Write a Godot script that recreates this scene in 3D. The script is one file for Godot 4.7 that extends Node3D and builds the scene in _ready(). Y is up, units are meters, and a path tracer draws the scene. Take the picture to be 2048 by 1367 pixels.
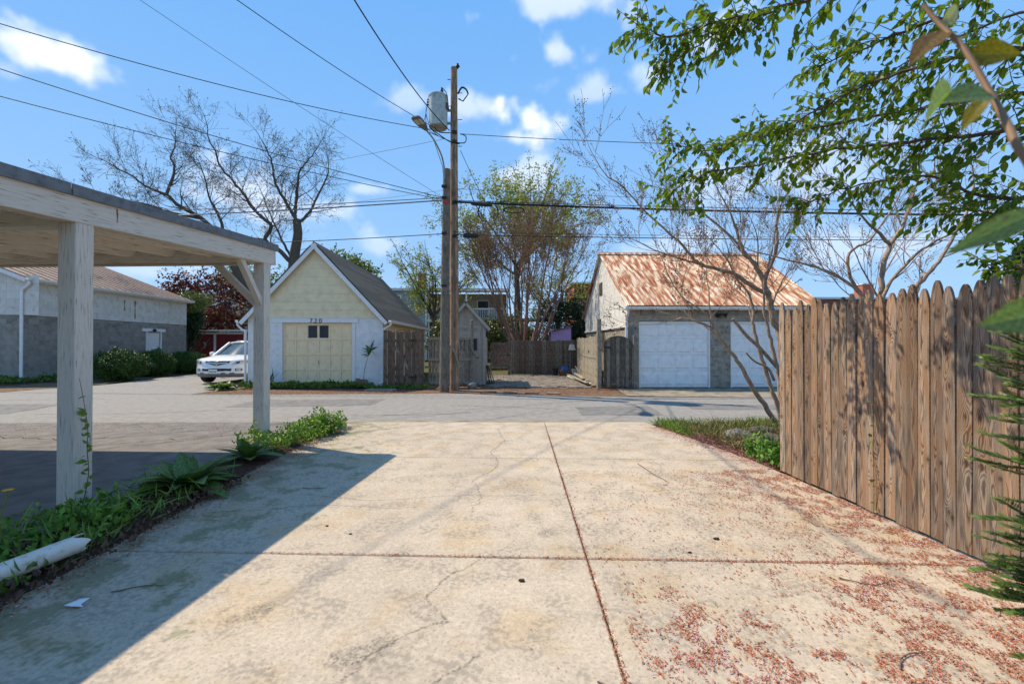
extends Node3D
# A back alley seen from a concrete driveway: carport, block garages, utility poles, fences and trees.
# World axes follow the buildings: x to the east along the alley, -z away from the driveway, metres.

const SUN_FROM := Vector3(-0.70, 1.0, -0.37)

var rng := RandomNumberGenerator.new()
var taken := {}
var M := {}
var boxes := {}


# ---------------------------------------------------------------- mesh builder
class MB:
	var v := PackedVector3Array()
	var n := PackedVector3Array()
	var uv := PackedVector2Array()
	var c := PackedColorArray()
	var col := Color(1, 1, 1)
	var use_col := false

	func vert(p: Vector3, nn: Vector3, t: Vector2) -> void:
		v.push_back(p)
		n.push_back(nn)
		uv.push_back(t)
		if use_col:
			c.push_back(col)

	# corners run counter-clockwise seen from outside
	func tri(a: Vector3, b: Vector3, d: Vector3, ta := Vector2.ZERO, tb := Vector2.ZERO, td := Vector2.ZERO) -> void:
		var nn := (b - a).cross(d - a).normalized()
		vert(a, nn, ta)
		vert(d, nn, td)
		vert(b, nn, tb)

	func quad(a: Vector3, b: Vector3, d: Vector3, e: Vector3, ta := Vector2.ZERO, tb := Vector2.ZERO, td := Vector2.ZERO, te := Vector2.ZERO) -> void:
		tri(a, b, d, ta, tb, td)
		tri(a, d, e, ta, td, te)

	func tri_n(a: Vector3, b: Vector3, d: Vector3, na: Vector3, nb: Vector3, nd: Vector3, ta := Vector2.ZERO, tb := Vector2.ZERO, td := Vector2.ZERO) -> void:
		vert(a, na, ta)
		vert(d, nd, td)
		vert(b, nb, tb)

	# a box with chamfered edges; its uv runs in metres with v along the longest side
	func box(at: Vector3, s: Vector3, b := Basis(), bev := 0.0, off := Vector2.ZERO) -> void:
		var h := s * 0.5
		var long := 0
		if s.y >= s.x and s.y >= s.z:
			long = 1
		elif s.z >= s.x and s.z >= s.y:
			long = 2
		for ax in 3:
			var u := (ax + 1) % 3
			var w := (ax + 2) % 3
			for sg in [-1.0, 1.0]:
				var pts := []
				for k in [[-1.0, -1.0], [1.0, -1.0], [1.0, 1.0], [-1.0, 1.0]]:
					var p := Vector3.ZERO
					p[ax] = sg * h[ax]
					p[u] = k[0] * (h[u] - bev)
					p[w] = k[1] * (h[w] - bev)
					pts.append(p)
				if sg < 0.0:
					pts.reverse()
				var ts := []
				for p in pts:
					var t := Vector2(p[u], p[w])
					if u == long or (ax == long and false):
						t = Vector2(p[w], p[u])
					ts.append(t + off + Vector2(ax * 0.37, sg * 0.21))
				quad(at + b * pts[0], at + b * pts[1], at + b * pts[2], at + b * pts[3], ts[0], ts[1], ts[2], ts[3])
		if bev <= 0.0:
			return
		for ax in 3:
			var u := (ax + 1) % 3
			var w := (ax + 2) % 3
			for su in [-1.0, 1.0]:
				for sw in [-1.0, 1.0]:
					var p0 := Vector3.ZERO
					var p1 := Vector3.ZERO
					p0[u] = su * h[u]
					p0[w] = sw * (h[w] - bev)
					p1[u] = su * (h[u] - bev)
					p1[w] = sw * h[w]
					var lo := -(h[ax] - bev)
					var hi := h[ax] - bev
					var a := p0
					var b2 := p1
					var c2 := p1
					var d2 := p0
					a[ax] = lo
					b2[ax] = lo
					c2[ax] = hi
					d2[ax] = hi
					if su * sw < 0.0:
						quad(at + b * d2, at + b * c2, at + b * b2, at + b * a, off + Vector2(0, hi), off + Vector2(0.01, hi), off + Vector2(0.01, lo), off + Vector2(0, lo))
					else:
						quad(at + b * a, at + b * b2, at + b * c2, at + b * d2, off + Vector2(0, lo), off + Vector2(0.01, lo), off + Vector2(0.01, hi), off + Vector2(0, hi))
		for sx in [-1.0, 1.0]:
			for sy in [-1.0, 1.0]:
				for sz in [-1.0, 1.0]:
					var px := Vector3(sx * h.x, sy * (h.y - bev), sz * (h.z - bev))
					var py := Vector3(sx * (h.x - bev), sy * h.y, sz * (h.z - bev))
					var pz := Vector3(sx * (h.x - bev), sy * (h.y - bev), sz * h.z)
					if sx * sy * sz > 0.0:
						tri(at + b * px, at + b * py, at + b * pz, off, off, off)
					else:
						tri(at + b * pz, at + b * py, at + b * px, off, off, off)

	# a round bar through points
	func tube(pts: PackedVector3Array, rad: PackedFloat32Array, sides := 6, cap := true, v0 := 0.0) -> void:
		var m := pts.size()
		if m < 2:
			return
		var t0 := (pts[1] - pts[0]).normalized()
		var side := t0.cross(Vector3.UP)
		if side.length() < 0.1:
			side = t0.cross(Vector3.RIGHT)
		side = side.normalized()
		var rings := []
		var norms := []
		var along := v0
		var alongs := PackedFloat32Array()
		for i in m:
			var t := (pts[mini(i + 1, m - 1)] - pts[maxi(i - 1, 0)]).normalized()
			side = (side - t * side.dot(t)).normalized()
			var up := t.cross(side)
			if i > 0:
				along += pts[i].distance_to(pts[i - 1])
			alongs.push_back(along)
			var ring := PackedVector3Array()
			var nn := PackedVector3Array()
			for k in sides + 1:
				var a := TAU * k / sides
				var d := side * cos(a) + up * sin(a)
				nn.push_back(d)
				ring.push_back(pts[i] + d * rad[i])
			rings.append(ring)
			norms.append(nn)
		for i in m - 1:
			var r0: PackedVector3Array = rings[i]
			var r1: PackedVector3Array = rings[i + 1]
			var n0: PackedVector3Array = norms[i]
			var n1: PackedVector3Array = norms[i + 1]
			var c0 := TAU * maxf(rad[0], 0.01)
			for k in sides:
				var u0 := c0 * k / sides
				var u1 := c0 * (k + 1) / sides
				tri_n(r0[k], r0[k + 1], r1[k + 1], n0[k], n0[k + 1], n1[k + 1], Vector2(u0, alongs[i]), Vector2(u1, alongs[i]), Vector2(u1, alongs[i + 1]))
				tri_n(r0[k], r1[k + 1], r1[k], n0[k], n1[k + 1], n1[k], Vector2(u0, alongs[i]), Vector2(u1, alongs[i + 1]), Vector2(u0, alongs[i + 1]))
		if cap:
			for k in sides:
				tri(pts[0], rings[0][k + 1], rings[0][k])
				tri(pts[m - 1], rings[m - 1][k], rings[m - 1][k + 1])

	# a turned shape: profile of (radius, height), about the y axis of xf
	func lathe(prof: Array, sides: int, xf := Transform3D(), smooth := true) -> void:
		for i in prof.size() - 1:
			var a: Vector2 = prof[i]
			var b: Vector2 = prof[i + 1]
			var sl := Vector2(b.y - a.y, a.x - b.x).normalized()
			for k in sides:
				var a0 := TAU * k / sides
				var a1 := TAU * (k + 1) / sides
				var d0 := Vector3(cos(a0), 0, -sin(a0))
				var d1 := Vector3(cos(a1), 0, -sin(a1))
				var p0 := xf * (d0 * a.x + Vector3.UP * a.y)
				var p1 := xf * (d1 * a.x + Vector3.UP * a.y)
				var p2 := xf * (d1 * b.x + Vector3.UP * b.y)
				var p3 := xf * (d0 * b.x + Vector3.UP * b.y)
				var n0 := (xf.basis * (d0 * sl.x + Vector3.UP * sl.y)).normalized()
				var n1 := (xf.basis * (d1 * sl.x + Vector3.UP * sl.y)).normalized()
				if not smooth:
					n0 = (n0 + n1).normalized()
					n1 = n0
				var t0 := Vector2(a0, a.y)
				var t1 := Vector2(a1, a.y)
				var t2 := Vector2(a1, b.y)
				var t3 := Vector2(a0, b.y)
				if a.x > 1e-5:
					tri_n(p0, p1, p2, n0, n1, n1, t0, t1, t2)
				if b.x > 1e-5:
					tri_n(p0, p2, p3, n0, n1, n0, t0, t2, t3)

	# an outline in the xy plane (counter-clockwise) pushed along z from z0 to z1
	func prism(poly: PackedVector2Array, z0: float, z1: float, xf := Transform3D(), uo := Vector2.ZERO) -> void:
		var idx := Geometry2D.triangulate_polygon(poly)
		for i in range(0, idx.size(), 3):
			var a := poly[idx[i]]
			var b := poly[idx[i + 1]]
			var d := poly[idx[i + 2]]
			if (b - a).cross(d - a) < 0.0:
				var s := b
				b = d
				d = s
			tri(xf * Vector3(a.x, a.y, z1), xf * Vector3(b.x, b.y, z1), xf * Vector3(d.x, d.y, z1), a + uo, b + uo, d + uo)
			tri(xf * Vector3(a.x, a.y, z0), xf * Vector3(d.x, d.y, z0), xf * Vector3(b.x, b.y, z0), a + uo, d + uo, b + uo)
		var m := poly.size()
		for i in m:
			var a := poly[i]
			var b := poly[(i + 1) % m]
			quad(xf * Vector3(a.x, a.y, z0), xf * Vector3(b.x, b.y, z0), xf * Vector3(b.x, b.y, z1), xf * Vector3(a.x, a.y, z1), Vector2(0, a.y) + uo, Vector2(0, b.y) + uo, Vector2(z1 - z0, b.y) + uo, Vector2(z1 - z0, a.y) + uo)

	func mesh() -> ArrayMesh:
		var arr := []
		arr.resize(Mesh.ARRAY_MAX)
		arr[Mesh.ARRAY_VERTEX] = v
		arr[Mesh.ARRAY_NORMAL] = n
		arr[Mesh.ARRAY_TEX_UV] = uv
		if use_col:
			arr[Mesh.ARRAY_COLOR] = c
		var m := ArrayMesh.new()
		m.add_surface_from_arrays(Mesh.PRIMITIVE_TRIANGLES, arr)
		return m


# ---------------------------------------------------------------- naming and placing
func numbered(called: String) -> String:
	var k: int = taken.get(called, 0)
	taken[called] = k + 1
	return called if k == 0 else "%s_%03d" % [called, k]


func tag(o: Node3D, label: String, category: String, group := "", kind := "") -> Node3D:
	if label:
		o.set_meta("label", label)
	if category:
		o.set_meta("category", category)
	if group:
		o.set_meta("group", group)
	if kind:
		o.set_meta("kind", kind)
	return o


func thing(called: String, label: String, category: String, at := Vector3.ZERO, turn := 0.0, group := "") -> Node3D:
	var o := Node3D.new()
	o.name = numbered(called)
	add_child(o)
	o.position = at
	o.rotation.y = turn
	tag(o, label, category, group)
	return o


func part(parent: Node3D, called: String, shape, m: Material, at := Vector3.ZERO, b := Basis()) -> MeshInstance3D:
	var o := MeshInstance3D.new()
	o.name = called
	if shape is MB:
		o.mesh = shape.mesh()
	else:
		o.mesh = shape
	o.material_override = m
	o.transform = Transform3D(b, at)
	parent.add_child(o, true)
	return o


func solo(called: String, shape, m: Material, label: String, category: String, at := Vector3.ZERO, b := Basis(), group := "") -> MeshInstance3D:
	var o := part(self, numbered(called), shape, m, at, b)
	tag(o, label, category, group)
	return o


func structure(called: String, shape, m: Material) -> MeshInstance3D:
	var o := part(self, numbered(called), shape, m)
	o.set_meta("kind", "structure")
	return o


func box_mesh(s: Vector3, bev := 0.0) -> ArrayMesh:
	var key := "%.4f_%.4f_%.4f_%.4f" % [s.x, s.y, s.z, bev]
	if not boxes.has(key):
		var mb := MB.new()
		mb.box(Vector3.ZERO, s, Basis(), bev)
		boxes[key] = mb.mesh()
	return boxes[key]


func bx(parent: Node3D, called: String, at: Vector3, s: Vector3, m: Material, bev := 0.0, b := Basis()) -> MeshInstance3D:
	return part(parent, called, box_mesh(s, bev), m, at, b)


# many small copies of one mesh as one object
func many(parent: Node3D, called: String, shape: Mesh, m: Material, xs: Array, cols := []) -> MultiMeshInstance3D:
	var mm := MultiMesh.new()
	mm.transform_format = MultiMesh.TRANSFORM_3D
	mm.use_colors = cols.size() > 0
	mm.mesh = shape
	mm.instance_count = xs.size()
	for i in xs.size():
		mm.set_instance_transform(i, xs[i])
		if cols.size() > 0:
			mm.set_instance_color(i, cols[i])
	var o := MultiMeshInstance3D.new()
	o.name = called
	o.multimesh = mm
	o.material_override = m
	o.set_meta("kind", "stuff")
	parent.add_child(o, true)
	return o


func rnd(a: float, b: float) -> float:
	return rng.randf_range(a, b)


func rand_basis() -> Basis:
	return Basis(Vector3(rnd(-1, 1), rnd(-1, 1), rnd(-1, 1)).normalized(), rnd(0, TAU))


func rand_dir() -> Vector3:
	var z := rnd(-1, 1)
	var a := rnd(0, TAU)
	var s := sqrt(1.0 - z * z)
	return Vector3(s * cos(a), z, s * sin(a))


# basis whose y axis points along d
func along(d: Vector3, roll := 0.0) -> Basis:
	var y := d.normalized()
	var x := y.cross(Vector3.BACK)
	if x.length() < 0.05:
		x = y.cross(Vector3.RIGHT)
	x = x.normalized()
	return Basis(x, y, x.cross(y)) * Basis(Vector3.UP, roll)


func pts(a: Array) -> PackedVector3Array:
	var p := PackedVector3Array()
	for q in a:
		p.push_back(q)
	return p


func smooth_line(a: Array, per := 4) -> PackedVector3Array:
	var out := PackedVector3Array()
	for i in a.size() - 1:
		var p0: Vector3 = a[maxi(i - 1, 0)]
		var p1: Vector3 = a[i]
		var p2: Vector3 = a[i + 1]
		var p3: Vector3 = a[mini(i + 2, a.size() - 1)]
		for k in per:
			out.push_back(p1.cubic_interpolate(p2, p0, p3, float(k) / per))
	out.push_back(a[a.size() - 1])
	return out


func taper(m: int, r0: float, r1: float) -> PackedFloat32Array:
	var r := PackedFloat32Array()
	for i in m:
		r.push_back(lerpf(r0, r1, float(i) / maxi(m - 1, 1)))
	return r


# ---------------------------------------------------------------- materials
func lin(r: float, g: float, b: float) -> Color:
	return Color(r, g, b).linear_to_srgb()


func ntex(sd: int, freq: float, offs: Array, cols: Array, oct := 4, size := 512, type := FastNoiseLite.TYPE_SIMPLEX_SMOOTH) -> NoiseTexture2D:
	var f := FastNoiseLite.new()
	f.seed = sd
	f.noise_type = type
	f.frequency = freq
	f.fractal_octaves = oct
	f.fractal_gain = 0.55
	var t := NoiseTexture2D.new()
	t.width = size
	t.height = size
	t.seamless = true
	t.seamless_blend_skirt = 0.2
	t.normalize = true
	t.noise = f
	var g := Gradient.new()
	g.offsets = PackedFloat32Array(offs)
	var pc := PackedColorArray()
	for k in cols:
		pc.push_back(k)
	g.colors = pc
	t.color_ramp = g
	return t


func grey(x: float) -> Color:
	return Color(x, x, x)


func plain(c: Color, rough := 0.8, metal := 0.0) -> StandardMaterial3D:
	var m := StandardMaterial3D.new()
	m.albedo_color = c
	m.roughness = rough
	m.metallic = metal
	m.metallic_specular = 0.35
	return m


# colour pattern laid over the world; a second, finer or coarser pattern multiplies it
func tri(c: Color, tex: Texture2D, scale: Vector3, rough := 0.85, detail: Texture2D = null, dscale := Vector3.ONE, bump: Texture2D = null, bump_cm := 0.0) -> StandardMaterial3D:
	var m := plain(c, rough)
	m.albedo_texture = tex
	m.uv1_triplanar = true
	m.uv1_world_triplanar = true
	m.uv1_triplanar_sharpness = 6.0
	m.uv1_scale = scale
	if detail:
		m.detail_enabled = true
		m.detail_albedo = detail
		m.detail_blend_mode = BaseMaterial3D.BLEND_MODE_MUL
		m.detail_uv_layer = BaseMaterial3D.DETAIL_UV_2
		m.uv2_triplanar = true
		m.uv2_world_triplanar = true
		m.uv2_triplanar_sharpness = 6.0
		m.uv2_scale = dscale
	if bump:
		m.heightmap_enabled = true
		m.heightmap_texture = bump
		m.heightmap_scale = bump_cm
	return m


# the same, laid by the mesh's own uv (metres, v along the grain)
func uvm(c: Color, tex: Texture2D, scale: Vector2, rough := 0.85, bump: Texture2D = null, bump_cm := 0.0) -> StandardMaterial3D:
	var m := plain(c, rough)
	m.albedo_texture = tex
	m.uv1_scale = Vector3(scale.x, scale.y, 1)
	if bump:
		m.heightmap_enabled = true
		m.heightmap_texture = bump
		m.heightmap_scale = bump_cm
	return m


# a leaf's own markings: pale midrib and side veins, mottling, a few brown spots
func leaf_texture() -> ImageTexture:
	var w := 96
	var h := 192
	var nz := FastNoiseLite.new()
	nz.seed = 4
	nz.frequency = 0.045
	nz.fractal_octaves = 3
	var im := Image.create(w, h, false, Image.FORMAT_RGB8)
	for y in h:
		for x in w:
			var u := absf(float(x) / w - 0.5) * 2.0
			var v := float(y) / h
			var k := 0.80 + 0.16 * nz.get_noise_2d(x, y)
			var vein := absf(fposmod(v * 9.0 - u * 2.6, 1.0) - 0.5) * 2.0
			k += 0.10 * smoothstep(0.84, 1.0, vein)
			k -= 0.06 * smoothstep(0.3, 0.0, vein)
			k += 0.16 * smoothstep(0.07, 0.0, u)
			var c := Color(k, k, k * 0.95)
			var spot := nz.get_noise_2d(x * 1.4 + 300.0, y * 1.4)
			if spot > 0.42 or (u > 0.9 and spot > 0.12):
				c = Color(0.82, 0.55, 0.42) * 0.9
			im.set_pixel(x, y, c)
	return ImageTexture.create_from_image(im)


func leaf_mat(rough := 0.55, through := 0.5) -> StandardMaterial3D:
	var m := plain(Color.WHITE, rough)
	m.vertex_color_use_as_albedo = true
	m.backlight_enabled = true
	m.backlight = Color(through, through, through * 0.7)
	return m


# ---------------------------------------------------------------- sky
func sky_dir(px: float, py: float) -> Vector3:
	# a direction given as degrees east of the view axis and degrees above the horizon
	var a := deg_to_rad(px)
	var e := deg_to_rad(py)
	return Vector3(sin(a) * cos(e), sin(e), -cos(a) * cos(e))


func make_sky() -> Sky:
	var w := 2048
	var h := 1024
	var data := PackedFloat32Array()
	data.resize(w * h * 3)
	# clear air: deeper blue overhead, paler near the horizon
	var rows := []
	for y in h:
		var el := PI * (0.5 - (y + 0.5) / h)
		var t := clampf(sin(maxf(el, 0.0)), 0.0, 1.0)
		var k := pow(t, 0.45)
		rows.append(Vector3(lerpf(0.37, 0.055, k), lerpf(0.53, 0.235, k), lerpf(0.68, 0.575, k)))
	var i := 0
	for y in h:
		var c: Vector3 = rows[y]
		for x in w:
			data[i] = c.x
			data[i + 1] = c.y
			data[i + 2] = c.z
			i += 3
	# clouds: [degrees east, degrees up, half width, half height, density]
	var clouds := [
		[-46.0, 24.4, 4.0, 3.0, 0.9], [-49.0, 22.4, 3.0, 1.6, 0.5], [4.4, 27.0, 4.6, 3.2, 0.95], [2.0, 25.2, 3.0, 2.0, 0.6], [7.5, 33.5, 4.6, 3.0, 0.55], [5.0, 30.5, 3.0, 2.0, 0.4],
		[12.5, 29.6, 6.0, 2.4, 0.4], [-4.5, 28.5, 4.2, 2.4, 0.5], [-12.5, 28.5, 4.5, 2.2, 0.35], [10.0, 37.8, 9.0, 3.2, 0.55], [3.0, 21.0, 5.0, 3.0, 0.5], [-17.0, 18.6, 2.5, 1.0, 0.4],
		[-28.5, 16.0, 9.0, 3.6, 0.5], [-15.5, 12.5, 6.0, 2.2, 0.35], [32.0, 18.0, 14.0, 4.0, 0.3], [40.0, 10.0, 12.0, 3.0, 0.35], [22.0, 12.0, 8.0, 2.0, 0.3], [-38.0, 9.0, 14.0, 3.5, 0.35], [28.0, 33.0, 4.0, 3.0, 0.45],
	]
	rng.seed = 77
	for k in 46:
		var az := rnd(58, 302)
		clouds.append([az, rnd(9, 62), rnd(3.5, 11), rnd(2, 4), rnd(0.35, 0.9)])
	for k in 16:
		clouds.append([rnd(-57, 57), rnd(44, 78), rnd(4, 10), rnd(2, 4), rnd(0.3, 0.8)])
	var nz := FastNoiseLite.new()
	nz.seed = 5
	nz.frequency = 7.0
	nz.fractal_octaves = 6
	nz.fractal_gain = 0.55
	for cl in clouds:
		var b := sky_dir(cl[0], cl[1])
		var right := Vector3(-b.z, 0, b.x).normalized()
		var up := right.cross(b)
		var rx := tan(deg_to_rad(cl[2]))
		var ry := tan(deg_to_rad(cl[3]))
		var reach := int(ceil(maxf(cl[2] / maxf(cos(deg_to_rad(cl[1])), 0.15), cl[3]) * 1.5 / 360.0 * w))
		var reach_y := int(ceil(cl[3] * 1.5 / 180.0 * h))
		var cx := int(fposmod(cl[0] / 360.0, 1.0) * w)
		var cy := int((0.5 - cl[1] / 180.0) * h)
		for yy in range(maxi(cy - reach_y, 0), mini(cy + reach_y, h)):
			var el := PI * (0.5 - (yy + 0.5) / h)
			for xx in range(cx - reach, cx + reach):
				var az := TAU * (xx + 0.5) / w
				var d := Vector3(sin(az) * cos(el), sin(el), -cos(az) * cos(el))
				var f := d.dot(b)
				if f < 0.2:
					continue
				var e := d.dot(right) / f / rx
				var g := d.dot(up) / f / ry
				if g < 0.0:
					g *= 1.35
				var q := sqrt(e * e + g * g)
				if q > 1.45:
					continue
				var dens: float = smoothstep(0.98, 0.22, q + nz.get_noise_3dv(d) * 1.25) * cl[4]
				if dens <= 0.003:
					continue
				var j := (yy * w + posmod(xx, w)) * 3
				var lit := 0.90 + 0.12 * clampf(g, -1.0, 1.0)
				data[j] = lerpf(data[j], 0.93 * lit, dens * 0.85)
				data[j + 1] = lerpf(data[j + 1], 0.93 * lit, dens * 0.85)
				data[j + 2] = lerpf(data[j + 2], 0.96 * lit, dens * 0.85)
	var im := Image.create_from_data(w, h, false, Image.FORMAT_RGBF, data.to_byte_array())
	var pm := PanoramaSkyMaterial.new()
	pm.panorama = ImageTexture.create_from_image(im)
	var s := Sky.new()
	s.sky_material = pm
	return s


func setup_view() -> void:
	var cam := Camera3D.new()
	cam.name = "camera"
	cam.position = Vector3(0, 1.4, 0)
	cam.rotation = Vector3(deg_to_rad(0.42), -0.02386, 0)
	cam.fov = 75.66
	cam.near = 0.05
	cam.far = 600.0
	var lens := CameraAttributesPhysical.new()
	lens.frustum_focal_length = 15.46
	lens.frustum_focus_distance = 5.5
	lens.exposure_aperture = 2.7
	lens.frustum_near = 0.05
	lens.frustum_far = 600.0
	cam.attributes = lens
	add_child(cam)
	cam.current = true
	var env := Environment.new()
	env.background_mode = Environment.BG_SKY
	env.sky = make_sky()
	env.background_energy_multiplier = 1.0
	env.tonemap_mode = Environment.TONE_MAPPER_LINEAR
	env.tonemap_exposure = 1.62
	env.sdfgi_enabled = true
	env.ssao_enabled = true
	env.ssil_enabled = true
	var we := WorldEnvironment.new()
	we.name = "environment"
	we.environment = env
	add_child(we)
	var sun := DirectionalLight3D.new()
	sun.name = "sun"
	sun.light_energy = 1.22
	sun.light_color = Color(1.0, 0.94, 0.84)
	sun.light_angular_distance = 0.5
	sun.shadow_enabled = true
	add_child(sun)
	sun.look_at_from_position(SUN_FROM * 30.0, Vector3.ZERO, Vector3.UP)


# ---------------------------------------------------------------- shared materials
func make_materials() -> void:
	var speck := ntex(11, 0.35, [0.0, 0.35, 0.6, 1.0], [grey(0.55), grey(0.86), grey(0.97), grey(1.0)], 2)
	var fine := ntex(12, 0.12, [0.0, 0.5, 1.0], [grey(0.72), grey(0.9), grey(1.0)], 4)
	var blotch := ntex(13, 0.012, [0.0, 0.45, 1.0], [grey(0.72), grey(0.9), grey(1.0)], 4)
	var soft := ntex(18, 0.014, [0.0, 0.5, 1.0], [grey(0.9), grey(0.965), grey(1.0)], 4)
	M.soft = soft
	var bumpy := ntex(14, 0.2, [0.0, 1.0], [grey(0.0), grey(1.0)], 3)
	var coarse_bump := ntex(15, 0.03, [0.0, 1.0], [grey(0.0), grey(1.0)], 5)
	# grain: used stretched along a board
	var grain := ntex(16, 0.02, [0.0, 0.3, 0.42, 0.6, 1.0], [grey(0.42), grey(0.72), grey(0.86), grey(0.95), grey(1.0)], 5)
	var chips := ntex(17, 0.02, [0.0, 0.14, 0.22, 0.32, 0.6, 1.0], [Color(0.42, 0.39, 0.35), Color(0.58, 0.55, 0.5), Color(0.84, 0.82, 0.79), Color(0.93, 0.92, 0.9), Color(0.97, 0.96, 0.95), Color(1, 1, 1)], 5)
	M.leaf_tex = leaf_texture()
	M.speck = speck
	M.fine = fine
	M.blotch = blotch
	M.bumpy = bumpy
	M.coarse_bump = coarse_bump
	M.grain = grain
	# roads
	M.asphalt = tri(lin(0.345, 0.328, 0.30), ntex(21, 0.03, [0.0, 0.4, 0.65, 1.0], [Color(0.88, 0.87, 0.85), Color(0.93, 0.92, 0.91), Color(0.97, 0.965, 0.96), Color(1, 1, 1)], 5), Vector3(0.3, 0.3, 0.3), 0.92, speck, Vector3(1.1, 1.1, 1.1), bumpy, 0.4)
	M.lot = tri(lin(0.25, 0.235, 0.222), ntex(22, 0.014, [0.0, 0.5, 1.0], [Color(0.78, 0.77, 0.77), Color(0.92, 0.91, 0.9), Color(1, 1, 1)], 5), Vector3(0.4, 0.4, 0.4), 0.92, speck, Vector3(1.4, 1.4, 1.4), bumpy, 0.5)
	M.apron = tri(lin(0.42, 0.37, 0.29), ntex(23, 0.012, [0.0, 0.5, 1.0], [Color(0.7, 0.68, 0.64), Color(0.9, 0.88, 0.85), Color(1, 1, 1)], 5), Vector3(0.35, 0.35, 0.35), 0.9, fine, Vector3(1.3, 1.3, 1.3), bumpy, 0.3)
	M.soil = tri(lin(0.12, 0.075, 0.05), ntex(24, 0.03, [0.0, 0.5, 1.0], [Color(0.55, 0.5, 0.46), Color(0.85, 0.8, 0.76), Color(1, 1, 1)], 5), Vector3(0.8, 0.8, 0.8), 1.0, speck, Vector3(3, 3, 3), bumpy, 1.5)
	M.dirt = tri(lin(0.27, 0.185, 0.12), ntex(25, 0.02, [0.0, 0.5, 1.0], [Color(0.62, 0.58, 0.54), Color(0.88, 0.85, 0.82), Color(1, 1, 1)], 5), Vector3(0.5, 0.5, 0.5), 1.0, speck, Vector3(2.2, 2.2, 2.2), bumpy, 1.0)
	M.ground = tri(lin(0.14, 0.13, 0.075), ntex(26, 0.015, [0.0, 0.45, 0.6, 1.0], [Color(0.75, 0.55, 0.45), Color(0.95, 0.85, 0.7), Color(0.8, 1.0, 0.6), Color(0.65, 0.95, 0.5)], 5), Vector3(0.2, 0.2, 0.2), 1.0, fine, Vector3(1.1, 1.1, 1.1))
	# woods
	var wv := Vector3(5.0, 0.45, 5.0)
	M.grey_wood = tri(lin(0.36, 0.30, 0.225), grain, wv, 0.9, blotch, Vector3(0.6, 0.6, 0.6), grain, 0.4)
	M.grey_wood_b = tri(lin(0.45, 0.385, 0.29), grain, wv, 0.9, blotch, Vector3(0.9, 0.9, 0.9), grain, 0.4)
	M.brown_wood = tri(lin(0.255, 0.172, 0.12), grain, wv, 0.9, blotch, Vector3(0.7, 0.7, 0.7), grain, 0.4)
	M.brown_wood_b = tri(lin(0.32, 0.22, 0.155), grain, wv, 0.9, blotch, Vector3(0.8, 0.8, 0.8), grain, 0.4)
	M.pale_wood = tri(lin(0.50, 0.44, 0.335), grain, wv, 0.9, blotch, Vector3(0.9, 0.9, 0.9), grain, 0.4)
	M.dark_wood = tri(lin(0.17, 0.145, 0.115), grain, wv, 0.9, blotch, Vector3(0.9, 0.9, 0.9), grain, 0.4)
	M.pole_old = tri(lin(0.28, 0.23, 0.175), grain, Vector3(7, 0.35, 7), 0.95, blotch, Vector3(0.5, 0.3, 0.5), grain, 0.6)
	M.pole_new = tri(lin(0.52, 0.37, 0.255), grain, Vector3(6, 0.3, 6), 0.95, ntex(31, 0.012, [0.0, 0.45, 1.0], [Color(0.62, 0.58, 0.54), Color(0.9, 0.86, 0.82), Color(1, 1, 1)], 4), Vector3(0.6, 0.16, 0.6), grain, 0.5)
	# weathered white paint on timber
	M.paint_wood = uvm(lin(0.66, 0.61, 0.535), chips, Vector2(7.0, 0.33), 0.85, chips, 0.2)
	M.paint_wood_b = uvm(lin(0.79, 0.75, 0.69), chips, Vector2(6.0, 0.3), 0.85, chips, 0.2)
	M.white_paint = tri(lin(0.84, 0.83, 0.80), soft, Vector3(0.5, 0.5, 0.5), 0.7, ntex(19, 0.06, [0.0, 0.5, 1.0], [grey(0.93), grey(0.98), grey(1.0)], 4), Vector3(1.2, 1.2, 1.2), bumpy, 0.12)
	M.white_trim = tri(lin(0.80, 0.79, 0.765), soft, Vector3(1.3, 1.3, 1.3), 0.6)
	M.gutter = tri(lin(0.80, 0.79, 0.77), soft, Vector3(1.1, 1.1, 1.1), 0.45)
	M.cream = tri(lin(0.90, 0.75, 0.48), soft, Vector3(0.4, 0.4, 0.4), 0.75, ntex(32, 0.05, [0.0, 0.4, 1.0], [grey(0.9), grey(0.97), grey(1)], 3), Vector3(3.0, 0.6, 3.0), bumpy, 0.1)
	M.cream_door = tri(lin(0.88, 0.70, 0.44), ntex(33, 0.02, [0.0, 0.18, 0.4, 1.0], [Color(0.86, 0.8, 0.72), Color(0.95, 0.93, 0.9), Color(0.985, 0.98, 0.97), Color(1, 1, 1)], 5), Vector3(0.5, 0.35, 0.5), 0.7)
	M.shingle = tri(lin(0.17, 0.155, 0.128), ntex(34, 0.04, [0.0, 0.5, 1.0], [Color(0.6, 0.58, 0.55), Color(0.88, 0.86, 0.82), Color(1.0, 1.0, 1.0)], 4), Vector3(0.9, 0.9, 0.9), 0.95, speck, Vector3(2.5, 2.5, 2.5))
	M.shingle_b = tri(lin(0.225, 0.205, 0.168), ntex(34, 0.04, [0.0, 0.5, 1.0], [Color(0.6, 0.58, 0.55), Color(0.88, 0.86, 0.82), Color(1.0, 1.0, 1.0)], 4), Vector3(0.7, 0.9, 0.7), 0.95, speck, Vector3(2.2, 2.2, 2.2))
	M.metal_edge = tri(lin(0.24, 0.26, 0.275), blotch, Vector3(1.2, 1.2, 1.2), 0.5, fine, Vector3(2, 2, 2))
	M.black_metal = plain(lin(0.03, 0.03, 0.03), 0.6)
	M.galv = tri(lin(0.42, 0.45, 0.43), blotch, Vector3(1.5, 1.5, 1.5), 0.45, fine, Vector3(3, 3, 3))
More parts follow.
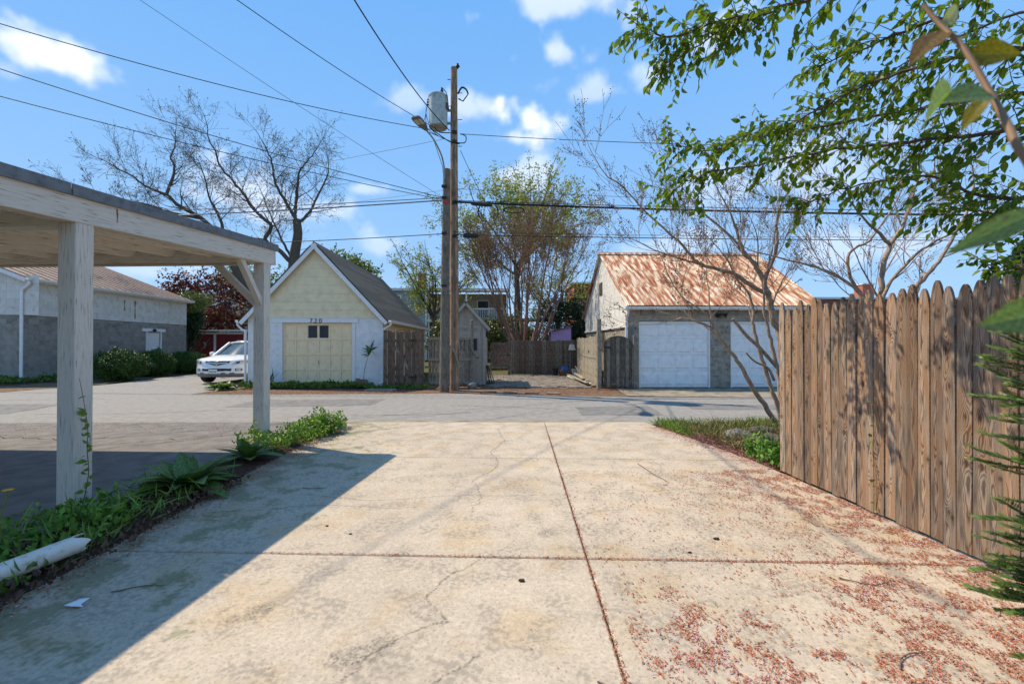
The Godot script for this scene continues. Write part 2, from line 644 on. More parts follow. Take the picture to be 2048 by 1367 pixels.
	M.wire = plain(lin(0.02, 0.02, 0.022), 0.7)
	M.wire_grey = plain(lin(0.16, 0.16, 0.16), 0.6)
	M.dark_glass = plain(lin(0.03, 0.033, 0.036), 0.08)


# ---------------------------------------------------------------- ground
func flat(poly: Array, y: float) -> MB:
	var mb := MB.new()
	var p2 := PackedVector2Array()
	for p in poly:
		p2.push_back(Vector2(p[0], p[1]))
	var idx := Geometry2D.triangulate_polygon(p2)
	for i in range(0, idx.size(), 3):
		var a := p2[idx[i]]
		var b := p2[idx[i + 1]]
		var d := p2[idx[i + 2]]
		var va := Vector3(a.x, y, a.y)
		var vb := Vector3(b.x, y, b.y)
		var vd := Vector3(d.x, y, d.y)
		if (vb - va).cross(vd - va).y < 0.0:
			mb.tri(va, vd, vb, a, d, b)
		else:
			mb.tri(va, vb, vd, a, b, d)
	return mb


# a loose outline: each edge cut up and pushed about a little
func ragged(poly: Array, step: float, amount: float, sd: int) -> Array:
	var nz := FastNoiseLite.new()
	nz.seed = sd
	nz.frequency = 1.3
	nz.fractal_octaves = 3
	var out := []
	for i in poly.size():
		var a := Vector2(poly[i][0], poly[i][1])
		var b := Vector2(poly[(i + 1) % poly.size()][0], poly[(i + 1) % poly.size()][1])
		var m := maxi(int(a.distance_to(b) / step), 1)
		for k in m:
			var p := a.lerp(b, float(k) / m)
			p += Vector2(nz.get_noise_2d(p.x, p.y), nz.get_noise_2d(p.x + 71.0, p.y - 33.0)) * amount
			out.append([p.x, p.y])
	return out


const DX0 := -2.78
const DX1 := 3.12
const DZ0 := 2.0
const DZ1 := -8.25


func drive_texture() -> ImageTexture:
	var w := 768
	var h := 1344
	var ns := []
	for k in [[41, 0.0045, 4], [42, 0.02, 4], [43, 0.16, 2], [44, 0.012, 3], [45, 0.33, 2]]:
		var f := FastNoiseLite.new()
		f.seed = k[0]
		f.frequency = k[1]
		f.fractal_octaves = k[2]
		ns.append(f.get_image(w, h, false, false, true).get_data())
	var a0: PackedByteArray = ns[0]
	var a1: PackedByteArray = ns[1]
	var a2: PackedByteArray = ns[2]
	var a3: PackedByteArray = ns[3]
	var a4: PackedByteArray = ns[4]
	var out := PackedByteArray()
	out.resize(w * h * 3)
	for y in h:
		var z := lerpf(DZ0, DZ1, (y + 0.5) / h)
		for x in w:
			var i := y * w + x
			var wx := lerpf(DX0, DX1, (x + 0.5) / w)
			var big := a0[i] / 255.0
			var mid := a1[i] / 255.0
			var fin := a2[i] / 255.0
			var pat := a3[i] / 255.0
			var hsh := (x * 374761393 + y * 668265263) & 0x7fffffff
			hsh = ((hsh ^ (hsh >> 13)) * 1274126177) & 0x7fffffff
			var grain := 0.5 * a4[i] / 255.0 + 0.5 * float(hsh & 255) / 255.0
			# worn cement with aggregate showing
			var k := 0.90 + 0.07 * big + 0.10 * (mid - 0.5) + 0.15 * (fin - 0.5) + 0.14 * (grain - 0.5)
			var r := 208.0 * k
			var g := 192.0 * k
			var b := 170.0 * k
			# warm clay-coloured stain, in patches
			if pat > 0.56:
				var t := minf((pat - 0.56) * 4.0, 1.0) * 0.35
				r = lerpf(r, 204.0 * k, t)
				g = lerpf(g, 174.0 * k, t)
				b = lerpf(b, 130.0 * k, t)
			# pitted, greyer surface
			if mid < 0.42 and fin < 0.45:
				var t2 := 0.22
				r = lerpf(r, 118.0, t2)
				g = lerpf(g, 114.0, t2)
				b = lerpf(b, 106.0, t2)
			# exposed grit
			if grain > 0.70 and fin > 0.52:
				r *= 0.80
				g *= 0.79
				b *= 0.78
			# green algae growing along the bed
			var edge := (-1.75 - wx) * 0.75 + (mid - 0.5) * 1.7 + (fin - 0.5) * 0.8 + (big - 0.5) * 0.8
			if edge > 0.25 and z < -1.0:
				var t3 := minf((edge - 0.25) * 1.1, 0.5)
				r = lerpf(r, 92.0 * k, t3)
				g = lerpf(g, 98.0 * k, t3)
				b = lerpf(b, 62.0 * k, t3)
			out[i * 3] = int(clampf(r, 0, 255))
			out[i * 3 + 1] = int(clampf(g, 0, 255))
			out[i * 3 + 2] = int(clampf(b, 0, 255))
	# hairline cracks, oil spots
	rng.seed = 31
	var cracks := [
		[[-0.05, -7.4], [0.02, -6.4], [-0.13, -5.7], [-0.05, -5.1], [-0.28, -4.5], [-0.2, -4.05], [-0.24, -3.7]], [[-1.9, -4.2], [-1.2, -4.0], [-0.5, -4.12], [0.2, -4.1], [0.58, -4.15]],
		[[-0.15, -2.9], [-0.42, -2.45], [-0.3, -2.25], [-0.62, -1.95], [-0.8, -1.55], [-1.05, -1.1], [-1.0, -0.4]], [[-0.1, -2.0], [-0.35, -1.75], [-0.5, -1.5]], [[-2.5, -3.75], [-1.6, -3.9], [-0.9, -3.82]],
		[[1.2, -6.6], [1.9, -6.4], [2.5, -6.5]], [[0.9, -4.3], [1.5, -4.2], [2.2, -4.32]], [[-2.2, -7.0], [-1.5, -6.9], [-0.9, -7.05]], [[0.62, -1.6], [0.9, -1.2], [1.3, -0.9]],
	]
	for cr in cracks:
		for s in cr.size() - 1:
			var a := Vector2(cr[s][0], cr[s][1])
			var b := Vector2(cr[s + 1][0], cr[s + 1][1])
			var steps := int(a.distance_to(b) / 0.006)
			var jit := 0.0
			for q in steps:
				jit = clampf(jit + rnd(-0.006, 0.006), -0.035, 0.035)
				var p := a.lerp(b, float(q) / steps) + Vector2(jit, jit * 0.6)
				var ix := int((p.x - DX0) / (DX1 - DX0) * w)
				var iy := int((p.y - DZ0) / (DZ1 - DZ0) * h)
				for o in [[0, 0, 0.72], [1, 0, 0.9]]:
					if rng.randf() < 0.3:
						continue
					var xx: int = clampi(ix + o[0], 0, w - 1)
					var yy: int = clampi(iy + o[1], 0, h - 1)
					var j := (yy * w + xx) * 3
					out[j] = int(out[j] * o[2])
					out[j + 1] = int(out[j + 1] * o[2])
					out[j + 2] = int(out[j + 2] * o[2])
	var spots := [[-0.55, -2.2, 0.16], [-0.85, -1.95, 0.12], [-0.66, -2.05, 0.1], [-0.9, -1.62, 0.14], [-0.45, -1.65, 0.1], [-1.35, -2.35, 0.09], [0.1, -3.55, 0.16], [-0.1, -3.4, 0.12], [0.25, -3.3, 0.1], [-0.2, -1.45, 0.12], [1.7, -5.2, 0.15], [-1.5, -6.2, 0.2], [0.2, -6.5, 0.2]]
	for sp in spots:
		for q in 350:
			var aa := rnd(0, TAU)
			var rr: float = sp[2] * sqrt(rng.randf())
			var p := Vector2(sp[0] + cos(aa) * rr * 1.5, sp[1] + sin(aa) * rr)
			var ix := clampi(int((p.x - DX0) / (DX1 - DX0) * w), 0, w - 1)
			var iy := clampi(int((p.y - DZ0) / (DZ1 - DZ0) * h), 0, h - 1)
			if a1[iy * w + ix] < 122:
				var j := (iy * w + ix) * 3
				out[j] = int(maxf(out[j] * 0.86, 96))
				out[j + 1] = int(maxf(out[j + 1] * 0.86, 90))
				out[j + 2] = int(maxf(out[j + 2] * 0.86, 80))
	return ImageTexture.create_from_image(Image.create_from_data(w, h, false, Image.FORMAT_RGB8, out))


func joint_x(z: float) -> float:
	return 0.52 + (-1.9 - z) * 0.043


func make_ground() -> void:
	structure("ground", flat([[-220, 60], [220, 60], [220, -320], [-220, -320]], -0.05), M.ground)
	# the alley, a little skewed to the buildings beyond it
	structure("alley", flat(ragged([[-70, -7.9], [-3.3, -7.95], [3.0, -7.85], [70, -7.6], [70, -6.4 - 5.2], [8, -11.55], [2.6, -12.1], [-1.5, -12.95], [-7, -12.75], [-15, -13.5], [-70, -16.5]], 0.5, 0.10, 3), -0.012), M.asphalt)
	# repairs and tarred cracks in the old asphalt
	var patch_m := tri(lin(0.27, 0.258, 0.24), M.blotch, Vector3(0.5, 0.5, 0.5), 0.92, M.speck, Vector3(1.2, 1.2, 1.2))
	for q in [[[-6.3, -10.2], [-3.1, -10.4], [-3.0, -11.6], [-6.2, -11.5]], [[1.6, -8.9], [3.3, -8.8], [3.4, -10.1], [1.7, -10.0]], [[-13.5, -9.4], [-10.2, -9.3], [-10.4, -10.8], [-13.2, -10.9]], [[4.2, -9.6], [9.5, -9.3], [9.6, -10.0], [4.3, -10.4]]]:
		structure("asphalt_patch", flat(ragged(q, 0.15, 0.10, 31), -0.008), patch_m)
	rng.seed = 35
	for q in [[-9.5, -9.2, -5.0, -10.1], [-4.2, -8.7, -0.6, -9.0], [0.2, -11.6, 4.8, -11.1], [-1.2, -10.4, 1.4, -9.7], [-16, -11.4, -10.4, -11.9], [3.6, -8.4, 7.4, -8.9], [-7.4, -12.2, -2.6, -12.4], [-6.2, -6.2, -3.9, -6.9], [-9.0, -7.0, -6.0, -6.7]]:
		var cm := MB.new()
		var a := Vector3(q[0], -0.004 if q[1] < -7.9 else -0.001, q[1])
		var b := Vector3(q[2], a.y, q[3])
		var last := a
		var off := 0.0
		var half := 0.006
		for k in range(1, 40):
			off = clampf(off + rnd(-0.07, 0.07), -0.3, 0.3)
			var p := a.lerp(b, k / 39.0) + Vector3(0, 0, off)
			var h2 := rnd(0.003, 0.010)
			cm.quad(last + Vector3(0, 0, half), p + Vector3(0, 0, h2), p - Vector3(0, 0, h2), last - Vector3(0, 0, half))
			last = p
			half = h2
		structure("asphalt_crack", cm, M.soil)
	structure("parking_lot", flat(ragged([[-3.25, 3], [-3.2, -3], [-3.15, -7.7], [-3.2, -8.2], [-60, -8.2], [-60, 3]], 0.5, 0.08, 4), -0.006), M.lot)
	structure("side_drive", flat(ragged([[-15.2, -13.2], [-9.0, -12.6], [-8.95, -15.6], [-8.9, -27.5], [-15.0, -27.5], [-14.9, -20], [-14.2, -16.4]], 0.6, 0.15, 5), -0.018), M.asphalt)
	structure("verge", flat(ragged([[-9.2, -12.6], [-1.5, -12.85], [2.6, -12.0], [3.6, -12.1], [3.6, -15.2], [-3.0, -15.9], [-9.0, -15.5]], 0.4, 0.12, 6), -0.024), M.dirt)
	structure("far_verge", flat(ragged([[-40, -14.9], [-15.2, -13.4], [-14.6, -16.5], [-15.2, -20], [-15.4, -27], [-18.2, -27], [-18.2, -17], [-40, -17]], 0.4, 0.15, 7), -0.028), M.dirt)
	structure("garage_apron", flat(ragged([[3.5, -12.15], [8.0, -11.5], [14, -11.2], [14, -14.3], [3.7, -14.3]], 0.7, 0.05, 8), -0.004), M.apron)
	# driveway slabs, cast with open joints between them
	var dm := plain(Color.WHITE, 0.9)
	dm.albedo_texture = drive_texture()
	dm.detail_enabled = true
	dm.detail_albedo = M.speck
	dm.detail_blend_mode = BaseMaterial3D.BLEND_MODE_MUL
	dm.detail_uv_layer = BaseMaterial3D.DETAIL_UV_2
	dm.uv2_triplanar = true
	dm.uv2_world_triplanar = true
	dm.uv2_scale = Vector3(1.7, 1.7, 1.7)
	var drive := Node3D.new()
	drive.name = "driveway"
	drive.set_meta("kind", "structure")
	add_child(drive)
	var xs := [DX0, 0.60, DX1]
	var zs := [2.0, -0.35, -2.92, -5.48, -8.05]
	var skew := 0.06
	for i in 2:
		for j in 4:
			var g := 0.005
			var za: float = zs[j] - g
			var zb: float = zs[j + 1] + g
			# the long joint runs a little askew
			var xa: float = xs[i] if i == 0 else joint_x(za) + g
			var xb: float = joint_x(za) - g if i == 0 else xs[2]
			var xa2: float = xs[i] if i == 0 else joint_x(zb) + g
			var xb2: float = joint_x(zb) - g if i == 0 else xs[2]
			# corners near-left, near-right, far-right, far-left; the right edge leaves the fence beyond its end
			var c := [Vector3(xa, 0, za + xa * skew), Vector3(xb, 0, za + xb * skew), Vector3(xb2, 0, zb + xb2 * skew), Vector3(xa2, 0, zb + xa2 * skew)]
			if i == 1 and j == 3:
				c[1].x = 3.06
				c[2].x = 2.62
			elif i == 1 and j == 2:
				c[2].x = 3.06
				c[1].x = 3.16
			elif i == 1:
				c[1].x = 3.16
				c[2].x = 3.16
			if i == 1 and j == 3:
				c[2].z = -8.0
			if i == 0 and j == 3:
				c[3].z = -8.12
			var e := 0.008
			var inn := []
			var mid := Vector3.ZERO
			for p in c:
				mid += p * 0.25
			for p in c:
				inn.append(p - Vector3(signf(p.x - mid.x), 0, signf(p.z - mid.z)) * e)
			var mb := MB.new()
			var uvs := []
			for p in inn:
				uvs.append(Vector2((p.x - DX0) / (DX1 - DX0), (p.z - DZ0) / (DZ1 - DZ0)))
			mb.quad(inn[0], inn[1], inn[2], inn[3], uvs[0], uvs[1], uvs[2], uvs[3])
			for k in 4:
				var k2 := (k + 1) % 4
				var d := Vector3(0, -0.006, 0)
				mb.quad(c[k] + d, c[k2] + d, inn[k2], inn[k], uvs[k], uvs[k2], uvs[k2], uvs[k])
				mb.quad(c[k] - Vector3(0, 0.1, 0), c[k2] - Vector3(0, 0.1, 0), c[k2] + d, c[k] + d, uvs[k], uvs[k2], uvs[k2], uvs[k])
			part(drive, "slab", mb, dm)
	# the grit that fills the joints
	var jm := MB.new()
	for q in [[Vector3(joint_x(2.0) - 0.01, -0.011, 2), Vector3(joint_x(2.0) + 0.01, -0.011, 2), Vector3(joint_x(-8.0) + 0.01, -0.011, -8.0), Vector3(joint_x(-8.0) - 0.01, -0.011, -8.0)]]:
		jm.quad(q[0], q[1], q[2], q[3])
	for z in [-0.35, -2.92, -5.48]:
		jm.quad(Vector3(DX0, -0.0112, z + 0.01 + DX0 * skew), Vector3(DX1 - 0.2, -0.0112, z + 0.01 + (DX1 - 0.2) * skew), Vector3(DX1 - 0.2, -0.0112, z - 0.01 + (DX1 - 0.2) * skew), Vector3(DX0, -0.0112, z - 0.01 + DX0 * skew))
	part(drive, "joint_filler", jm, M.soil)
	# the worn edge where concrete breaks up into the alley
	structure("broken_edge", flat(ragged([[-3.0, -7.9], [2.75, -7.8], [2.6, -8.1], [1.0, -8.3], [-1.0, -8.28], [-2.9, -8.35]], 0.12, 0.10, 9), -0.0075), M.apron)
	# beds of soil beside the drive, gently mounded
	structure("planting_bed", mound([[-3.42, 1.5], [-2.74, 1.5], [-2.50, -1.4], [-2.68, -3.2], [-2.74, -5.5], [-2.72, -8.0], [-3.25, -8.1], [-3.42, -5.0]], 0.06, 21), M.soil)
	structure("corner_bed", mound([[3.06, -4.85], [3.0, -5.5], [2.86, -6.5], [2.62, -7.75], [6.5, -7.75], [6.5, -4.85]], 0.10, 22), M.soil)


# soil heaped inside an outline: low at its rim, uneven inside
func mound(outline: Array, high: float, sd: int) -> MB:
	var poly := PackedVector2Array()
	for p in outline:
		poly.push_back(Vector2(p[0], p[1]))
	var nz := FastNoiseLite.new()
	nz.seed = sd
	nz.frequency = 1.7
	var lo := poly[0]
	var hi := poly[0]
	for p in poly:
		lo = lo.min(p)
		hi = hi.max(p)
	var st := 0.11
	var mb := MB.new()
	var hgt := func(p: Vector2) -> float:
		if not Geometry2D.is_point_in_polygon(p, poly):
			return -0.035
		var d := 9.0
		for i in poly.size():
			d = minf(d, p.distance_to(Geometry2D.get_closest_point_to_segment(p, poly[i], poly[(i + 1) % poly.size()])))
		return 0.004 + high * smoothstep(0.0, 0.35, d) * (0.75 + 0.6 * nz.get_noise_2d(p.x, p.y)) + 0.012 * nz.get_noise_2d(p.x * 6, p.y * 6)
	var nx := int((hi.x - lo.x) / st) + 2
	var ny := int((hi.y - lo.y) / st) + 2
	var hh := []
	for j in ny:
		var row := PackedFloat32Array()
		for i in nx:
			row.push_back(hgt.call(lo + Vector2(i - 0.5, j - 0.5) * st))
		hh.append(row)
	for j in ny - 1:
		for i in nx - 1:
			var a := lo + Vector2(i - 0.5, j - 0.5) * st
			var p00 := Vector3(a.x, hh[j][i], a.y)
			var p10 := Vector3(a.x + st, hh[j][i + 1], a.y)
			var p11 := Vector3(a.x + st, hh[j + 1][i + 1], a.y + st)
			var p01 := Vector3(a.x, hh[j + 1][i], a.y + st)
			if maxf(maxf(p00.y, p10.y), maxf(p11.y, p01.y)) < -0.02:
				continue
			mb.quad(p01, p11, p10, p00)
	return mb


# ---------------------------------------------------------------- carport
func make_carport() -> void:
	rng.seed = 101
	var t := thing("carport", "open timber carport with flaking off-white paint and grey metal roof edge", "carport", Vector3(-3.60, 0, -3.80), -0.069)
	var sl := 0.055
	var hb := func(z: float) -> float: return 2.44 - sl * z
	var tilt := Basis(Vector3.RIGHT, atan(sl))
	# posts: square timbers, right face at x = 0
	for p in [[0.0, 0.0], [0.0, -2.62], [0.0, 3.9], [-6.2, 0.0], [-6.2, -2.62], [-6.2, 3.9]]:
		var top: float = hb.call(p[1]) + 0.02
		var mb := MB.new()
		mb.box(Vector3(p[0] - 0.08, top * 0.5 - 0.05, p[1] - 0.08), Vector3(0.16, top + 0.1, 0.16), Basis(), 0.006, Vector2(rnd(0, 3), rnd(0, 3)))
		part(t, "post", mb, M.paint_wood)
	# long edge beams
	for x in [-0.065, -6.265]:
		var mb := MB.new()
		mb.box(Vector3(x, hb.call(0.85) + 0.11, 0.85), Vector3(0.15, 0.22, 7.5), tilt, 0.005, Vector2(rnd(0, 3), rnd(0, 3)))
		part(t, "beam", mb, M.paint_wood)
	# cross headers, the far one with a pale bead along its foot
	for h in [[-2.70, 0.22, 0.0], [-0.085, 0.17, -0.03], [3.82, 0.2, 0.0]]:
		var mb := MB.new()
		mb.box(Vector3(-3.17, hb.call(h[0]) + h[1] * 0.5 + h[2], h[0]), Vector3(6.05, h[1], 0.13), Basis(), 0.005, Vector2(rnd(0, 3), rnd(0, 3)))
		part(t, "header", mb, M.paint_wood_b)
	var bead := MB.new()
	bead.box(Vector3(-3.2, hb.call(-2.62) - 0.014, -2.66), Vector3(5.9, 0.025, 0.05), Basis(), 0.004)
	part(t, "bead", bead, M.paint_wood)
	# rafters with rounded lower ends
	for k in 9:
		var x := -0.72 - 0.6 * k
		var prof := PackedVector2Array([Vector2(-2.60, 0.13), Vector2(-2.60, 0.07), Vector2(-2.57, 0.03), Vector2(-2.50, 0.0), Vector2(4.3, 0.0), Vector2(4.3, 0.13)])
		var poly := PackedVector2Array()
		for p in prof:
			poly.push_back(Vector2(-p.x, p.y + 0.085))
		poly.reverse()
		var mb := MB.new()
		# outline in (−z, y), pushed along x
		mb.prism(poly, -0.022, 0.022, Transform3D(Basis(Vector3(0, 0, -1), Vector3.UP, Vector3(1, 0, 0)), Vector3.ZERO), Vector2(rnd(0, 3), rnd(0, 3)))
		for i in mb.uv.size():
			mb.uv[i] = Vector2(mb.uv[i].y, mb.uv[i].x)
		part(t, "rafter", mb, M.paint_wood_b, Vector3(x, 2.44, 0), tilt)
	# roof boards seen from below, then the metal skin above
	for k in 13:
		var mb := MB.new()
		var z := 4.3 - 0.56 * k - 0.28
		mb.box(Vector3(-3.17, hb.call(z) + 0.235, z), Vector3(6.3, 0.02, 0.552), tilt, 0.002, Vector2(rnd(0, 3), rnd(0, 3)))
		part(t, "roof_board", mb, M.paint_wood_b)
	var skin := MB.new()
	skin.box(Vector3(-3.17, hb.call(0.85) + 0.262, 0.85), Vector3(6.36, 0.02, 7.54), tilt)
	part(t, "roof_skin", skin, M.metal_edge)
	# metal edging in lengths, open seams between them
	var seams := [4.62, 0.06, -2.52, -2.93]
	for k in 3:
		var za: float = seams[k]
		var zb: float = seams[k + 1]
		var zc := (za + zb) * 0.5
		var mb := MB.new()
		mb.box(Vector3(0.028, hb.call(zc) + 0.262, zc), Vector3(0.016, 0.098, za - zb - 0.006), tilt, 0.003)
		part(t, "metal_edge", mb, M.metal_edge)
	var far_edge := MB.new()
	far_edge.box(Vector3(-3.17, hb.call(-2.93) + 0.262, -2.93), Vector3(6.38, 0.098, 0.016), tilt, 0.003)
	part(t, "metal_edge", far_edge, M.metal_edge)
	# knee braces at the far post
	var h2: float = hb.call(-2.62)
	var b1 := MB.new()
	var a := Vector3(-0.14, h2 - 0.60, -2.70)
	var b := Vector3(-0.78, h2 + 0.02, -2.70)
	b1.box((a + b) * 0.5, Vector3(0.085, a.distance_to(b) + 0.06, 0.085), along(b - a), 0.004, Vector2(1.2, 0.4))
	part(t, "brace", b1, M.paint_wood)
	var b2 := MB.new()
	a = Vector3(-0.07, h2 - 0.58, -2.64)
	b = Vector3(-0.07, h2 + 0.02, -2.16)
	b2.box((a + b) * 0.5, Vector3(0.08, a.distance_to(b) + 0.05, 0.08), along(b - a), 0.004, Vector2(0.2, 1.4))
	part(t, "brace", b2, M.paint_wood)
	# one rusting nail head with the streak it has bled down the beam
	var rm := plain(lin(0.22, 0.10, 0.04), 0.95)
	var st := MB.new()
	var px := 0.0
	for k in 7:
		var y0 := -0.018 * k
		var wd := 0.010 * (1.0 - k * 0.1) * rnd(0.5, 1.1)
		px += rnd(-0.003, 0.003)
		st.quad(Vector3(0, y0 - 0.018, px + wd), Vector3(0, y0 - 0.018, px - wd), Vector3(0, y0, px - wd * 1.15), Vector3(0, y0, px + wd * 1.15))
	part(t, "rust_streak", st, rm, Vector3(0.0125, hb.call(-0.36) + 0.2, -0.36))


# ---------------------------------------------------------------- masonry and cladding helpers
# concrete blocks in running bond on a mortar core: from `at` along u (unit), facing f; `holes` are [u0, u1, top]
func block_wall(parent: Node3D, at: Vector3, u: Vector3, f: Vector3, length: float, height: float, mats: Array, core: Material, holes := [], thick := 0.19, limit := 9999) -> void:
	var bw := 0.40
	var bh := 0.20
	var b := Basis(u, Vector3.UP, f)
	var row := 0
	var y := 0.0
	while y < height - 0.02:
		var hh := minf(bh, height - y)
		var x := -bw * 0.5 if row % 2 == 1 else 0.0
		while x < length - 0.01:
			var spans := [[maxf(x, 0.0), minf(x + bw, length)]]
			for ho in holes:
				if y + 0.05 < ho[2]:
					var cut := []
					for s in spans:
						if s[1] <= ho[0] or s[0] >= ho[1]:
							cut.append(s)
						else:
							if s[0] < ho[0]:
								cut.append([s[0], ho[0]])
							if s[1] > ho[1]:
								cut.append([ho[1], s[1]])
					spans = cut
			for s in spans:
				var wd: float = s[1] - s[0]
				if wd < 0.04 or limit <= 0:
					continue
				limit -= 1
				var size := Vector3(snappedf(wd, 0.01) - 0.010, snappedf(hh, 0.01) - 0.010, 0.03)
				bx(parent, "block", at + u * (s[0] + s[1]) * 0.5 + Vector3.UP * (y + hh * 0.5) + f * (-0.015 + rnd(-0.0012, 0.0012)), size, mats[rng.randi() % mats.size()], 0.004, b)
			x += bw
		y += bh
		row += 1
	# core behind the blocks, in upright strips between openings
	var edges := [0.0]
	for ho in holes:
		edges.append(ho[0])
		edges.append(ho[1])
	edges.append(length)
	for k in range(0, edges.size() - 1):
		var e0: float = edges[k]
		var e1: float = edges[k + 1]
		var y0 := 0.0
		for ho in holes:
			if absf(ho[0] - e0) < 0.01 and absf(ho[1] - e1) < 0.01:
				y0 = ho[2]
		if e1 - e0 < 0.02 or height - y0 < 0.02:
			continue
		bx(parent, "mortar_core", at + u * (e0 + e1) * 0.5 + Vector3.UP * (y0 + height) * 0.5 - f * (0.0045 + thick * 0.5), Vector3(e1 - e0, height - y0, thick), core, 0.0, b)


# one lapped board: a trapezoid between heights y0 and y1, foot proud of its head
func lap_board(parent: Node3D, called: String, at: Vector3, u: Vector3, f: Vector3, l0: float, r0: float, y0: float, l1: float, r1: float, y1: float, m: Material, proud := 0.016) -> void:
	var mb := MB.new()
	var up := Vector3.UP
	var a := u * l0 + up * y0 + f * proud
	var b := u * r0 + up * y0 + f * proud
	var c := u * r1 + up * y1 + f * 0.003
	var d := u * l1 + up * y1 + f * 0.003
	mb.quad(a, b, c, d)
	mb.quad(u * l0 + up * y0, u * r0 + up * y0, b, a)
	mb.quad(u * l0 + up * y0, a, d, u * l1 + up * y1)
	mb.quad(b, u * r0 + up * y0, u * r1 + up * y1, c)
	part(parent, called, mb, m, at)


func downspout(parent: Node3D, path: Array, r := 0.038) -> void:
	var p := smooth_line(path, 4)
	var mb := MB.new()
	mb.tube(p, taper(p.size(), r, r), 8)
	part(parent, "downspout", mb, M.gutter)


func gutter(parent: Node3D, a: Vector3, b: Vector3, out_dir: Vector3) -> void:
	var d := (b - a)
	var l := d.length()
	var poly := PackedVector2Array([Vector2(0, 0), Vector2(0.07, 0), Vector2(0.10, 0.04), Vector2(0.115, 0.10), Vector2(0.105, 0.10), Vector2(0.09, 0.045), Vector2(0.065, 0.012), Vector2(0.01, 0.012), Vector2(0.01, 0.09), Vector2(0, 0.09)])
	var z := d.normalized()
	var x := out_dir
	var bs := Basis(x, Vector3.UP, z)
	if bs.determinant() < 0.0:
		bs = Basis(x, Vector3.UP, -z)
		a = b
	var mb := MB.new()
	mb.prism(poly, 0.0, l, Transform3D(bs, a))
	part(parent, "gutter", mb, M.gutter)


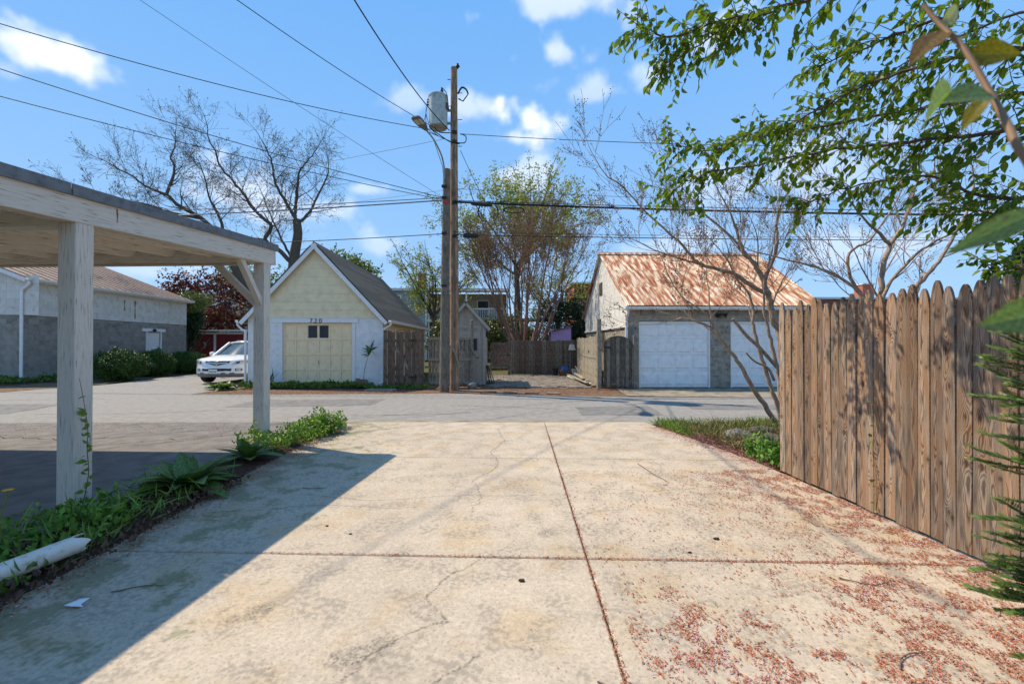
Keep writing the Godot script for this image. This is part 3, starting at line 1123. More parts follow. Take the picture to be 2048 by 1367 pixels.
# ---------------------------------------------------------------- cream gable garage
func make_cream_garage() -> void:
	rng.seed = 102
	var t := thing("gable_garage", "small cream sided garage with steep shingle roof, house number over its panelled door", "garage", Vector3(-6.40, 0, -15.30))
	var hw := 2.30
	var ln := 8.3
	var pk := 4.86
	var ev := 2.30
	# front wall of painted blocks each side of the door
	var wm := [M.white_paint]
	block_wall(t, Vector3(-hw, 0, 0), Vector3.RIGHT, Vector3.BACK, hw * 2, 2.32, wm, M.white_paint, [[hw - 1.12, hw + 1.26, 2.17]])
	bx(t, "side_wall", Vector3(hw - 0.1, 1.16, -ln * 0.5 - 0.1), Vector3(0.19, 2.32, ln - 0.2), M.cream)
	bx(t, "side_wall", Vector3(-hw + 0.1, 1.16, -ln * 0.5 - 0.1), Vector3(0.19, 2.32, ln - 0.2), M.white_paint)
	bx(t, "rear_wall", Vector3(0, 1.16, -ln + 0.09), Vector3(hw * 2 - 0.4, 2.32, 0.18), M.cream)
	bx(t, "floor_slab", Vector3(0, 0.01, -ln * 0.5), Vector3(hw * 2 - 0.42, 0.06, ln - 0.42), M.apron)
	# gable end boards
	var rise := pk - ev
	var y := 2.325
	while y < pk - 0.12:
		var y1 := minf(y + 0.285, pk - 0.08)
		var w0 := minf((pk - y) / rise * (hw + 0.02), hw)
		var w1 := (pk - y1) / rise * (hw + 0.02)
		lap_board(t, "siding_board", Vector3(0, 0, 0.0), Vector3.RIGHT, Vector3.BACK, -w0, w0, y, -w1, w1, y1 + 0.012, M.cream)
		y += 0.285
	for z in [-0.06, -ln + 0.06]:
		var g := MB.new()
		g.prism(PackedVector2Array([Vector2(-hw, 2.32), Vector2(hw, 2.32), Vector2(0, pk - 0.03)]), -0.05, 0.05)
		part(t, "gable_core", g, M.cream, Vector3(0, 0, z))
	# roof slopes: deck and courses of shingles
	var ex := hw + 0.24
	var eyy := ev - 0.10
	var top := Vector2(0, pk + 0.06)
	for sd in [1.0, -1.0]:
		var foot := Vector2(ex * sd, eyy)
		var dirv := (foot - top).normalized()
		var nrm := Vector2(-dirv.y * sd, dirv.x * sd)
		if nrm.y < 0:
			nrm = -nrm
		var sl := top.distance_to(foot)
		var ang := atan2(dirv.y, dirv.x)
		var bs := Basis(Vector3(dirv.x, dirv.y, 0), Vector3(nrm.x, nrm.y, 0), Vector3(dirv.x, dirv.y, 0).cross(Vector3(nrm.x, nrm.y, 0)))
		var mid := top.lerp(foot, 0.5)
		var roof := part(t, "roof", box_mesh(Vector3(sl, 0.06, ln + 0.34)), M.shingle, Vector3(mid.x - nrm.x * 0.03, mid.y - nrm.y * 0.03, -ln * 0.5), bs)
		var n := 26
		for k in n:
			var z := 0.17
			var pieces := 3 if sd > 0 else 1
			var cuts := [0.0, rnd(0.25, 0.4), rnd(0.6, 0.75), 1.0] if sd > 0 else [0.0, 1.0]
			for q in pieces:
				var l0: float = cuts[q] * (ln + 0.36)
				var l1: float = cuts[q + 1] * (ln + 0.36)
				var at := Vector3(-sl * 0.5 + (k + 0.5) * sl / n, 0.038 + rnd(-0.001, 0.002), (ln + 0.36) * 0.5 - (l0 + l1) * 0.5)
				var bb := Basis(Vector3.BACK, -0.055)
				if bs.z.z < 0:
					at.z = -at.z
				var mt: Material = M.shingle if rng.randf() < 0.55 else M.shingle_b
				part(roof, "shingle_course", box_mesh(Vector3(snappedf(sl / n + 0.02, 0.001), 0.011, snappedf(l1 - l0, 0.05))), mt, at, bb)
		# weathered rake boards on both gables
		for zz in [0.17, -ln - 0.17]:
			var c := Vector3(mid.x - nrm.x * 0.10, mid.y - nrm.y * 0.10, zz)
			part(t, "rake_board", box_mesh(Vector3(sl, 0.13, 0.03), 0.004), M.white_trim, c, bs)
		# gutters and downspouts
		gutter(t, Vector3((ex - 0.01) * sd, eyy - 0.04, 0.16), Vector3((ex - 0.01) * sd, eyy - 0.04, -ln - 0.16), Vector3(sd, 0, 0))
	downspout(t, [Vector3(ex + 0.05, eyy - 0.02, 0.08), Vector3(ex + 0.03, eyy - 0.12, 0.08), Vector3(hw + 0.06, eyy - 0.26, 0.05), Vector3(hw + 0.05, eyy - 0.42, 0.05), Vector3(hw + 0.05, 1.0, 0.05), Vector3(hw + 0.05, 0.28, 0.05), Vector3(hw + 0.02, 0.16, 0.10), Vector3(hw - 0.06, 0.08, 0.26)])
	downspout(t, [Vector3(-ex - 0.05, eyy - 0.02, 0.08), Vector3(-ex - 0.05, eyy - 0.12, 0.08), Vector3(-hw - 0.12, eyy - 0.30, 0.05), Vector3(-hw - 0.05, eyy - 0.34, 0.05), Vector3(-hw - 0.05, 1.0, 0.05), Vector3(-hw - 0.05, 0.1, 0.05)])
	# door surround
	bx(t, "lintel_trim", Vector3(-0.02, 2.245, 0.012), Vector3(2.96, 0.15, 0.03), M.white_trim, 0.004)
	bx(t, "jamb", Vector3(-1.17, 1.08, 0.012), Vector3(0.10, 2.17, 0.03), M.white_trim, 0.004)
	bx(t, "jamb", Vector3(1.31, 1.08, 0.012), Vector3(0.10, 2.17, 0.03), M.white_trim, 0.004)
	# panelled overhead door: four sections of six panels, two of them glazed
	var dw := 2.38
	var dh := 2.15
	var door := part(t, "garage_door", box_mesh(Vector3(dw, dh, 0.03)), M.cream_door, Vector3(0.07, dh * 0.5 + 0.01, -0.09))
	for k in 5:
		bx(door, "rail", Vector3(0, -dh * 0.5 + 0.035 + k * (dh - 0.07) / 4.0, 0.0235), Vector3(dw - 0.004, 0.066, 0.030), M.cream_door, 0.005)
	for k in 7:
		for r in 4:
			bx(door, "stile", Vector3(-dw * 0.5 + 0.03 + k * (dw - 0.06) / 6.0, -dh * 0.5 + 0.035 + (r + 0.5) * (dh - 0.07) / 4.0, 0.0235), Vector3(0.058, (dh - 0.07) / 4.0 - 0.068, 0.0295), M.cream_door, 0.005)
	for r in 4:
		for k in 6:
			var c := Vector3(-dw * 0.5 + 0.03 + (k + 0.5) * (dw - 0.06) / 6.0, -dh * 0.5 + 0.035 + (r + 0.5) * (dh - 0.07) / 4.0, 0.017)
			var s := Vector3((dw - 0.06) / 6.0 - 0.085, (dh - 0.07) / 4.0 - 0.095, 0.008)
			if r == 3 and (k == 2 or k == 3):
				bx(door, "window_pane", c, s, M.dark_glass)
			else:
				bx(door, "panel", c, s, M.cream_door, 0.003)
	bx(door, "handle", Vector3(0.02, -0.28, 0.04), Vector3(0.025, 0.13, 0.02), M.galv, 0.004)
	# house number, dark numerals fixed to the trim
	var tm := TextMesh.new()
	tm.text = "7 2 0"
	var fnt := SystemFont.new()
	fnt.font_names = PackedStringArray(["Droid Sans"])
	tm.font = fnt
	tm.font_size = 20
	tm.pixel_size = 0.0098
	tm.depth = 0.015
	part(t, "house_number", tm, M.black_metal, Vector3(0.02, 2.235, 0.036))


# ---------------------------------------------------------------- block garage with metal roof, beyond the side drive
func make_block_garage() -> void:
	rng.seed = 103
	var x0 := -18.0
	var z0 := -16.97
	var ln := 8.6
	var t := thing("block_garage", "long grey block garage with white shingle upper walls and brown metal roof", "garage", Vector3(x0, 0, z0))
	var bl := []
	for k in 3:
		bl.append(tri(lin(0.37 + 0.02 * k, 0.345 + 0.02 * k, 0.31 + 0.018 * k), ntex(50 + k, 0.012, [0.0, 0.3, 0.55, 1.0], [Color(0.76, 0.74, 0.71), Color(0.9, 0.89, 0.87), Color(0.97, 0.965, 0.95), Color(1, 1, 1)], 5), Vector3(0.33, 0.3, 0.33), 0.95, M.fine, Vector3(1.6, 1.6, 1.6), M.bumpy, 0.2))
	var core := tri(lin(0.31, 0.29, 0.26), M.blotch, Vector3(0.4, 0.4, 0.4), 0.95)
	var sm := tri(lin(0.87, 0.85, 0.79), ntex(55, 0.014, [0.0, 0.2, 0.36, 1.0], [Color(0.74, 0.7, 0.65), Color(0.88, 0.86, 0.83), Color(0.96, 0.95, 0.93), Color(1, 1, 1)], 5), Vector3(0.35, 0.3, 0.35), 0.85, M.fine, Vector3(1.8, 1.8, 1.8))
	var sm2 := tri(lin(0.82, 0.80, 0.745), ntex(56, 0.014, [0.0, 0.2, 0.36, 1.0], [Color(0.74, 0.7, 0.65), Color(0.88, 0.86, 0.83), Color(0.96, 0.95, 0.93), Color(1, 1, 1)], 5), Vector3(0.4, 0.3, 0.4), 0.85, M.fine, Vector3(1.5, 1.5, 1.5))
	# the wall along the side drive faces east
	block_wall(t, Vector3(0, 0, 0), Vector3(0, 0, -1), Vector3.RIGHT, ln, 2.52, bl, core, [[5.75, 6.72, 2.1]])
	block_wall(t, Vector3(-1.6, 0, 0), Vector3.RIGHT, Vector3.BACK, 1.6, 2.52, bl, core)
	bx(t, "front_wall", Vector3(-5.5, 1.26, -0.1), Vector3(7.8, 2.52, 0.19), core)
	bx(t, "rear_wall", Vector3(-4.7, 1.9, -ln + 0.1), Vector3(9.2, 3.8, 0.19), core)
	bx(t, "west_wall", Vector3(-9.3, 1.9, -ln * 0.5), Vector3(0.19, 3.8, ln - 0.4), core)
	# upper walls: courses of large fibre shingles over boarding
	bx(t, "boarding", Vector3(-0.09, 3.27, -ln * 0.5), Vector3(0.16, 1.48, ln), core)
	bx(t, "boarding", Vector3(-4.79, 3.27, -0.09), Vector3(9.2, 1.48, 0.16), core)
	for r in 5:
		var y := 2.54 + r * 0.298
		var z := -0.3 if r % 2 == 1 else 0.0
		while z < ln:
			var a := maxf(z, 0.0)
			var b := minf(z + 0.6, ln)
			if b - a > 0.05:
				lap_board(t, "wall_shingle", Vector3(0, 0, 0), Vector3(0, 0, -1), Vector3.RIGHT, a + 0.003, b - 0.003, y + rnd(-0.004, 0.004), a + 0.003, b - 0.003, y + 0.305, sm if rng.randf() < 0.6 else sm2, 0.014)
			z += 0.6
		var x := -1.8
		while x < 0.0:
			lap_board(t, "wall_shingle", Vector3(0, 0, 0), Vector3.RIGHT, Vector3.BACK, x + 0.003, x + 0.597, y, x + 0.003, x + 0.597, y + 0.305, sm if rng.randf() < 0.6 else sm2, 0.014)
			x += 0.6
	var gp := MB.new()
	gp.prism(PackedVector2Array([Vector2(-9.35, 3.95), Vector2(0, 3.95), Vector2(-4.7, 5.75)]), -0.05, 0.0)
	part(t, "gable", gp, sm2)
	var gp2 := MB.new()
	gp2.prism(PackedVector2Array([Vector2(-9.35, 3.75), Vector2(0, 3.75), Vector2(-4.7, 5.75)]), -0.05, 0.0)
	part(t, "gable", gp2, sm2, Vector3(0, 0, -ln + 0.1))
	# rust run down from nails
	var rm := tri(lin(0.33, 0.14, 0.05), M.fine, Vector3(3, 1, 3), 0.95)
	for s in [[2.45, 3.62, 0.85, 0.055], [5.05, 3.55, 0.85, 0.06], [4.45, 3.55, 0.5, 0.03], [2.05, 3.5, 0.5, 0.03]]:
		var mb := MB.new()
		var w := float(s[3])
		for k in 12:
			var ya: float = s[1] - s[2] * k / 12.0
			var yb: float = s[1] - s[2] * (k + 1) / 12.0
			var w2 := clampf(w + rnd(-0.016, 0.013), 0.015, 0.075)
			mb.quad(Vector3(0.0185, yb, -s[0] + w2), Vector3(0.0185, yb, -s[0] - w2), Vector3(0.0185, ya, -s[0] - w), Vector3(0.0185, ya, -s[0] + w))
			w = w2
		part(t, "rust_streak", mb, rm)
	# ribbed metal roof in panels
	var rt := tri(lin(0.27, 0.19, 0.145), ntex(57, 0.02, [0.0, 0.4, 1.0], [Color(0.72, 0.66, 0.62), Color(0.92, 0.9, 0.88), Color(1, 1, 1)], 4), Vector3(0.4, 0.4, 0.4), 0.6)
	for sd in [1.0, -1.0]:
		var foot := Vector2(0.28, 3.93) if sd > 0 else Vector2(-9.68, 3.93)
		var top := Vector2(-4.7, 5.86)
		var d := (foot - top).normalized()
		var nn := Vector2(-d.y, d.x)
		if nn.y < 0:
			nn = -nn
		var bs := Basis(Vector3(d.x, d.y, 0), Vector3(nn.x, nn.y, 0), Vector3(d.x, d.y, 0).cross(Vector3(nn.x, nn.y, 0)))
		var sl := top.distance_to(foot)
		var pw := 0.445
		for k in 20:
			var z := 0.18 - (k + 0.5) * pw
			var p := part(t, "roof_panel", box_mesh(Vector3(sl, 0.012, pw - 0.006)), rt, Vector3((foot.x + top.x) * 0.5, (foot.y + top.y) * 0.5, z), bs)
			bx(p, "seam", Vector3(0, 0.016, pw * 0.5), Vector3(sl, 0.03, 0.02), rt)
	gutter(t, Vector3(0.27, 3.83, 0.15), Vector3(0.27, 3.83, -ln - 0.15), Vector3.RIGHT)
	bx(t, "fascia", Vector3(0.255, 3.875, -ln * 0.5), Vector3(0.02, 0.14, ln + 0.3), M.white_trim)
	bx(t, "soffit", Vector3(0.13, 3.80, -ln * 0.5), Vector3(0.24, 0.015, ln + 0.2), M.white_trim)
	for zz in [0.17]:
		var d2 := (Vector2(0.28, 3.93) - Vector2(-4.7, 5.86)).normalized()
		var bs2 := Basis(Vector3(d2.x, d2.y, 0), Vector3(-d2.y, d2.x, 0), Vector3(0, 0, 1))
		part(t, "rake_board", box_mesh(Vector3(5.3, 0.15, 0.03)), M.white_trim, Vector3(-2.2, 4.80, zz), bs2)
	downspout(t, [Vector3(0.33, 3.80, 0.12), Vector3(0.30, 3.66, 0.10), Vector3(0.04, 3.48, 0.06), Vector3(0.02, 3.3, 0.06), Vector3(0.02, 1.5, 0.06), Vector3(0.02, 0.22, 0.06), Vector3(0.05, 0.10, 0.12), Vector3(0.14, 0.05, 0.22)], 0.05)
	# side door with a plank lintel and a lamp
	var dm := part(t, "door", box_mesh(Vector3(0.04, 2.05, 0.86), 0.004), M.white_paint, Vector3(-0.05, 1.03, -6.24))
	for k in 3:
		bx(dm, "door_panel", Vector3(0.024, 0.62 - k * 0.62, 0), Vector3(0.012, 0.42, 0.6), M.white_trim, 0.004)
	bx(dm, "latch", Vector3(0.035, -0.12, 0.33), Vector3(0.03, 0.04, 0.10), M.black_metal)
	bx(t, "door_frame", Vector3(0.015, 1.05, -5.77), Vector3(0.04, 2.1, 0.08), M.white_trim)
	bx(t, "door_frame", Vector3(0.015, 1.05, -6.71), Vector3(0.04, 2.1, 0.08), M.white_trim)
	bx(t, "door_lintel", Vector3(0.03, 2.17, -6.22), Vector3(0.07, 0.16, 1.5), M.white_trim, 0.006)
	var lamp := MB.new()
	lamp.lathe([Vector2(0.0, 0.10), Vector2(0.05, 0.09), Vector2(0.09, 0.02), Vector2(0.07, -0.03), Vector2(0.0, -0.05)], 10)
	part(t, "wall_lamp", lamp, M.black_metal, Vector3(0.16, 2.14, -6.1))


# ---------------------------------------------------------------- garage with the rusty roof
func make_rusty_garage() -> void:
	rng.seed = 104
	var x0 := 4.15
	var z0 := -14.35
	var wd := 6.2
	var dp := 7.2
	var t := thing("rusty_garage", "two door block garage with rust streaked corrugated metal roof", "garage", Vector3(x0, 0, z0))
	var bl := []
	for k in 3:
		bl.append(tri(lin(0.42 + 0.025 * k, 0.385 + 0.02 * k, 0.32 + 0.02 * k), ntex(60 + k, 0.014, [0.0, 0.25, 0.5, 1.0], [Color(0.6, 0.58, 0.56), Color(0.84, 0.82, 0.8), Color(0.95, 0.94, 0.92), Color(1, 1, 1)], 5), Vector3(0.45, 0.4, 0.45), 0.95, M.fine, Vector3(1.8, 1.8, 1.8), M.bumpy, 0.2))
	var core := tri(lin(0.26, 0.24, 0.21), M.blotch, Vector3(0.4, 0.4, 0.4), 0.95)
	block_wall(t, Vector3(0, 0, 0), Vector3.RIGHT, Vector3.BACK, wd, 2.62, bl, core, [[0.37, 2.72, 2.17], [3.42, 5.77, 2.17]])
	block_wall(t, Vector3(0, 0, -dp), Vector3.BACK, Vector3.LEFT, dp, 2.0, bl, core)
	bx(t, "east_wall", Vector3(wd - 0.1, 1.3, -dp * 0.5 - 0.1), Vector3(0.19, 2.6, dp - 0.25), core)
	bx(t, "rear_wall", Vector3(wd * 0.5, 1.3, -dp + 0.1), Vector3(wd - 0.42, 2.6, 0.19), core)
	bx(t, "floor_slab", Vector3(wd * 0.5, 0.0, -dp * 0.5), Vector3(wd - 0.4, 0.05, dp - 0.4), M.apron)
	# gable end of upright boards with worn white paint
	var wp := ntex(64, 0.02, [0.0, 0.28, 0.4, 0.55, 1.0], [Color(0.45, 0.43, 0.41), Color(0.64, 0.62, 0.6), Color(0.86, 0.85, 0.83), Color(0.96, 0.95, 0.94), Color(1, 1, 1)], 5)
	var wm := []
	for k in 3:
		wm.append(tri(lin(0.84 - 0.05 * k, 0.83 - 0.05 * k, 0.80 - 0.05 * k), wp, Vector3(4.5, 0.3 + 0.05 * k, 4.5), 0.9))
	var n := 34
	for k in n:
		var za := dp * k / n
		var zb := dp * (k + 1) / n
		var ha := 5.02 - absf(za - dp * 0.5) / (dp * 0.5) * 2.36
		var hb := 5.02 - absf(zb - dp * 0.5) / (dp * 0.5) * 2.36
		if zb > 3.62 and za < 4.22:
			pass
		var foot := 2.06
		var mb := MB.new()
		mb.prism(PackedVector2Array([Vector2(za + 0.002, foot), Vector2(zb - 0.002, foot), Vector2(zb - 0.002, hb), Vector2(za + 0.002, ha)]), 0.0, 0.02, Transform3D(Basis(Vector3(0, 0, -1), Vector3.UP, Vector3(1, 0, 0)), Vector3(-0.022 + rnd(-0.002, 0.002), 0, 0)))
		part(t, "gable_board", mb, wm[rng.randi() % 3])
	var gc := MB.new()
	gc.prism(PackedVector2Array([Vector2(0, 2.0), Vector2(dp, 2.0), Vector2(dp, 2.62), Vector2(dp * 0.5, 4.98), Vector2(0, 2.62)]), 0.0, 0.06, Transform3D(Basis(Vector3(0, 0, -1), Vector3.UP, Vector3(1, 0, 0)), Vector3(0.002, 0, 0)))
	part(t, "gable_core", gc, core)
	bx(t, "sill_board", Vector3(-0.035, 2.04, -dp * 0.5), Vector3(0.07, 0.09, dp + 0.1), M.white_trim, 0.005)
	var win := part(t, "gable_window", box_mesh(Vector3(0.03, 0.52, 0.5), 0.004), M.dark_wood, Vector3(-0.035, 3.72, -3.78))
	for k in 5:
		bx(win, "louvre", Vector3(-0.02, -0.19 + 0.095 * k, 0), Vector3(0.02, 0.06, 0.42), M.grey_wood, 0.0, Basis(Vector3.BACK, 0.5))
	bx(t, "wall_hatch", Vector3(-0.012, 1.55, -3.5), Vector3(0.02, 0.8, 0.45), M.dark_wood)
	# corrugated sheets
	var rt := ntex(65, 0.010, [0.0, 0.26, 0.40, 0.52, 0.62, 0.74, 1.0], [Color(0.46, 0.25, 0.16), Color(0.62, 0.36, 0.24), Color(0.72, 0.48, 0.35), Color(0.80, 0.64, 0.52), Color(0.88, 0.79, 0.69), Color(0.93, 0.88, 0.81), Color(0.96, 0.93, 0.89)], 6)
	var rms := []
	for k in 4:
		var m := uvm(lin(0.80, 0.76, 0.71) if k % 2 == 0 else lin(0.70, 0.63, 0.57), rt, Vector2(0.9, 0.17), 0.75)
		m.uv1_offset = Vector3(0.23 * k, 0.31 * k, 0)
		rms.append(m)
	for sd in [1.0, -1.0]:
		var top := Vector2(-dp * 0.5, 5.13)
		var foot := Vector2(0.24, 2.66) if sd > 0 else Vector2(-dp - 0.24, 2.66)
		var sl := top.distance_to(foot)
		var d := (foot - top).normalized()
		var nn := Vector2(-d.y, d.x)
		if nn.y < 0:
			nn = -nn
		var rows := [[0.0, 0.40], [0.37, 0.73], [0.70, 1.0]]
		for r in 3:
			for k in 10:
				var u0 := -0.17 + k * 0.655
				var mb := MB.new()
				var off := Vector2(rnd(0, 5), rnd(0, 5))
				var lift := 0.006 * r + 0.004 * (k % 2)
				for s in 40:
					var xa := u0 + 0.68 * s / 40.0
					var xb := u0 + 0.68 * (s + 1) / 40.0
					var ya := 0.011 * sin(TAU * s / 4.0 + 0.4)
					var yb := 0.011 * sin(TAU * (s + 1) / 4.0 + 0.4)
					var p := []
					for e in [[xa, ya], [xb, yb]]:
						for f in rows[r]:
							var q: Vector2 = top.lerp(foot, f) + nn * (e[1] + lift + 0.02)
							p.append(Vector3(e[0], q.y, q.x))
					var t0 := Vector2(xa, rows[r][0] * sl) + off
					var t1 := Vector2(xb, rows[r][0] * sl) + off
					var t2 := Vector2(xb, rows[r][1] * sl) + off
					var t3 := Vector2(xa, rows[r][1] * sl) + off
					if sd > 0:
						mb.quad(p[1], p[3], p[2], p[0], t3, t2, t1, t0)
					else:
						mb.quad(p[0], p[2], p[3], p[1], t0, t1, t2, t3)
				part(t, "roof_sheet", mb, rms[rng.randi() % 4])
	var cap := MB.new()
	cap.prism(PackedVector2Array([Vector2(-0.16, -0.09), Vector2(0.16, -0.09), Vector2(0.0, 0.03)]), -0.2, wd + 0.2, Transform3D(Basis(Vector3(0, 0, 1), Vector3.UP, Vector3(-1, 0, 0)).inverse(), Vector3(0, 5.18, -dp * 0.5)))
	part(t, "ridge_cap", cap, rms[1])
	for sd in [1.0, -1.0]:
		# verge boards under the sheets
		var a := Vector3(-0.03, 5.06, -dp * 0.5)
		var b := Vector3(-0.03, 2.62, 0.16 if sd > 0 else -dp - 0.16)
		part(t, "verge_board", box_mesh(Vector3(0.025, snappedf(a.distance_to(b), 0.01), 0.12)), M.white_trim, (a + b) * 0.5 + Vector3(0, -0.02, 0), Basis(Vector3.RIGHT, atan2((b - a).z, (b - a).y)))
	bx(t, "fascia", Vector3(wd * 0.5, 2.60, 0.185), Vector3(wd + 0.3, 0.10, 0.025), M.white_trim)
	gutter(t, Vector3(-0.15, 2.55, 0.20), Vector3(wd + 0.15, 2.55, 0.20), Vector3.BACK)
	downspout(t, [Vector3(-0.06, 2.53, 0.25), Vector3(-0.06, 2.44, 0.23), Vector3(-0.07, 2.26, 0.07), Vector3(-0.07, 2.10, 0.05), Vector3(-0.07, 1.0, 0.05), Vector3(-0.07, 0.1, 0.05)], 0.042)
	# two white sectional doors
	for x in [0.37, 3.42]:
		var dm := tri(lin(0.84, 0.84, 0.83), M.soft, Vector3(0.5, 0.5, 0.5), 0.5)
		var door := part(t, "garage_door", box_mesh(Vector3(2.35, 2.15, 0.03)), dm, Vector3(x + 1.175, 1.085, -0.075))
		for r in 4:
			var sec := bx(door, "section", Vector3(0, -0.806 + r * 0.537, 0.0185), Vector3(2.34, 0.520, 0.016), dm, 0.006)
			for k in 4:
				bx(sec, "panel", Vector3(-0.88 + k * 0.587, 0, 0.0095), Vector3(0.49, 0.35, 0.034), dm, 0.013)
		bx(t, "door_stop", Vector3(x + 0.02, 1.08, -0.03), Vector3(0.05, 2.16, 0.06), M.white_trim)
		bx(t, "door_stop", Vector3(x + 2.33, 1.08, -0.03), Vector3(0.05, 2.16, 0.06), M.white_trim)
		bx(t, "door_head", Vector3(x + 1.175, 2.145, -0.03), Vector3(2.26, 0.05, 0.06), M.white_trim)
	# bolts in the jambs and the twin floodlight under the eave
	for p in [[0.25, 0.55], [0.25, 1.25], [0.25, 1.95], [2.85, 0.5], [2.85, 1.3], [3.3, 0.6], [3.3, 1.3], [3.3, 1.98]]:
		bx(t, "bolt", Vector3(p[0], p[1], 0.01), Vector3(0.03, 0.03, 0.02), M.black_metal, 0.003)
	var fl := MB.new()
	fl.box(Vector3.ZERO, Vector3(0.12, 0.05, 0.10), Basis(), 0.01)
	for s in [-1.0, 1.0]:
		fl.lathe([Vector2(0.0, -0.11), Vector2(0.035, -0.10), Vector2(0.04, -0.04), Vector2(0.085, 0.03), Vector2(0.08, 0.04), Vector2(0.0, 0.02)], 10, Transform3D(along(Vector3(s * 0.9, -0.35, 0.5)), Vector3(s * 0.13, -0.02, 0.05)))
	part(t, "floodlight", fl, M.black_metal, Vector3(3.05, 2.40, 0.09))


# ---------------------------------------------------------------- small sheds
func make_sheds() -> void:
	rng.seed = 105
	# grey shed beside the poles
	var g := thing("garden_shed", "narrow grey-beige board shed with pointed gable and small door window", "shed", Vector3(-1.25, 0, -15.5))
	var gm := tri(lin(0.46, 0.405, 0.33), M.fine, Vector3(3, 0.6, 3), 0.9, M.soft, Vector3(0.8, 0.8, 0.8))
	var gm2 := tri(lin(0.53, 0.47, 0.385), M.fine, Vector3(3, 0.6, 3), 0.9, M.soft, Vector3(0.7, 0.7, 0.7))
	var hw := 0.69
	var dp := 1.9
	for k in 9:
		var x := -hw + (k + 0.5) * 2 * hw / 9
		var h0 := 2.10 + (1.0 - absf(x - hw / 9) / hw) * 0.74
		var h1 := 2.10 + (1.0 - absf(x + hw / 9) / hw) * 0.74
		var mb := MB.new()
		mb.prism(PackedVector2Array([Vector2(x - hw / 9 + 0.002, 0), Vector2(x + hw / 9 - 0.002, 0), Vector2(x + hw / 9 - 0.002, h1), Vector2(x - hw / 9 + 0.002, h0)]), -0.02, 0.0)
		part(g, "wall_board", mb, gm if k % 2 == 0 else gm2)
	for s in [-1.0, 1.0]:
		for k in 11:
			bx(g, "wall_board", Vector3(s * (hw - 0.01), 1.04, -0.02 - (k + 0.5) * dp / 11), Vector3(0.02, 2.08, dp / 11 - 0.004), gm if k % 2 == 0 else gm2)
	bx(g, "rear_wall", Vector3(0, 1.04, -dp), Vector3(hw * 2, 2.08, 0.02), gm)
	for s in [-1.0, 1.0]:
		var top := Vector3(0, 2.92, -dp * 0.5)
		var foot := Vector3(s * (hw + 0.16), 1.98, -dp * 0.5)
		var d := (foot - top).normalized()
		var b := Basis(d, Vector3(-d.y * s, d.x * s, 0), Vector3(0, 0, s))
		part(g, "roof", box_mesh(Vector3(1.27, 0.05, dp + 0.3)), M.shingle_b, (top + foot) * 0.5, b)
		part(g, "rake_board", box_mesh(Vector3(1.24, 0.10, 0.025), 0.003), gm2, (top + foot) * 0.5 + Vector3(0, -0.06, dp * 0.5 + 0.14), b)
	bx(g, "head_board", Vector3(0, 2.04, 0.012), Vector3(hw * 2, 0.09, 0.022), gm2, 0.003)
	bx(g, "corner_board", Vector3(hw - 0.045, 1.0, 0.012), Vector3(0.09, 1.98, 0.022), gm2, 0.003)
	bx(g, "corner_board", Vector3(-hw + 0.045, 1.0, 0.012), Vector3(0.09, 1.98, 0.022), gm2, 0.003)
	var door := part(g, "door", box_mesh(Vector3(0.86, 1.84, 0.03), 0.004), gm2, Vector3(0.06, 0.96, 0.016))
	for x in [-0.21, 0.22]:
		var f := part(door, "window", box_mesh(Vector3(0.32, 0.50, 0.02), 0.003), gm, Vector3(x, 0.46, 0.022))
		bx(f, "pane", Vector3(0, 0, 0.009), Vector3(0.24, 0.42, 0.008), M.dark_glass)
	for k in 5:
		bx(door, "door_board", Vector3(-0.344 + k * 0.172, -0.36, 0.023), Vector3(0.158, 1.08, 0.018), gm if k % 2 == 0 else gm2, 0.003)
	bx(door, "latch", Vector3(0.36, 0.0, 0.03), Vector3(0.08, 0.03, 0.02), M.black_metal)
	bx(g, "wall_lamp", Vector3(hw + 0.05, 1.78, -0.12), Vector3(0.09, 0.2, 0.10), M.black_metal, 0.01)
	# red shed with crescent
	var r := thing("red_shed", "low red board shed with white trim and a crescent moon on its door", "shed", Vector3(-17.9, 0, -28.2))
	var rm := tri(lin(0.34, 0.05, 0.055), M.fine, Vector3(4, 0.5, 4), 0.85, M.blotch, Vector3(0.9, 0.9, 0.9))
	for k in 17:
		bx(r, "wall_board", Vector3(-1.62 + k * 0.203, 1.1, 0), Vector3(0.199, 2.2, 0.03), rm)
	bx(r, "side_wall", Vector3(-1.72, 1.1, -1.0), Vector3(0.04, 2.2, 2.0), rm)
	bx(r, "side_wall", Vector3(1.73, 1.1, -1.0), Vector3(0.04, 2.2, 2.0), rm)
	bx(r, "roof", Vector3(0, 2.34, -0.85), Vector3(4.3, 0.07, 2.6), M.white_trim, 0.005, Basis(Vector3.RIGHT, 0.03))
	bx(r, "eave_board", Vector3(0, 2.27, 0.32), Vector3(4.1, 0.05, 0.05), M.brown_wood)
	bx(r, "trim", Vector3(0, 2.15, 0.03), Vector3(3.5, 0.12, 0.03), M.white_trim)
	for x in [-1.68, -0.16, 1.68]:
		bx(r, "trim", Vector3(x, 1.04, 0.03), Vector3(0.13, 2.08, 0.03), M.white_trim)
	var moon := PackedVector2Array()
	for k in 15:
		var a := -PI * 0.5 + PI * k / 14.0
		moon.push_back(Vector2(cos(a), sin(a)) * 0.22)
	for k in 13:
		var a := PI * 0.5 - PI * (k + 1) / 14.0
		moon.push_back(Vector2(cos(a) * 0.11, sin(a) * 0.22))
	var mm := MB.new()
	mm.prism(moon, 0.0, 0.02)
	part(r, "crescent_moon", mm, M.white_trim, Vector3(-0.92, 1.40, 0.018))
	# purple lean-to behind the board fence
	var p := thing("lilac_shed", "small lilac painted lean-to playhouse behind the board fence", "shed", Vector3(3.25, 0, -25.0))
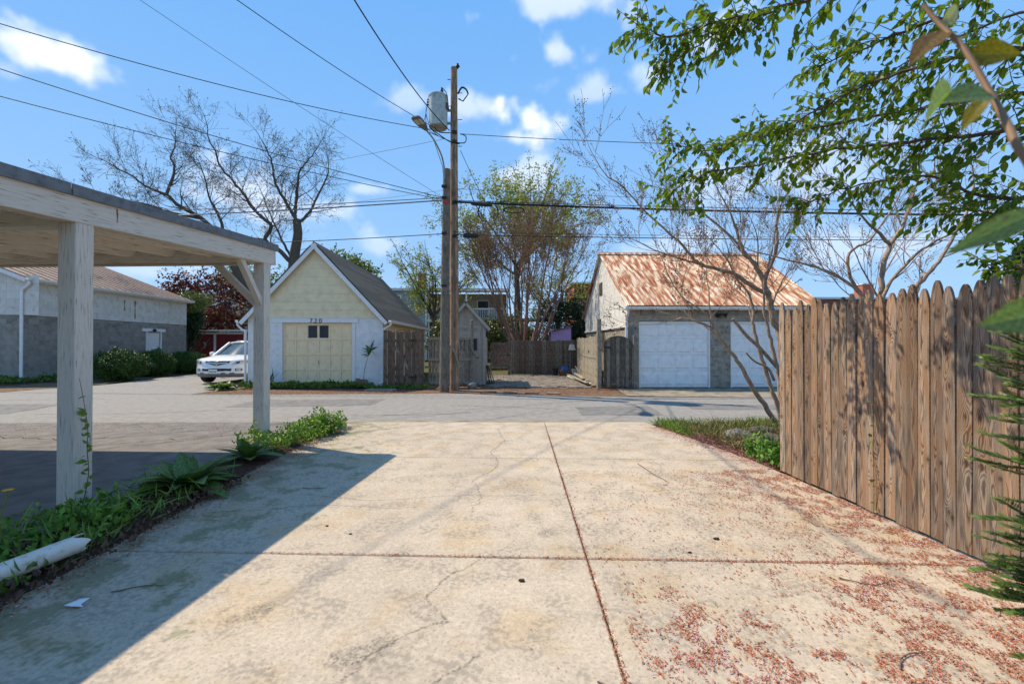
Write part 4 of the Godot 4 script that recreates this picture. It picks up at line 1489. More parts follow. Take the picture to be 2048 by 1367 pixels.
	var pm := tri(lin(0.60, 0.40, 0.68), M.soft, Vector3(3, 0.5, 3), 0.8)
	var w := MB.new()
	w.prism(PackedVector2Array([Vector2(-0.42, 0), Vector2(0.72, 0), Vector2(0.72, 2.44), Vector2(-0.42, 2.16)]), -1.3, 0.0)
	part(p, "body", w, pm)
	part(p, "roof", box_mesh(Vector3(1.62, 0.05, 1.6), 0.004), tri(lin(0.24, 0.18, 0.40), M.grain, Vector3(3, 0.5, 3), 0.8), Vector3(0.0, 2.30, -0.65), Basis(Vector3.BACK, 0.235))
	for k in 3:
		bx(p, "vent_slot", Vector3(-0.2 + 0.2 * k, 2.02, 0.004), Vector3(0.05, 0.02, 0.01), M.black_metal)


# ---------------------------------------------------------------- houses farther off
func house_window(h: Node3D, at: Vector3, w: float, ht: float, b := Basis()) -> void:
	var f := part(h, "window", box_mesh(Vector3(w + 0.2, ht + 0.2, 0.06)), M.white_trim, at, b)
	bx(f, "pane", Vector3(0, ht * 0.26, 0.035), Vector3(w, ht * 0.46, 0.02), M.dark_glass)
	bx(f, "pane", Vector3(0, -ht * 0.26, 0.035), Vector3(w, ht * 0.46, 0.02), M.dark_glass)


func balcony(h: Node3D, x: float, y: float, w: float, z: float, d: float, n: int) -> void:
	bx(h, "balcony_floor", Vector3(x, y - 0.12, z + d * 0.5), Vector3(w, 0.24, d), M.white_trim)
	var rail := bx(h, "balcony_rail", Vector3(x, y + 0.98, z + d - 0.06), Vector3(w, 0.06, 0.07), M.white_trim)
	for k in n:
		bx(rail, "baluster", Vector3(-w * 0.5 + w * (k + 0.5) / n, -0.46, 0), Vector3(0.035, 0.86, 0.035), M.white_trim)


func make_houses() -> void:
	rng.seed = 106
	var sid := tri(lin(0.36, 0.42, 0.41), M.soft, Vector3(0.3, 0.3, 0.3), 0.8)
	var tan_m := tri(lin(0.50, 0.42, 0.31), M.soft, Vector3(0.3, 0.3, 0.3), 0.8)
	var cr := tri(lin(0.66, 0.62, 0.54), M.soft, Vector3(0.3, 0.3, 0.3), 0.8)
	var roofm := tri(lin(0.52, 0.50, 0.48), M.soft, Vector3(0.4, 0.4, 0.4), 0.7)
	var brick := tri(lin(0.42, 0.16, 0.115), ntex(71, 0.03, [0.0, 0.5, 1.0], [Color(0.7, 0.62, 0.6), Color(0.9, 0.86, 0.84), Color(1, 1, 1)], 4), Vector3(0.6, 0.6, 0.6), 0.9)
	# grey sided row house with an open upper porch
	var a := thing("row_house", "two storey grey sided row house with white balcony and metal roof", "house", Vector3(-5.4, 0, -40.0))
	bx(a, "wall", Vector3(-3.2, 3.2, -4), Vector3(3.6, 6.4, 8), sid)
	for k in 28:
		lap_board(a, "siding_board", Vector3(-3.2, 0, 0.005), Vector3.RIGHT, Vector3.BACK, -1.8, 1.8, 0.1 + k * 0.22, -1.8, 1.8, 0.325 + k * 0.22, sid, 0.02)
	bx(a, "corner_board", Vector3(-1.42, 3.2, 0.03), Vector3(0.16, 6.3, 0.05), M.white_trim)
	bx(a, "wall", Vector3(2.3, 3.2, -5.6), Vector3(7.4, 6.4, 5), cr)
	bx(a, "porch_wall", Vector3(2.2, 5.0, -3.07), Vector3(7.2, 2.6, 0.05), tan_m)
	bx(a, "porch_side", Vector3(5.95, 3.2, -1.6), Vector3(0.1, 6.4, 3.2), sid)
	house_window(a, Vector3(-4.2, 5.1, 0.03), 0.9, 1.5)
	house_window(a, Vector3(-2.9, 2.0, 0.03), 0.9, 1.5)
	house_window(a, Vector3(0.6, 4.9, -3.0), 1.0, 2.1)
	house_window(a, Vector3(3.6, 4.9, -3.0), 1.0, 1.6)
	house_window(a, Vector3(1.0, 1.6, -3.0), 1.2, 1.8)
	balcony(a, 2.3, 3.75, 7.4, -3.0, 3.0, 46)
	for x in [-1.2, 2.2, 5.9]:
		bx(a, "porch_post", Vector3(x, 3.1, -0.1), Vector3(0.13, 6.2, 0.13), M.white_trim)
	bx(a, "cornice", Vector3(0.5, 6.40, 0.12), Vector3(11.2, 0.18, 0.25), M.white_trim)
	for k in 24:
		var pn := bx(a, "roof_panel", Vector3(-4.9 + k * 0.47, 6.80, -3.6), Vector3(0.462, 0.03, 7.7), roofm, 0.0, Basis(Vector3.RIGHT, 0.075))
		bx(pn, "seam", Vector3(0.23, 0.03, 0), Vector3(0.025, 0.05, 7.7), roofm)
	for x in [-2.4, -0.2]:
		var ch := bx(a, "chimney", Vector3(x, 7.6 + 0.3 * absf(x + 2.4), -3.5), Vector3(0.7, 1.4, 0.7), brick)
		bx(ch, "chimney_cap", Vector3(0, 0.74, 0), Vector3(0.85, 0.1, 0.85), M.dark_wood)
	bx(a, "porch_roof", Vector3(6.0, 3.6, 1.5), Vector3(9.5, 0.14, 3.0), roofm)
	# tan row houses beyond the red shed
	for k in 3:
		var lab: String = ["tan sided row house with balcony behind the dark red maple", "pale row house end wall behind the holly shrub", "cream row house standing between tan house and grey house"][k]
		var b := thing("row_house", lab, "house", Vector3([-21.5, -30.5, -13.6][k], 0, -44.0 - k))
		var bm: Material = [tan_m, cr, cr][k]
		bx(b, "wall", Vector3(0, 3.3, -4), Vector3(7.8, 6.6, 8), bm)
		for q in 24:
			lap_board(b, "siding_board", Vector3(0, 0, 0.004), Vector3.RIGHT, Vector3.BACK, -3.9, 3.9, 0.1 + q * 0.27, -3.9, 3.9, 0.375 + q * 0.27, bm, 0.02)
		for x in [-2.6, 0.0, 2.6]:
			house_window(b, Vector3(x, 5.0, 0.03), 0.9, 1.6)
			house_window(b, Vector3(x, 1.9, 0.03), 0.9, 1.6)
		balcony(b, 1.4, 3.5, 4.6, 0.0, 1.6, 30)
		bx(b, "cornice", Vector3(0, 6.65, 0.1), Vector3(8.0, 0.2, 0.3), M.white_trim)
		bx(b, "roof", Vector3(0, 6.9, -4), Vector3(8.1, 0.12, 8.3), roofm, 0.0, Basis(Vector3.RIGHT, 0.04))
	# brick houses: beyond the rusty garage and behind the tall fence
	var c := thing("brick_house", "red brick house wall showing past the rusty roofed garage", "house", Vector3(10.2, 0, -40.0))
	brick_face(c, Vector3(-3.6, 0, 0), 7.2, 7.0, brick, [[0.8, 1.7, 3.9, 5.4], [3.0, 3.9, 3.9, 5.4]])
	bx(c, "wall", Vector3(0, 3.5, -3.0), Vector3(7.1, 7.0, 5.8), brick)
	house_window(c, Vector3(-2.35, 4.65, 0.0), 0.8, 1.4)
	house_window(c, Vector3(-0.15, 4.65, 0.0), 0.8, 1.4)
	bx(c, "cornice", Vector3(0, 7.05, -2.9), Vector3(7.5, 0.14, 6.4), M.white_trim)
	var d := thing("brick_house", "long red brick row with white coping behind the tall picket fence", "house", Vector3(24.0, 0, -30.0))
	bx(d, "wall", Vector3(0, 2.3, -4.0), Vector3(19.8, 4.6, 7.8), brick)
	brick_face(d, Vector3(-9.9, 3.0, 0), 19.8, 1.6, brick, [])
	bx(d, "coping", Vector3(0, 4.66, -4.0), Vector3(20.2, 0.14, 8.2), M.white_trim)
	var chm := bx(d, "chimney", Vector3(2.2, 5.2, -1.2), Vector3(0.8, 1.1, 0.8), brick)
	bx(chm, "chimney_cap", Vector3(0, 0.58, 0), Vector3(0.95, 0.08, 0.95), M.white_trim)


# courses of brick on a far wall, joined to one part: single bricks are too small to tell apart there
func brick_face(h: Node3D, at: Vector3, w: float, ht: float, m: Material, holes: Array) -> void:
	var mb := MB.new()
	var y := 0.0
	while y < ht - 0.05:
		mb.box(Vector3(w * 0.5, y + 0.045, 0), Vector3(w, 0.072, 0.03))
		y += 0.09
	var o := part(h, "brick_courses", mb, m, at + Vector3(0, 0, 0.005))
	o.set_meta("kind", "stuff")


# ---------------------------------------------------------------- tall picket fence
func picket_texture() -> ImageTexture:
	var cols := 8
	var bw := 88
	var h := 704
	var w := cols * bw
	rng.seed = 201
	var nz := FastNoiseLite.new()
	nz.seed = 9
	nz.frequency = 0.012
	nz.fractal_octaves = 3
	var out := PackedByteArray()
	out.resize(w * h * 3)
	for b in cols:
		var knots := []
		for k in rng.randi_range(2, 4):
			knots.append([rnd(0.15, 0.85), rnd(0.05, 0.95), rnd(0.10, 0.2), rnd(0.010, 0.019)])
		var c0 := rnd(0.3, 0.7)
		var kk := rnd(14, 34)
		var bb := rnd(5.0, 10.0)
		var warm := rnd(0.0, 1.0)
		for y in h:
			var v := float(y) / h
			var wob := nz.get_noise_2d(b * 131.0, y * 0.8) * 0.22
			for x in bw:
				var u := float(x) / bw
				var q := u - c0 - wob
				var ph := q * q * kk + v * bb
				var kd := 0.0
				var core := 0.0
				for kn in knots:
					var du: float = (u - kn[0]) / kn[2]
					var dv: float = (v - kn[1]) / kn[3]
					var d2 := du * du + dv * dv
					if d2 < 30.0:
						var e := exp(-d2 * 0.16)
						ph += e * 2.8
						kd += exp(-d2 * 0.5) * 0.32
						if d2 < 0.35:
							core = 0.6
				var n1 := nz.get_noise_2d(x * 6.0 + b * 400.0, y * 0.55)
				var n2 := nz.get_noise_2d(x * 1.2 + b * 300.0 + 900.0, y * 0.35 + 200.0)
				var s := 0.5 + 0.5 * sin(ph * 6.2831 + n1 * 1.6)
				s = pow(s, 2.2)
				var dark := clampf(s * 0.66 + kd + n1 * 0.30 + 0.02, 0.0, 1.0)
				# silvered where the weather has had it, ruddier below the surface
				var ruddy := clampf(0.12 + 0.6 * warm + n2 * 1.7, 0.0, 1.0)
				var lr := lerpf(178.0, 164.0, ruddy)
				var lg := lerpf(162.0, 138.0, ruddy)
				var lb := lerpf(147.0, 114.0, ruddy)
				var dr := lerpf(80.0, 86.0, ruddy)
				var dg := lerpf(66.0, 60.0, ruddy)
				var db := lerpf(57.0, 43.0, ruddy)
				var i := (y * w + b * bw + x) * 3
				var sc := 1.0 - 0.4 * core + n1 * 0.10 + minf(n2 + 0.14, 0.0) * 0.6
				out[i] = int(clampf(lerpf(lr, dr, dark) * sc, 0, 255))
				out[i + 1] = int(clampf(lerpf(lg, dg, dark) * sc, 0, 255))
				out[i + 2] = int(clampf(lerpf(lb, db, dark) * sc, 0, 255))
	return ImageTexture.create_from_image(Image.create_from_data(w, h, false, Image.FORMAT_RGB8, out))


func make_picket_fence() -> void:
	rng.seed = 202
	var t := thing("picket_fence", "tall stockade fence of weathered brown pointed pickets along the driveway", "fence", Vector3(3.12, 0, -4.80))
	var m := plain(Color.WHITE, 0.9)
	m.albedo_texture = picket_texture()
	m.heightmap_enabled = true
	m.heightmap_texture = m.albedo_texture
	m.heightmap_scale = 0.25
	var tones := [m]
	for c in [Color(0.84, 0.83, 0.82), Color(0.94, 0.90, 0.86), Color(1.0, 0.99, 0.99), Color(0.76, 0.73, 0.71)]:
		var m2: StandardMaterial3D = m.duplicate()
		m2.albedo_color = c
		tones.append(m2)
	var z := 0.0
	for k in 48:
		var w := rnd(0.084, 0.094)
		var h := 1.835 + rnd(-0.045, 0.04)
		var foot := 0.012 + rnd(0.0, 0.02)
		var b := rng.randi() % 8
		var flip := rng.randf() < 0.5
		# outline: straight sides, shoulders curving in to a blunt point
		var r := w * 0.5
		var pl := PackedVector2Array([Vector2(-r, foot), Vector2(r, foot), Vector2(r, h - 0.16)])
		var sh := rnd(0.9, 1.1)
		for q in [[0.95, 0.12], [0.82, 0.08], [0.62, 0.042], [0.38, 0.014], [0.14, 0.0]]:
			pl.push_back(Vector2(r * q[0], h - q[1] * sh))
		for q in [[0.14, 0.0], [0.38, 0.014], [0.62, 0.042], [0.82, 0.08], [0.95, 0.12]]:
			pl.push_back(Vector2(-r * q[0], h - q[1] * sh))
		pl.push_back(Vector2(-r, h - 0.16))
		var mb := MB.new()
		mb.prism(pl, 0.0, 0.019)
		# lay the board's own grain on it
		for i in mb.uv.size():
			var p := mb.v[i]
			var u := clampf(p.x / w + 0.5, 0.02, 0.98)
			if flip:
				u = 1.0 - u
			mb.uv[i] = Vector2((b + 0.04 + 0.92 * u) / 8.0, fposmod(1.0 - p.y / 1.86, 1.0))
		# outward face looks west, over the driveway; boards lean and cup a little
		var lean := Basis(Vector3.BACK, rnd(-0.009, 0.009)) * Basis(Vector3.RIGHT, rnd(-0.004, 0.004)) * Basis(Vector3.UP, rnd(-0.03, 0.03))
		part(t, "picket", mb, tones[rng.randi() % 5], Vector3(-0.02 + rnd(-0.003, 0.003), 0, z + w * 0.5), Basis(Vector3.UP, -PI / 2) * lean)
		z += w + (rnd(0.002, 0.007) if rng.randf() < 0.75 else rnd(0.008, 0.014))
	for y in [0.28, 0.95, 1.52]:
		bx(t, "rail", Vector3(0.022, y, z * 0.5), Vector3(0.04, 0.09, z), M.brown_wood_b)
	for p in [0.08, 2.4, 4.4]:
		bx(t, "post", Vector3(0.095, 0.86, p), Vector3(0.1, 1.74, 0.1), M.brown_wood_b)


# ---------------------------------------------------------------- other fences and gates
func boards(t: Node3D, a: Vector3, b: Vector3, n: int, h: float, mats: Array, gap: float, face: Vector3, stagger := 0.0, vary := 0.03) -> void:
	var d := (b - a)
	var u := d.normalized()
	var w := d.length() / n - gap
	var bs := Basis(u, Vector3.UP, u.cross(Vector3.UP))
	for k in n:
		var hh := snappedf(h + rnd(-vary, vary), 0.01)
		var c := a + d * (k + 0.5) / n + Vector3.UP * (hh * 0.5 + 0.03) + face * (stagger if k % 2 == 0 else -stagger) + face * rnd(-0.004, 0.004)
		bx(t, "board", c, Vector3(snappedf(w, 0.005), hh, 0.02), mats[rng.randi() % mats.size()], 0.003, bs * Basis(Vector3.BACK, rnd(-0.008, 0.008)))


func make_fences() -> void:
	rng.seed = 203
	var br := [M.brown_wood, M.brown_wood_b, M.brown_wood]
	var gr := [M.grey_wood, M.grey_wood_b, M.grey_wood]
	# dark gate against the cream garage
	var g := thing("board_gate", "dark brown board gate with gaps and Z brace beside the cream garage", "gate", Vector3(-3.90, 0, -14.62))
	var x := 0.0
	for k in 10:
		var w: float = [0.12, 0.125, 0.13, 0.12, 0.13, 0.12, 0.11, 0.12, 0.13, 0.12][k]
		var h := snappedf(1.84 + rnd(-0.05, 0.04), 0.01)
		var back := 0.0 if k in [0, 2, 4, 6, 8, 9] else -0.05
		bx(g, "board", Vector3(x + w * 0.5, h * 0.5 + 0.04, back), Vector3(w, h, 0.022), br[rng.randi() % 3], 0.003, Basis(Vector3.BACK, rnd(-0.01, 0.01)))
		x += w + (0.02 if k in [2, 4, 7] else 0.008)
	for y in [0.35, 1.55]:
		bx(g, "rail", Vector3(0.68, y, -0.085), Vector3(1.34, 0.09, 0.04), M.grey_wood)
	bx(g, "brace", Vector3(0.62, 0.95, -0.084), Vector3(0.09, 1.6, 0.03), M.grey_wood_b, 0.0, Basis(Vector3.BACK, -0.62))
	bx(g, "brace", Vector3(0.62, 0.95, -0.03), Vector3(0.08, 1.3, 0.02), M.grey_wood_b, 0.0, Basis(Vector3.BACK, 0.55))
	for y in [0.34, 1.56]:
		bx(g, "hinge", Vector3(0.98, y, 0.016), Vector3(0.24, 0.045, 0.012), M.black_metal)
	var hose := MB.new()
	var hp := PackedVector3Array()
	for k in 17:
		var a := TAU * k / 16.0
		hp.push_back(Vector3(0.62 + cos(a) * 0.22, 1.86 + sin(a) * 0.05, -0.12 + sin(a * 2.0) * 0.03))
	hose.tube(hp, taper(17, 0.016, 0.016), 6, false)
	solo("garden_hose", hose, M.black_metal, "black hose looped over the top of the dark board gate", "hose", Vector3(-3.90, 0, -14.62))
	# fence behind the poles, its rails on this side
	var f := thing("rail_fence", "grey brown board fence with rails facing the alley behind the utility poles", "fence", Vector3(-2.46, 0, -14.85))
	boards(f, Vector3(0, 0, 0), Vector3(1.42, 0, 0), 13, 1.62, gr, 0.018, Vector3.BACK)
	for y in [0.14, 0.92, 1.62]:
		bx(f, "rail", Vector3(0.71, y, 0.035), Vector3(1.44, 0.09, 0.04), M.grey_wood_b, 0.003)
	var pl := thing("fence_post", "tall grey post with round cap standing in front of the narrow shed", "post", Vector3(-0.99, 0, -14.80))
	bx(pl, "shaft", Vector3(0, 1.06, 0), Vector3(0.10, 2.12, 0.10), M.grey_wood, 0.006)
	var ball := MB.new()
	ball.lathe([Vector2(0.0, 0.0), Vector2(0.05, 0.005), Vector2(0.03, 0.03), Vector2(0.055, 0.075), Vector2(0.04, 0.12), Vector2(0.0, 0.135)], 10)
	part(pl, "cap", ball, M.grey_wood, Vector3(0, 2.12, 0))
	bx(pl, "latch_bar", Vector3(0.03, 1.15, 0.06), Vector3(0.02, 0.42, 0.015), M.black_metal, 0.0, Basis(Vector3.BACK, 0.55))
	# fence at the back of the paved yard
	var b := thing("board_fence", "weathered board on board fence closing the back of the paved yard", "fence", Vector3(0.42, 0, -20.8))
	boards(b, Vector3(0, 0, 0), Vector3(3.2, 0, 0), 30, 1.60, [M.brown_wood_b, M.grey_wood, M.brown_wood], 0.022, Vector3.BACK, 0.012)
	boards(b, Vector3(0.05, 0, -0.11), Vector3(3.15, 0, -0.11), 29, 1.58, [M.brown_wood, M.brown_wood_b], 0.010, Vector3.BACK)
	for y in [0.3, 0.86, 1.45]:
		bx(b, "rail", Vector3(1.6, y, -0.05), Vector3(3.2, 0.09, 0.04), M.grey_wood)
	bx(b, "post", Vector3(-0.06, 0.95, 0), Vector3(0.11, 1.9, 0.11), M.brown_wood_b, 0.005)
	bx(b, "post", Vector3(3.22, 0.87, -0.02), Vector3(0.11, 1.74, 0.11), M.grey_wood, 0.005)
	var bg := thing("yard_gate", "reddish brown gate with diagonal brace next to the back yard fence", "gate", Vector3(-0.52, 0, -20.78))
	boards(bg, Vector3(0, 0.22, 0), Vector3(0.85, 0.22, 0), 8, 1.28, br, 0.008, Vector3.BACK)
	for y in [0.45, 1.35]:
		bx(bg, "rail", Vector3(0.42, y, 0.03), Vector3(0.86, 0.09, 0.035), M.brown_wood)
	bx(bg, "brace", Vector3(0.42, 0.92, 0.034), Vector3(0.09, 1.2, 0.03), M.brown_wood_b, 0.0, Basis(Vector3.BACK, -0.72))
	bx(bg, "kick_board", Vector3(0.42, 0.36, 0.06), Vector3(0.8, 0.10, 0.03), M.grey_wood)
	bx(bg, "latch", Vector3(0.86, 0.95, 0.05), Vector3(0.16, 0.04, 0.03), M.black_metal)
	# pale fence running back along the east side of the yard
	var s := thing("side_fence", "sunlit pale board fence running back from the tall gate post", "fence", Vector3(3.22, 0, -14.35))
	boards(s, Vector3(0, 0, 0), Vector3(0, 0, -4.3), 28, 1.66, [M.pale_wood, M.grey_wood_b, M.pale_wood], 0.010, Vector3.LEFT)
	for y in [0.35, 1.35]:
		bx(s, "rail", Vector3(0.035, y, -2.15), Vector3(0.04, 0.09, 4.3), M.grey_wood)
	bx(s, "latch", Vector3(-0.025, 1.16, -1.7), Vector3(0.02, 0.10, 0.03), M.black_metal)
	bx(s, "latch", Vector3(-0.025, 1.18, -1.78), Vector3(0.02, 0.025, 0.16), M.black_metal)
	# round-topped gate between two posts
	var a := thing("arched_gate", "dark weathered round topped gate against the rusty roofed garage", "gate", Vector3(3.30, 0, -14.16))
	for k in 9:
		var xc := 0.05 + k * 0.103
		var q := (xc - 0.465) / 0.465
		var h0 := 1.34 + 0.33 * sqrt(maxf(1.0 - pow((xc - 0.05 - 0.465) / 0.52, 2), 0.0))
		var h1 := 1.34 + 0.33 * sqrt(maxf(1.0 - pow((xc + 0.05 - 0.465) / 0.52, 2), 0.0))
		var mb := MB.new()
		mb.prism(PackedVector2Array([Vector2(xc - 0.048, 0.05), Vector2(xc + 0.048, 0.05), Vector2(xc + 0.048, h1), Vector2(xc - 0.048, h0)]), 0.0, 0.022)
		part(a, "board", mb, M.dark_wood if k % 3 != 1 else M.grey_wood, Vector3(0, 0, rnd(-0.003, 0.003)))
	var arch := MB.new()
	var ap := PackedVector3Array()
	for k in 13:
		var an := PI * k / 12.0
		ap.push_back(Vector3(0.465 - cos(an) * 0.47, 1.36 + sin(an) * 0.33, -0.02))
	arch.tube(ap, taper(13, 0.022, 0.022), 6)
	part(a, "arch_rim", arch, M.dark_wood)
	for y in [0.3, 1.25]:
		bx(a, "rail", Vector3(0.465, y, -0.02), Vector3(0.93, 0.09, 0.035), M.grey_wood)
	bx(a, "hinge", Vector3(0.12, 1.33, 0.03), Vector3(0.2, 0.05, 0.012), M.black_metal)
	var ps := [[Vector3(3.12, 0, -14.02), 2.24, 0.13, "tall square grey post between side fence and arched gate", M.grey_wood_b], [Vector3(4.30, 0, -14.12), 1.72, 0.09, "short post between arched gate and garage door", M.grey_wood]]
	for p in ps:
		var o := bx(self, numbered("gate_post"), p[0] + Vector3(0, p[1] * 0.5, 0), Vector3(p[2], p[1], p[2]), p[4], 0.006)
		tag(o, p[3], "post")


# ---------------------------------------------------------------- poles, lamp, transformer, wires
func make_poles() -> void:
	rng.seed = 204
	var o := thing("utility_pole", "short old grey utility pole carrying the street lamp arm", "utility pole", Vector3(-1.76, 0, -13.44))
	var mb := MB.new()
	mb.tube(pts([Vector3(0.02, -0.2, 0), Vector3(0.02, 0.3, 0), Vector3(0.05, 3.4, 0), Vector3(0.09, 6.76, 0)]), PackedFloat32Array([0.152, 0.148, 0.132, 0.113]), 14)
	part(o, "shaft", mb, M.pole_old)
	for k in 9:
		var a := rnd(-0.6, 1.2)
		var st := MB.new()
		st.lathe([Vector2(0.012, 0.0), Vector2(0.012, 0.012), Vector2(0.0, 0.014)], 6, Transform3D(along(Vector3(sin(a), 0, cos(a))), Vector3.ZERO))
		var y := rnd(1.2, 2.1)
		part(o, "nail", st, M.galv, Vector3(0.03 + sin(a) * 0.14, y, cos(a) * 0.14))
	for y in [3.2, 4.78, 5.86, 6.2]:
		bx(o, "bracket", Vector3(0.03, y, 0.13), Vector3(0.16, 0.08, 0.08), M.black_metal, 0.01)
	var red := bx(o, "marker_band", Vector3(0.07, 5.72, 0.128), Vector3(0.19, 0.07, 0.02), plain(lin(0.5, 0.05, 0.03), 0.7))
	var n := thing("utility_pole", "tall brown utility pole with transformer near its top", "utility pole", Vector3(-1.47, 0, -13.85))
	var mb2 := MB.new()
	mb2.tube(pts([Vector3(0, -0.2, 0), Vector3(0, 0.3, 0), Vector3(-0.02, 5.0, 0), Vector3(-0.03, 10.13, 0)]), PackedFloat32Array([0.15, 0.147, 0.128, 0.103]), 16)
	part(n, "shaft", mb2, M.pole_new)
	# ground wire moulding and its loose end at the foot
	var gw := MB.new()
	gw.tube(pts([Vector3(0.03, 0.0, 0.155), Vector3(0.03, 2.4, 0.148), Vector3(0.0, 6.0, 0.132), Vector3(-0.02, 9.2, 0.116)]), taper(4, 0.011, 0.011), 6)
	part(n, "ground_wire", gw, M.pole_old)
	var guy := MB.new()
	guy.tube(pts([Vector3(-0.22, 1.55, 0.52), Vector3(0.02, 1.18, 0.20), Vector3(0.16, 0.72, 0.14)]), taper(3, 0.022, 0.022), 6)
	part(n, "loose_moulding", guy, M.galv)
	# pin insulator on the top, cutout arm, steps
	var ins := [Vector2(0.0, 0.0), Vector2(0.02, 0.0), Vector2(0.02, 0.06), Vector2(0.07, 0.07), Vector2(0.06, 0.10), Vector2(0.03, 0.12), Vector2(0.035, 0.16), Vector2(0.0, 0.18)]
	var im := MB.new()
	im.lathe(ins, 10)
	part(n, "insulator", im, M.black_metal, Vector3(0.09, 10.08, 0.04))
	var cut := MB.new()
	cut.tube(smooth_line([Vector3(0.10, 9.3, 0.03), Vector3(0.22, 9.48, 0.06), Vector3(0.36, 9.42, 0.06), Vector3(0.42, 9.28, 0.06)], 3), taper(10, 0.03, 0.025), 7)
	cut.tube(pts([Vector3(0.42, 9.28, 0.06), Vector3(0.26, 9.05, 0.06), Vector3(0.12, 9.14, 0.04)]), taper(3, 0.018, 0.022), 6)
	part(n, "fuse_cutout", cut, M.black_metal)
	for k in 6:
		var sd := -1.0 if k % 2 == 0 else 1.0
		bx(n, "step", Vector3(sd * 0.16, 9.75 - 0.42 * k, 0.02), Vector3(0.14, 0.016, 0.016), M.black_metal)
	for y in [8.72, 8.32]:
		bx(n, "mount", Vector3(-0.19, y, 0.12), Vector3(0.2, 0.06, 0.06), M.galv)
	for y in [8.05, 7.75, 5.85, 4.8]:
		bx(n, "clamp", Vector3(0.0, y, 0.115), Vector3(0.15, 0.10, 0.08), M.black_metal, 0.01)
	# transformer can
	var tr := thing("transformer", "pale grey cylindrical transformer hung on the tall utility pole", "transformer", Vector3(-1.97, 8.15, -13.68))
	var can := MB.new()
	can.lathe([Vector2(0.0, 0.0), Vector2(0.27, 0.0), Vector2(0.285, 0.015), Vector2(0.29, 0.05), Vector2(0.29, 0.92), Vector2(0.302, 0.925), Vector2(0.302, 0.965), Vector2(0.28, 0.985), Vector2(0.16, 1.03), Vector2(0.0, 1.045)], 28)
	part(tr, "can", can, tri(lin(0.48, 0.53, 0.50), M.blotch, Vector3(0.9, 0.9, 0.9), 0.5))
	var bs := MB.new()
	bs.lathe([Vector2(0.035, 0.0), Vector2(0.035, 0.03), Vector2(0.06, 0.04), Vector2(0.03, 0.07), Vector2(0.055, 0.09), Vector2(0.03, 0.12), Vector2(0.05, 0.14), Vector2(0.025, 0.17), Vector2(0.03, 0.22), Vector2(0.0, 0.24)], 10)
	part(tr, "bushing", bs, M.black_metal, Vector3(0.12, 1.0, 0.05))
	for k in 3:
		bx(tr, "terminal", Vector3(-0.30, 0.84 - 0.08 * k, 0.06), Vector3(0.05, 0.035, 0.04), M.black_metal)
		var tw := MB.new()
		tw.tube(smooth_line([Vector3(-0.32, 0.84 - 0.08 * k, 0.06), Vector3(-0.36, 0.4, 0.1), Vector3(-0.42 + 0.11 * k, -0.08, 0.12), Vector3(0.05, -0.32, 0.1), Vector3(0.38, -0.42, 0.02)], 4), taper(17, 0.009, 0.009), 5)
		part(tr, "lead", tw, M.wire)
	var lug := MB.new()
	lug.tube(smooth_line([Vector3(0.15, 1.2, 0.05), Vector3(0.28, 1.0, 0.12), Vector3(0.33, 0.65, 0.14), Vector3(0.34, 0.5, 0.1)], 4), taper(13, 0.012, 0.012), 5)
	part(tr, "lead", lug, M.wire)
	bx(tr, "arrester", Vector3(0.30, 0.62, 0.12), Vector3(0.07, 0.2, 0.07), plain(lin(0.12, 0.07, 0.05), 0.5), 0.01)
	bx(tr, "lug", Vector3(-0.08, 0.86, 0.28), Vector3(0.04, 0.1, 0.02), M.galv, 0.004)
	# street lamp on its curved arm
	var la := thing("street_lamp", "grey flat headed street lamp on a curved arm", "street lamp", Vector3(-1.72, 6.4, -13.30))
	var arm := smooth_line([Vector3(0.0, 0.0, 0.0), Vector3(0.0, 0.28, 0.05), Vector3(-0.04, 0.56, 0.38), Vector3(-0.18, 0.76, 0.95), Vector3(-0.32, 0.80, 1.42)], 5)
	var am := MB.new()
	am.tube(arm, taper(arm.size(), 0.026, 0.022), 8)
	part(la, "arm", am, M.galv)
	var stay := MB.new()
	stay.tube(pts([Vector3(0.0, -0.15, 0.02), Vector3(-0.03, 0.3, 0.25), Vector3(-0.17, 0.72, 0.9)]), taper(3, 0.011, 0.011), 5)
	part(la, "stay", stay, M.galv)
	# head: a flat tapering paddle seen from beneath
	var hb := Basis(Vector3(0.93, 0.05, 0.36).normalized(), Vector3(0.0, 0.98, -0.17).normalized(), Vector3.ZERO)
	var fz := Vector3(-0.36, 0.16, 0.92).normalized()
	var fx := Vector3.UP.cross(fz).normalized()
	var fy := fz.cross(fx)
	var xf := Transform3D(Basis(fx, fy, fz), Vector3(-0.30, 0.80, 1.36))
	var hd := MB.new()
	var secs := [[0.0, 0.04, 0.03], [0.08, 0.07, 0.05], [0.2, 0.125, 0.055], [0.42, 0.15, 0.05], [0.56, 0.14, 0.04], [0.60, 0.11, 0.028]]
	for k in secs.size() - 1:
		var a: Array = secs[k]
		var b: Array = secs[k + 1]
		var ra := [Vector3(-a[1], 0, a[0]), Vector3(a[1], 0, a[0]), Vector3(a[1] * 0.75, a[2], a[0]), Vector3(-a[1] * 0.75, a[2], a[0])]
		var rb := [Vector3(-b[1], 0, b[0]), Vector3(b[1], 0, b[0]), Vector3(b[1] * 0.75, b[2], b[0]), Vector3(-b[1] * 0.75, b[2], b[0])]
		for q in 4:
			var q2 := (q + 1) % 4
			hd.quad(xf * ra[q2], xf * ra[q], xf * rb[q], xf * rb[q2])
		if k == 0:
			hd.quad(xf * ra[0], xf * ra[1], xf * ra[2], xf * ra[3])
		if k == secs.size() - 2:
			hd.quad(xf * rb[3], xf * rb[2], xf * rb[1], xf * rb[0])
	part(la, "lamp_head", hd, tri(lin(0.22, 0.22, 0.215), M.fine, Vector3(2, 2, 2), 0.55))
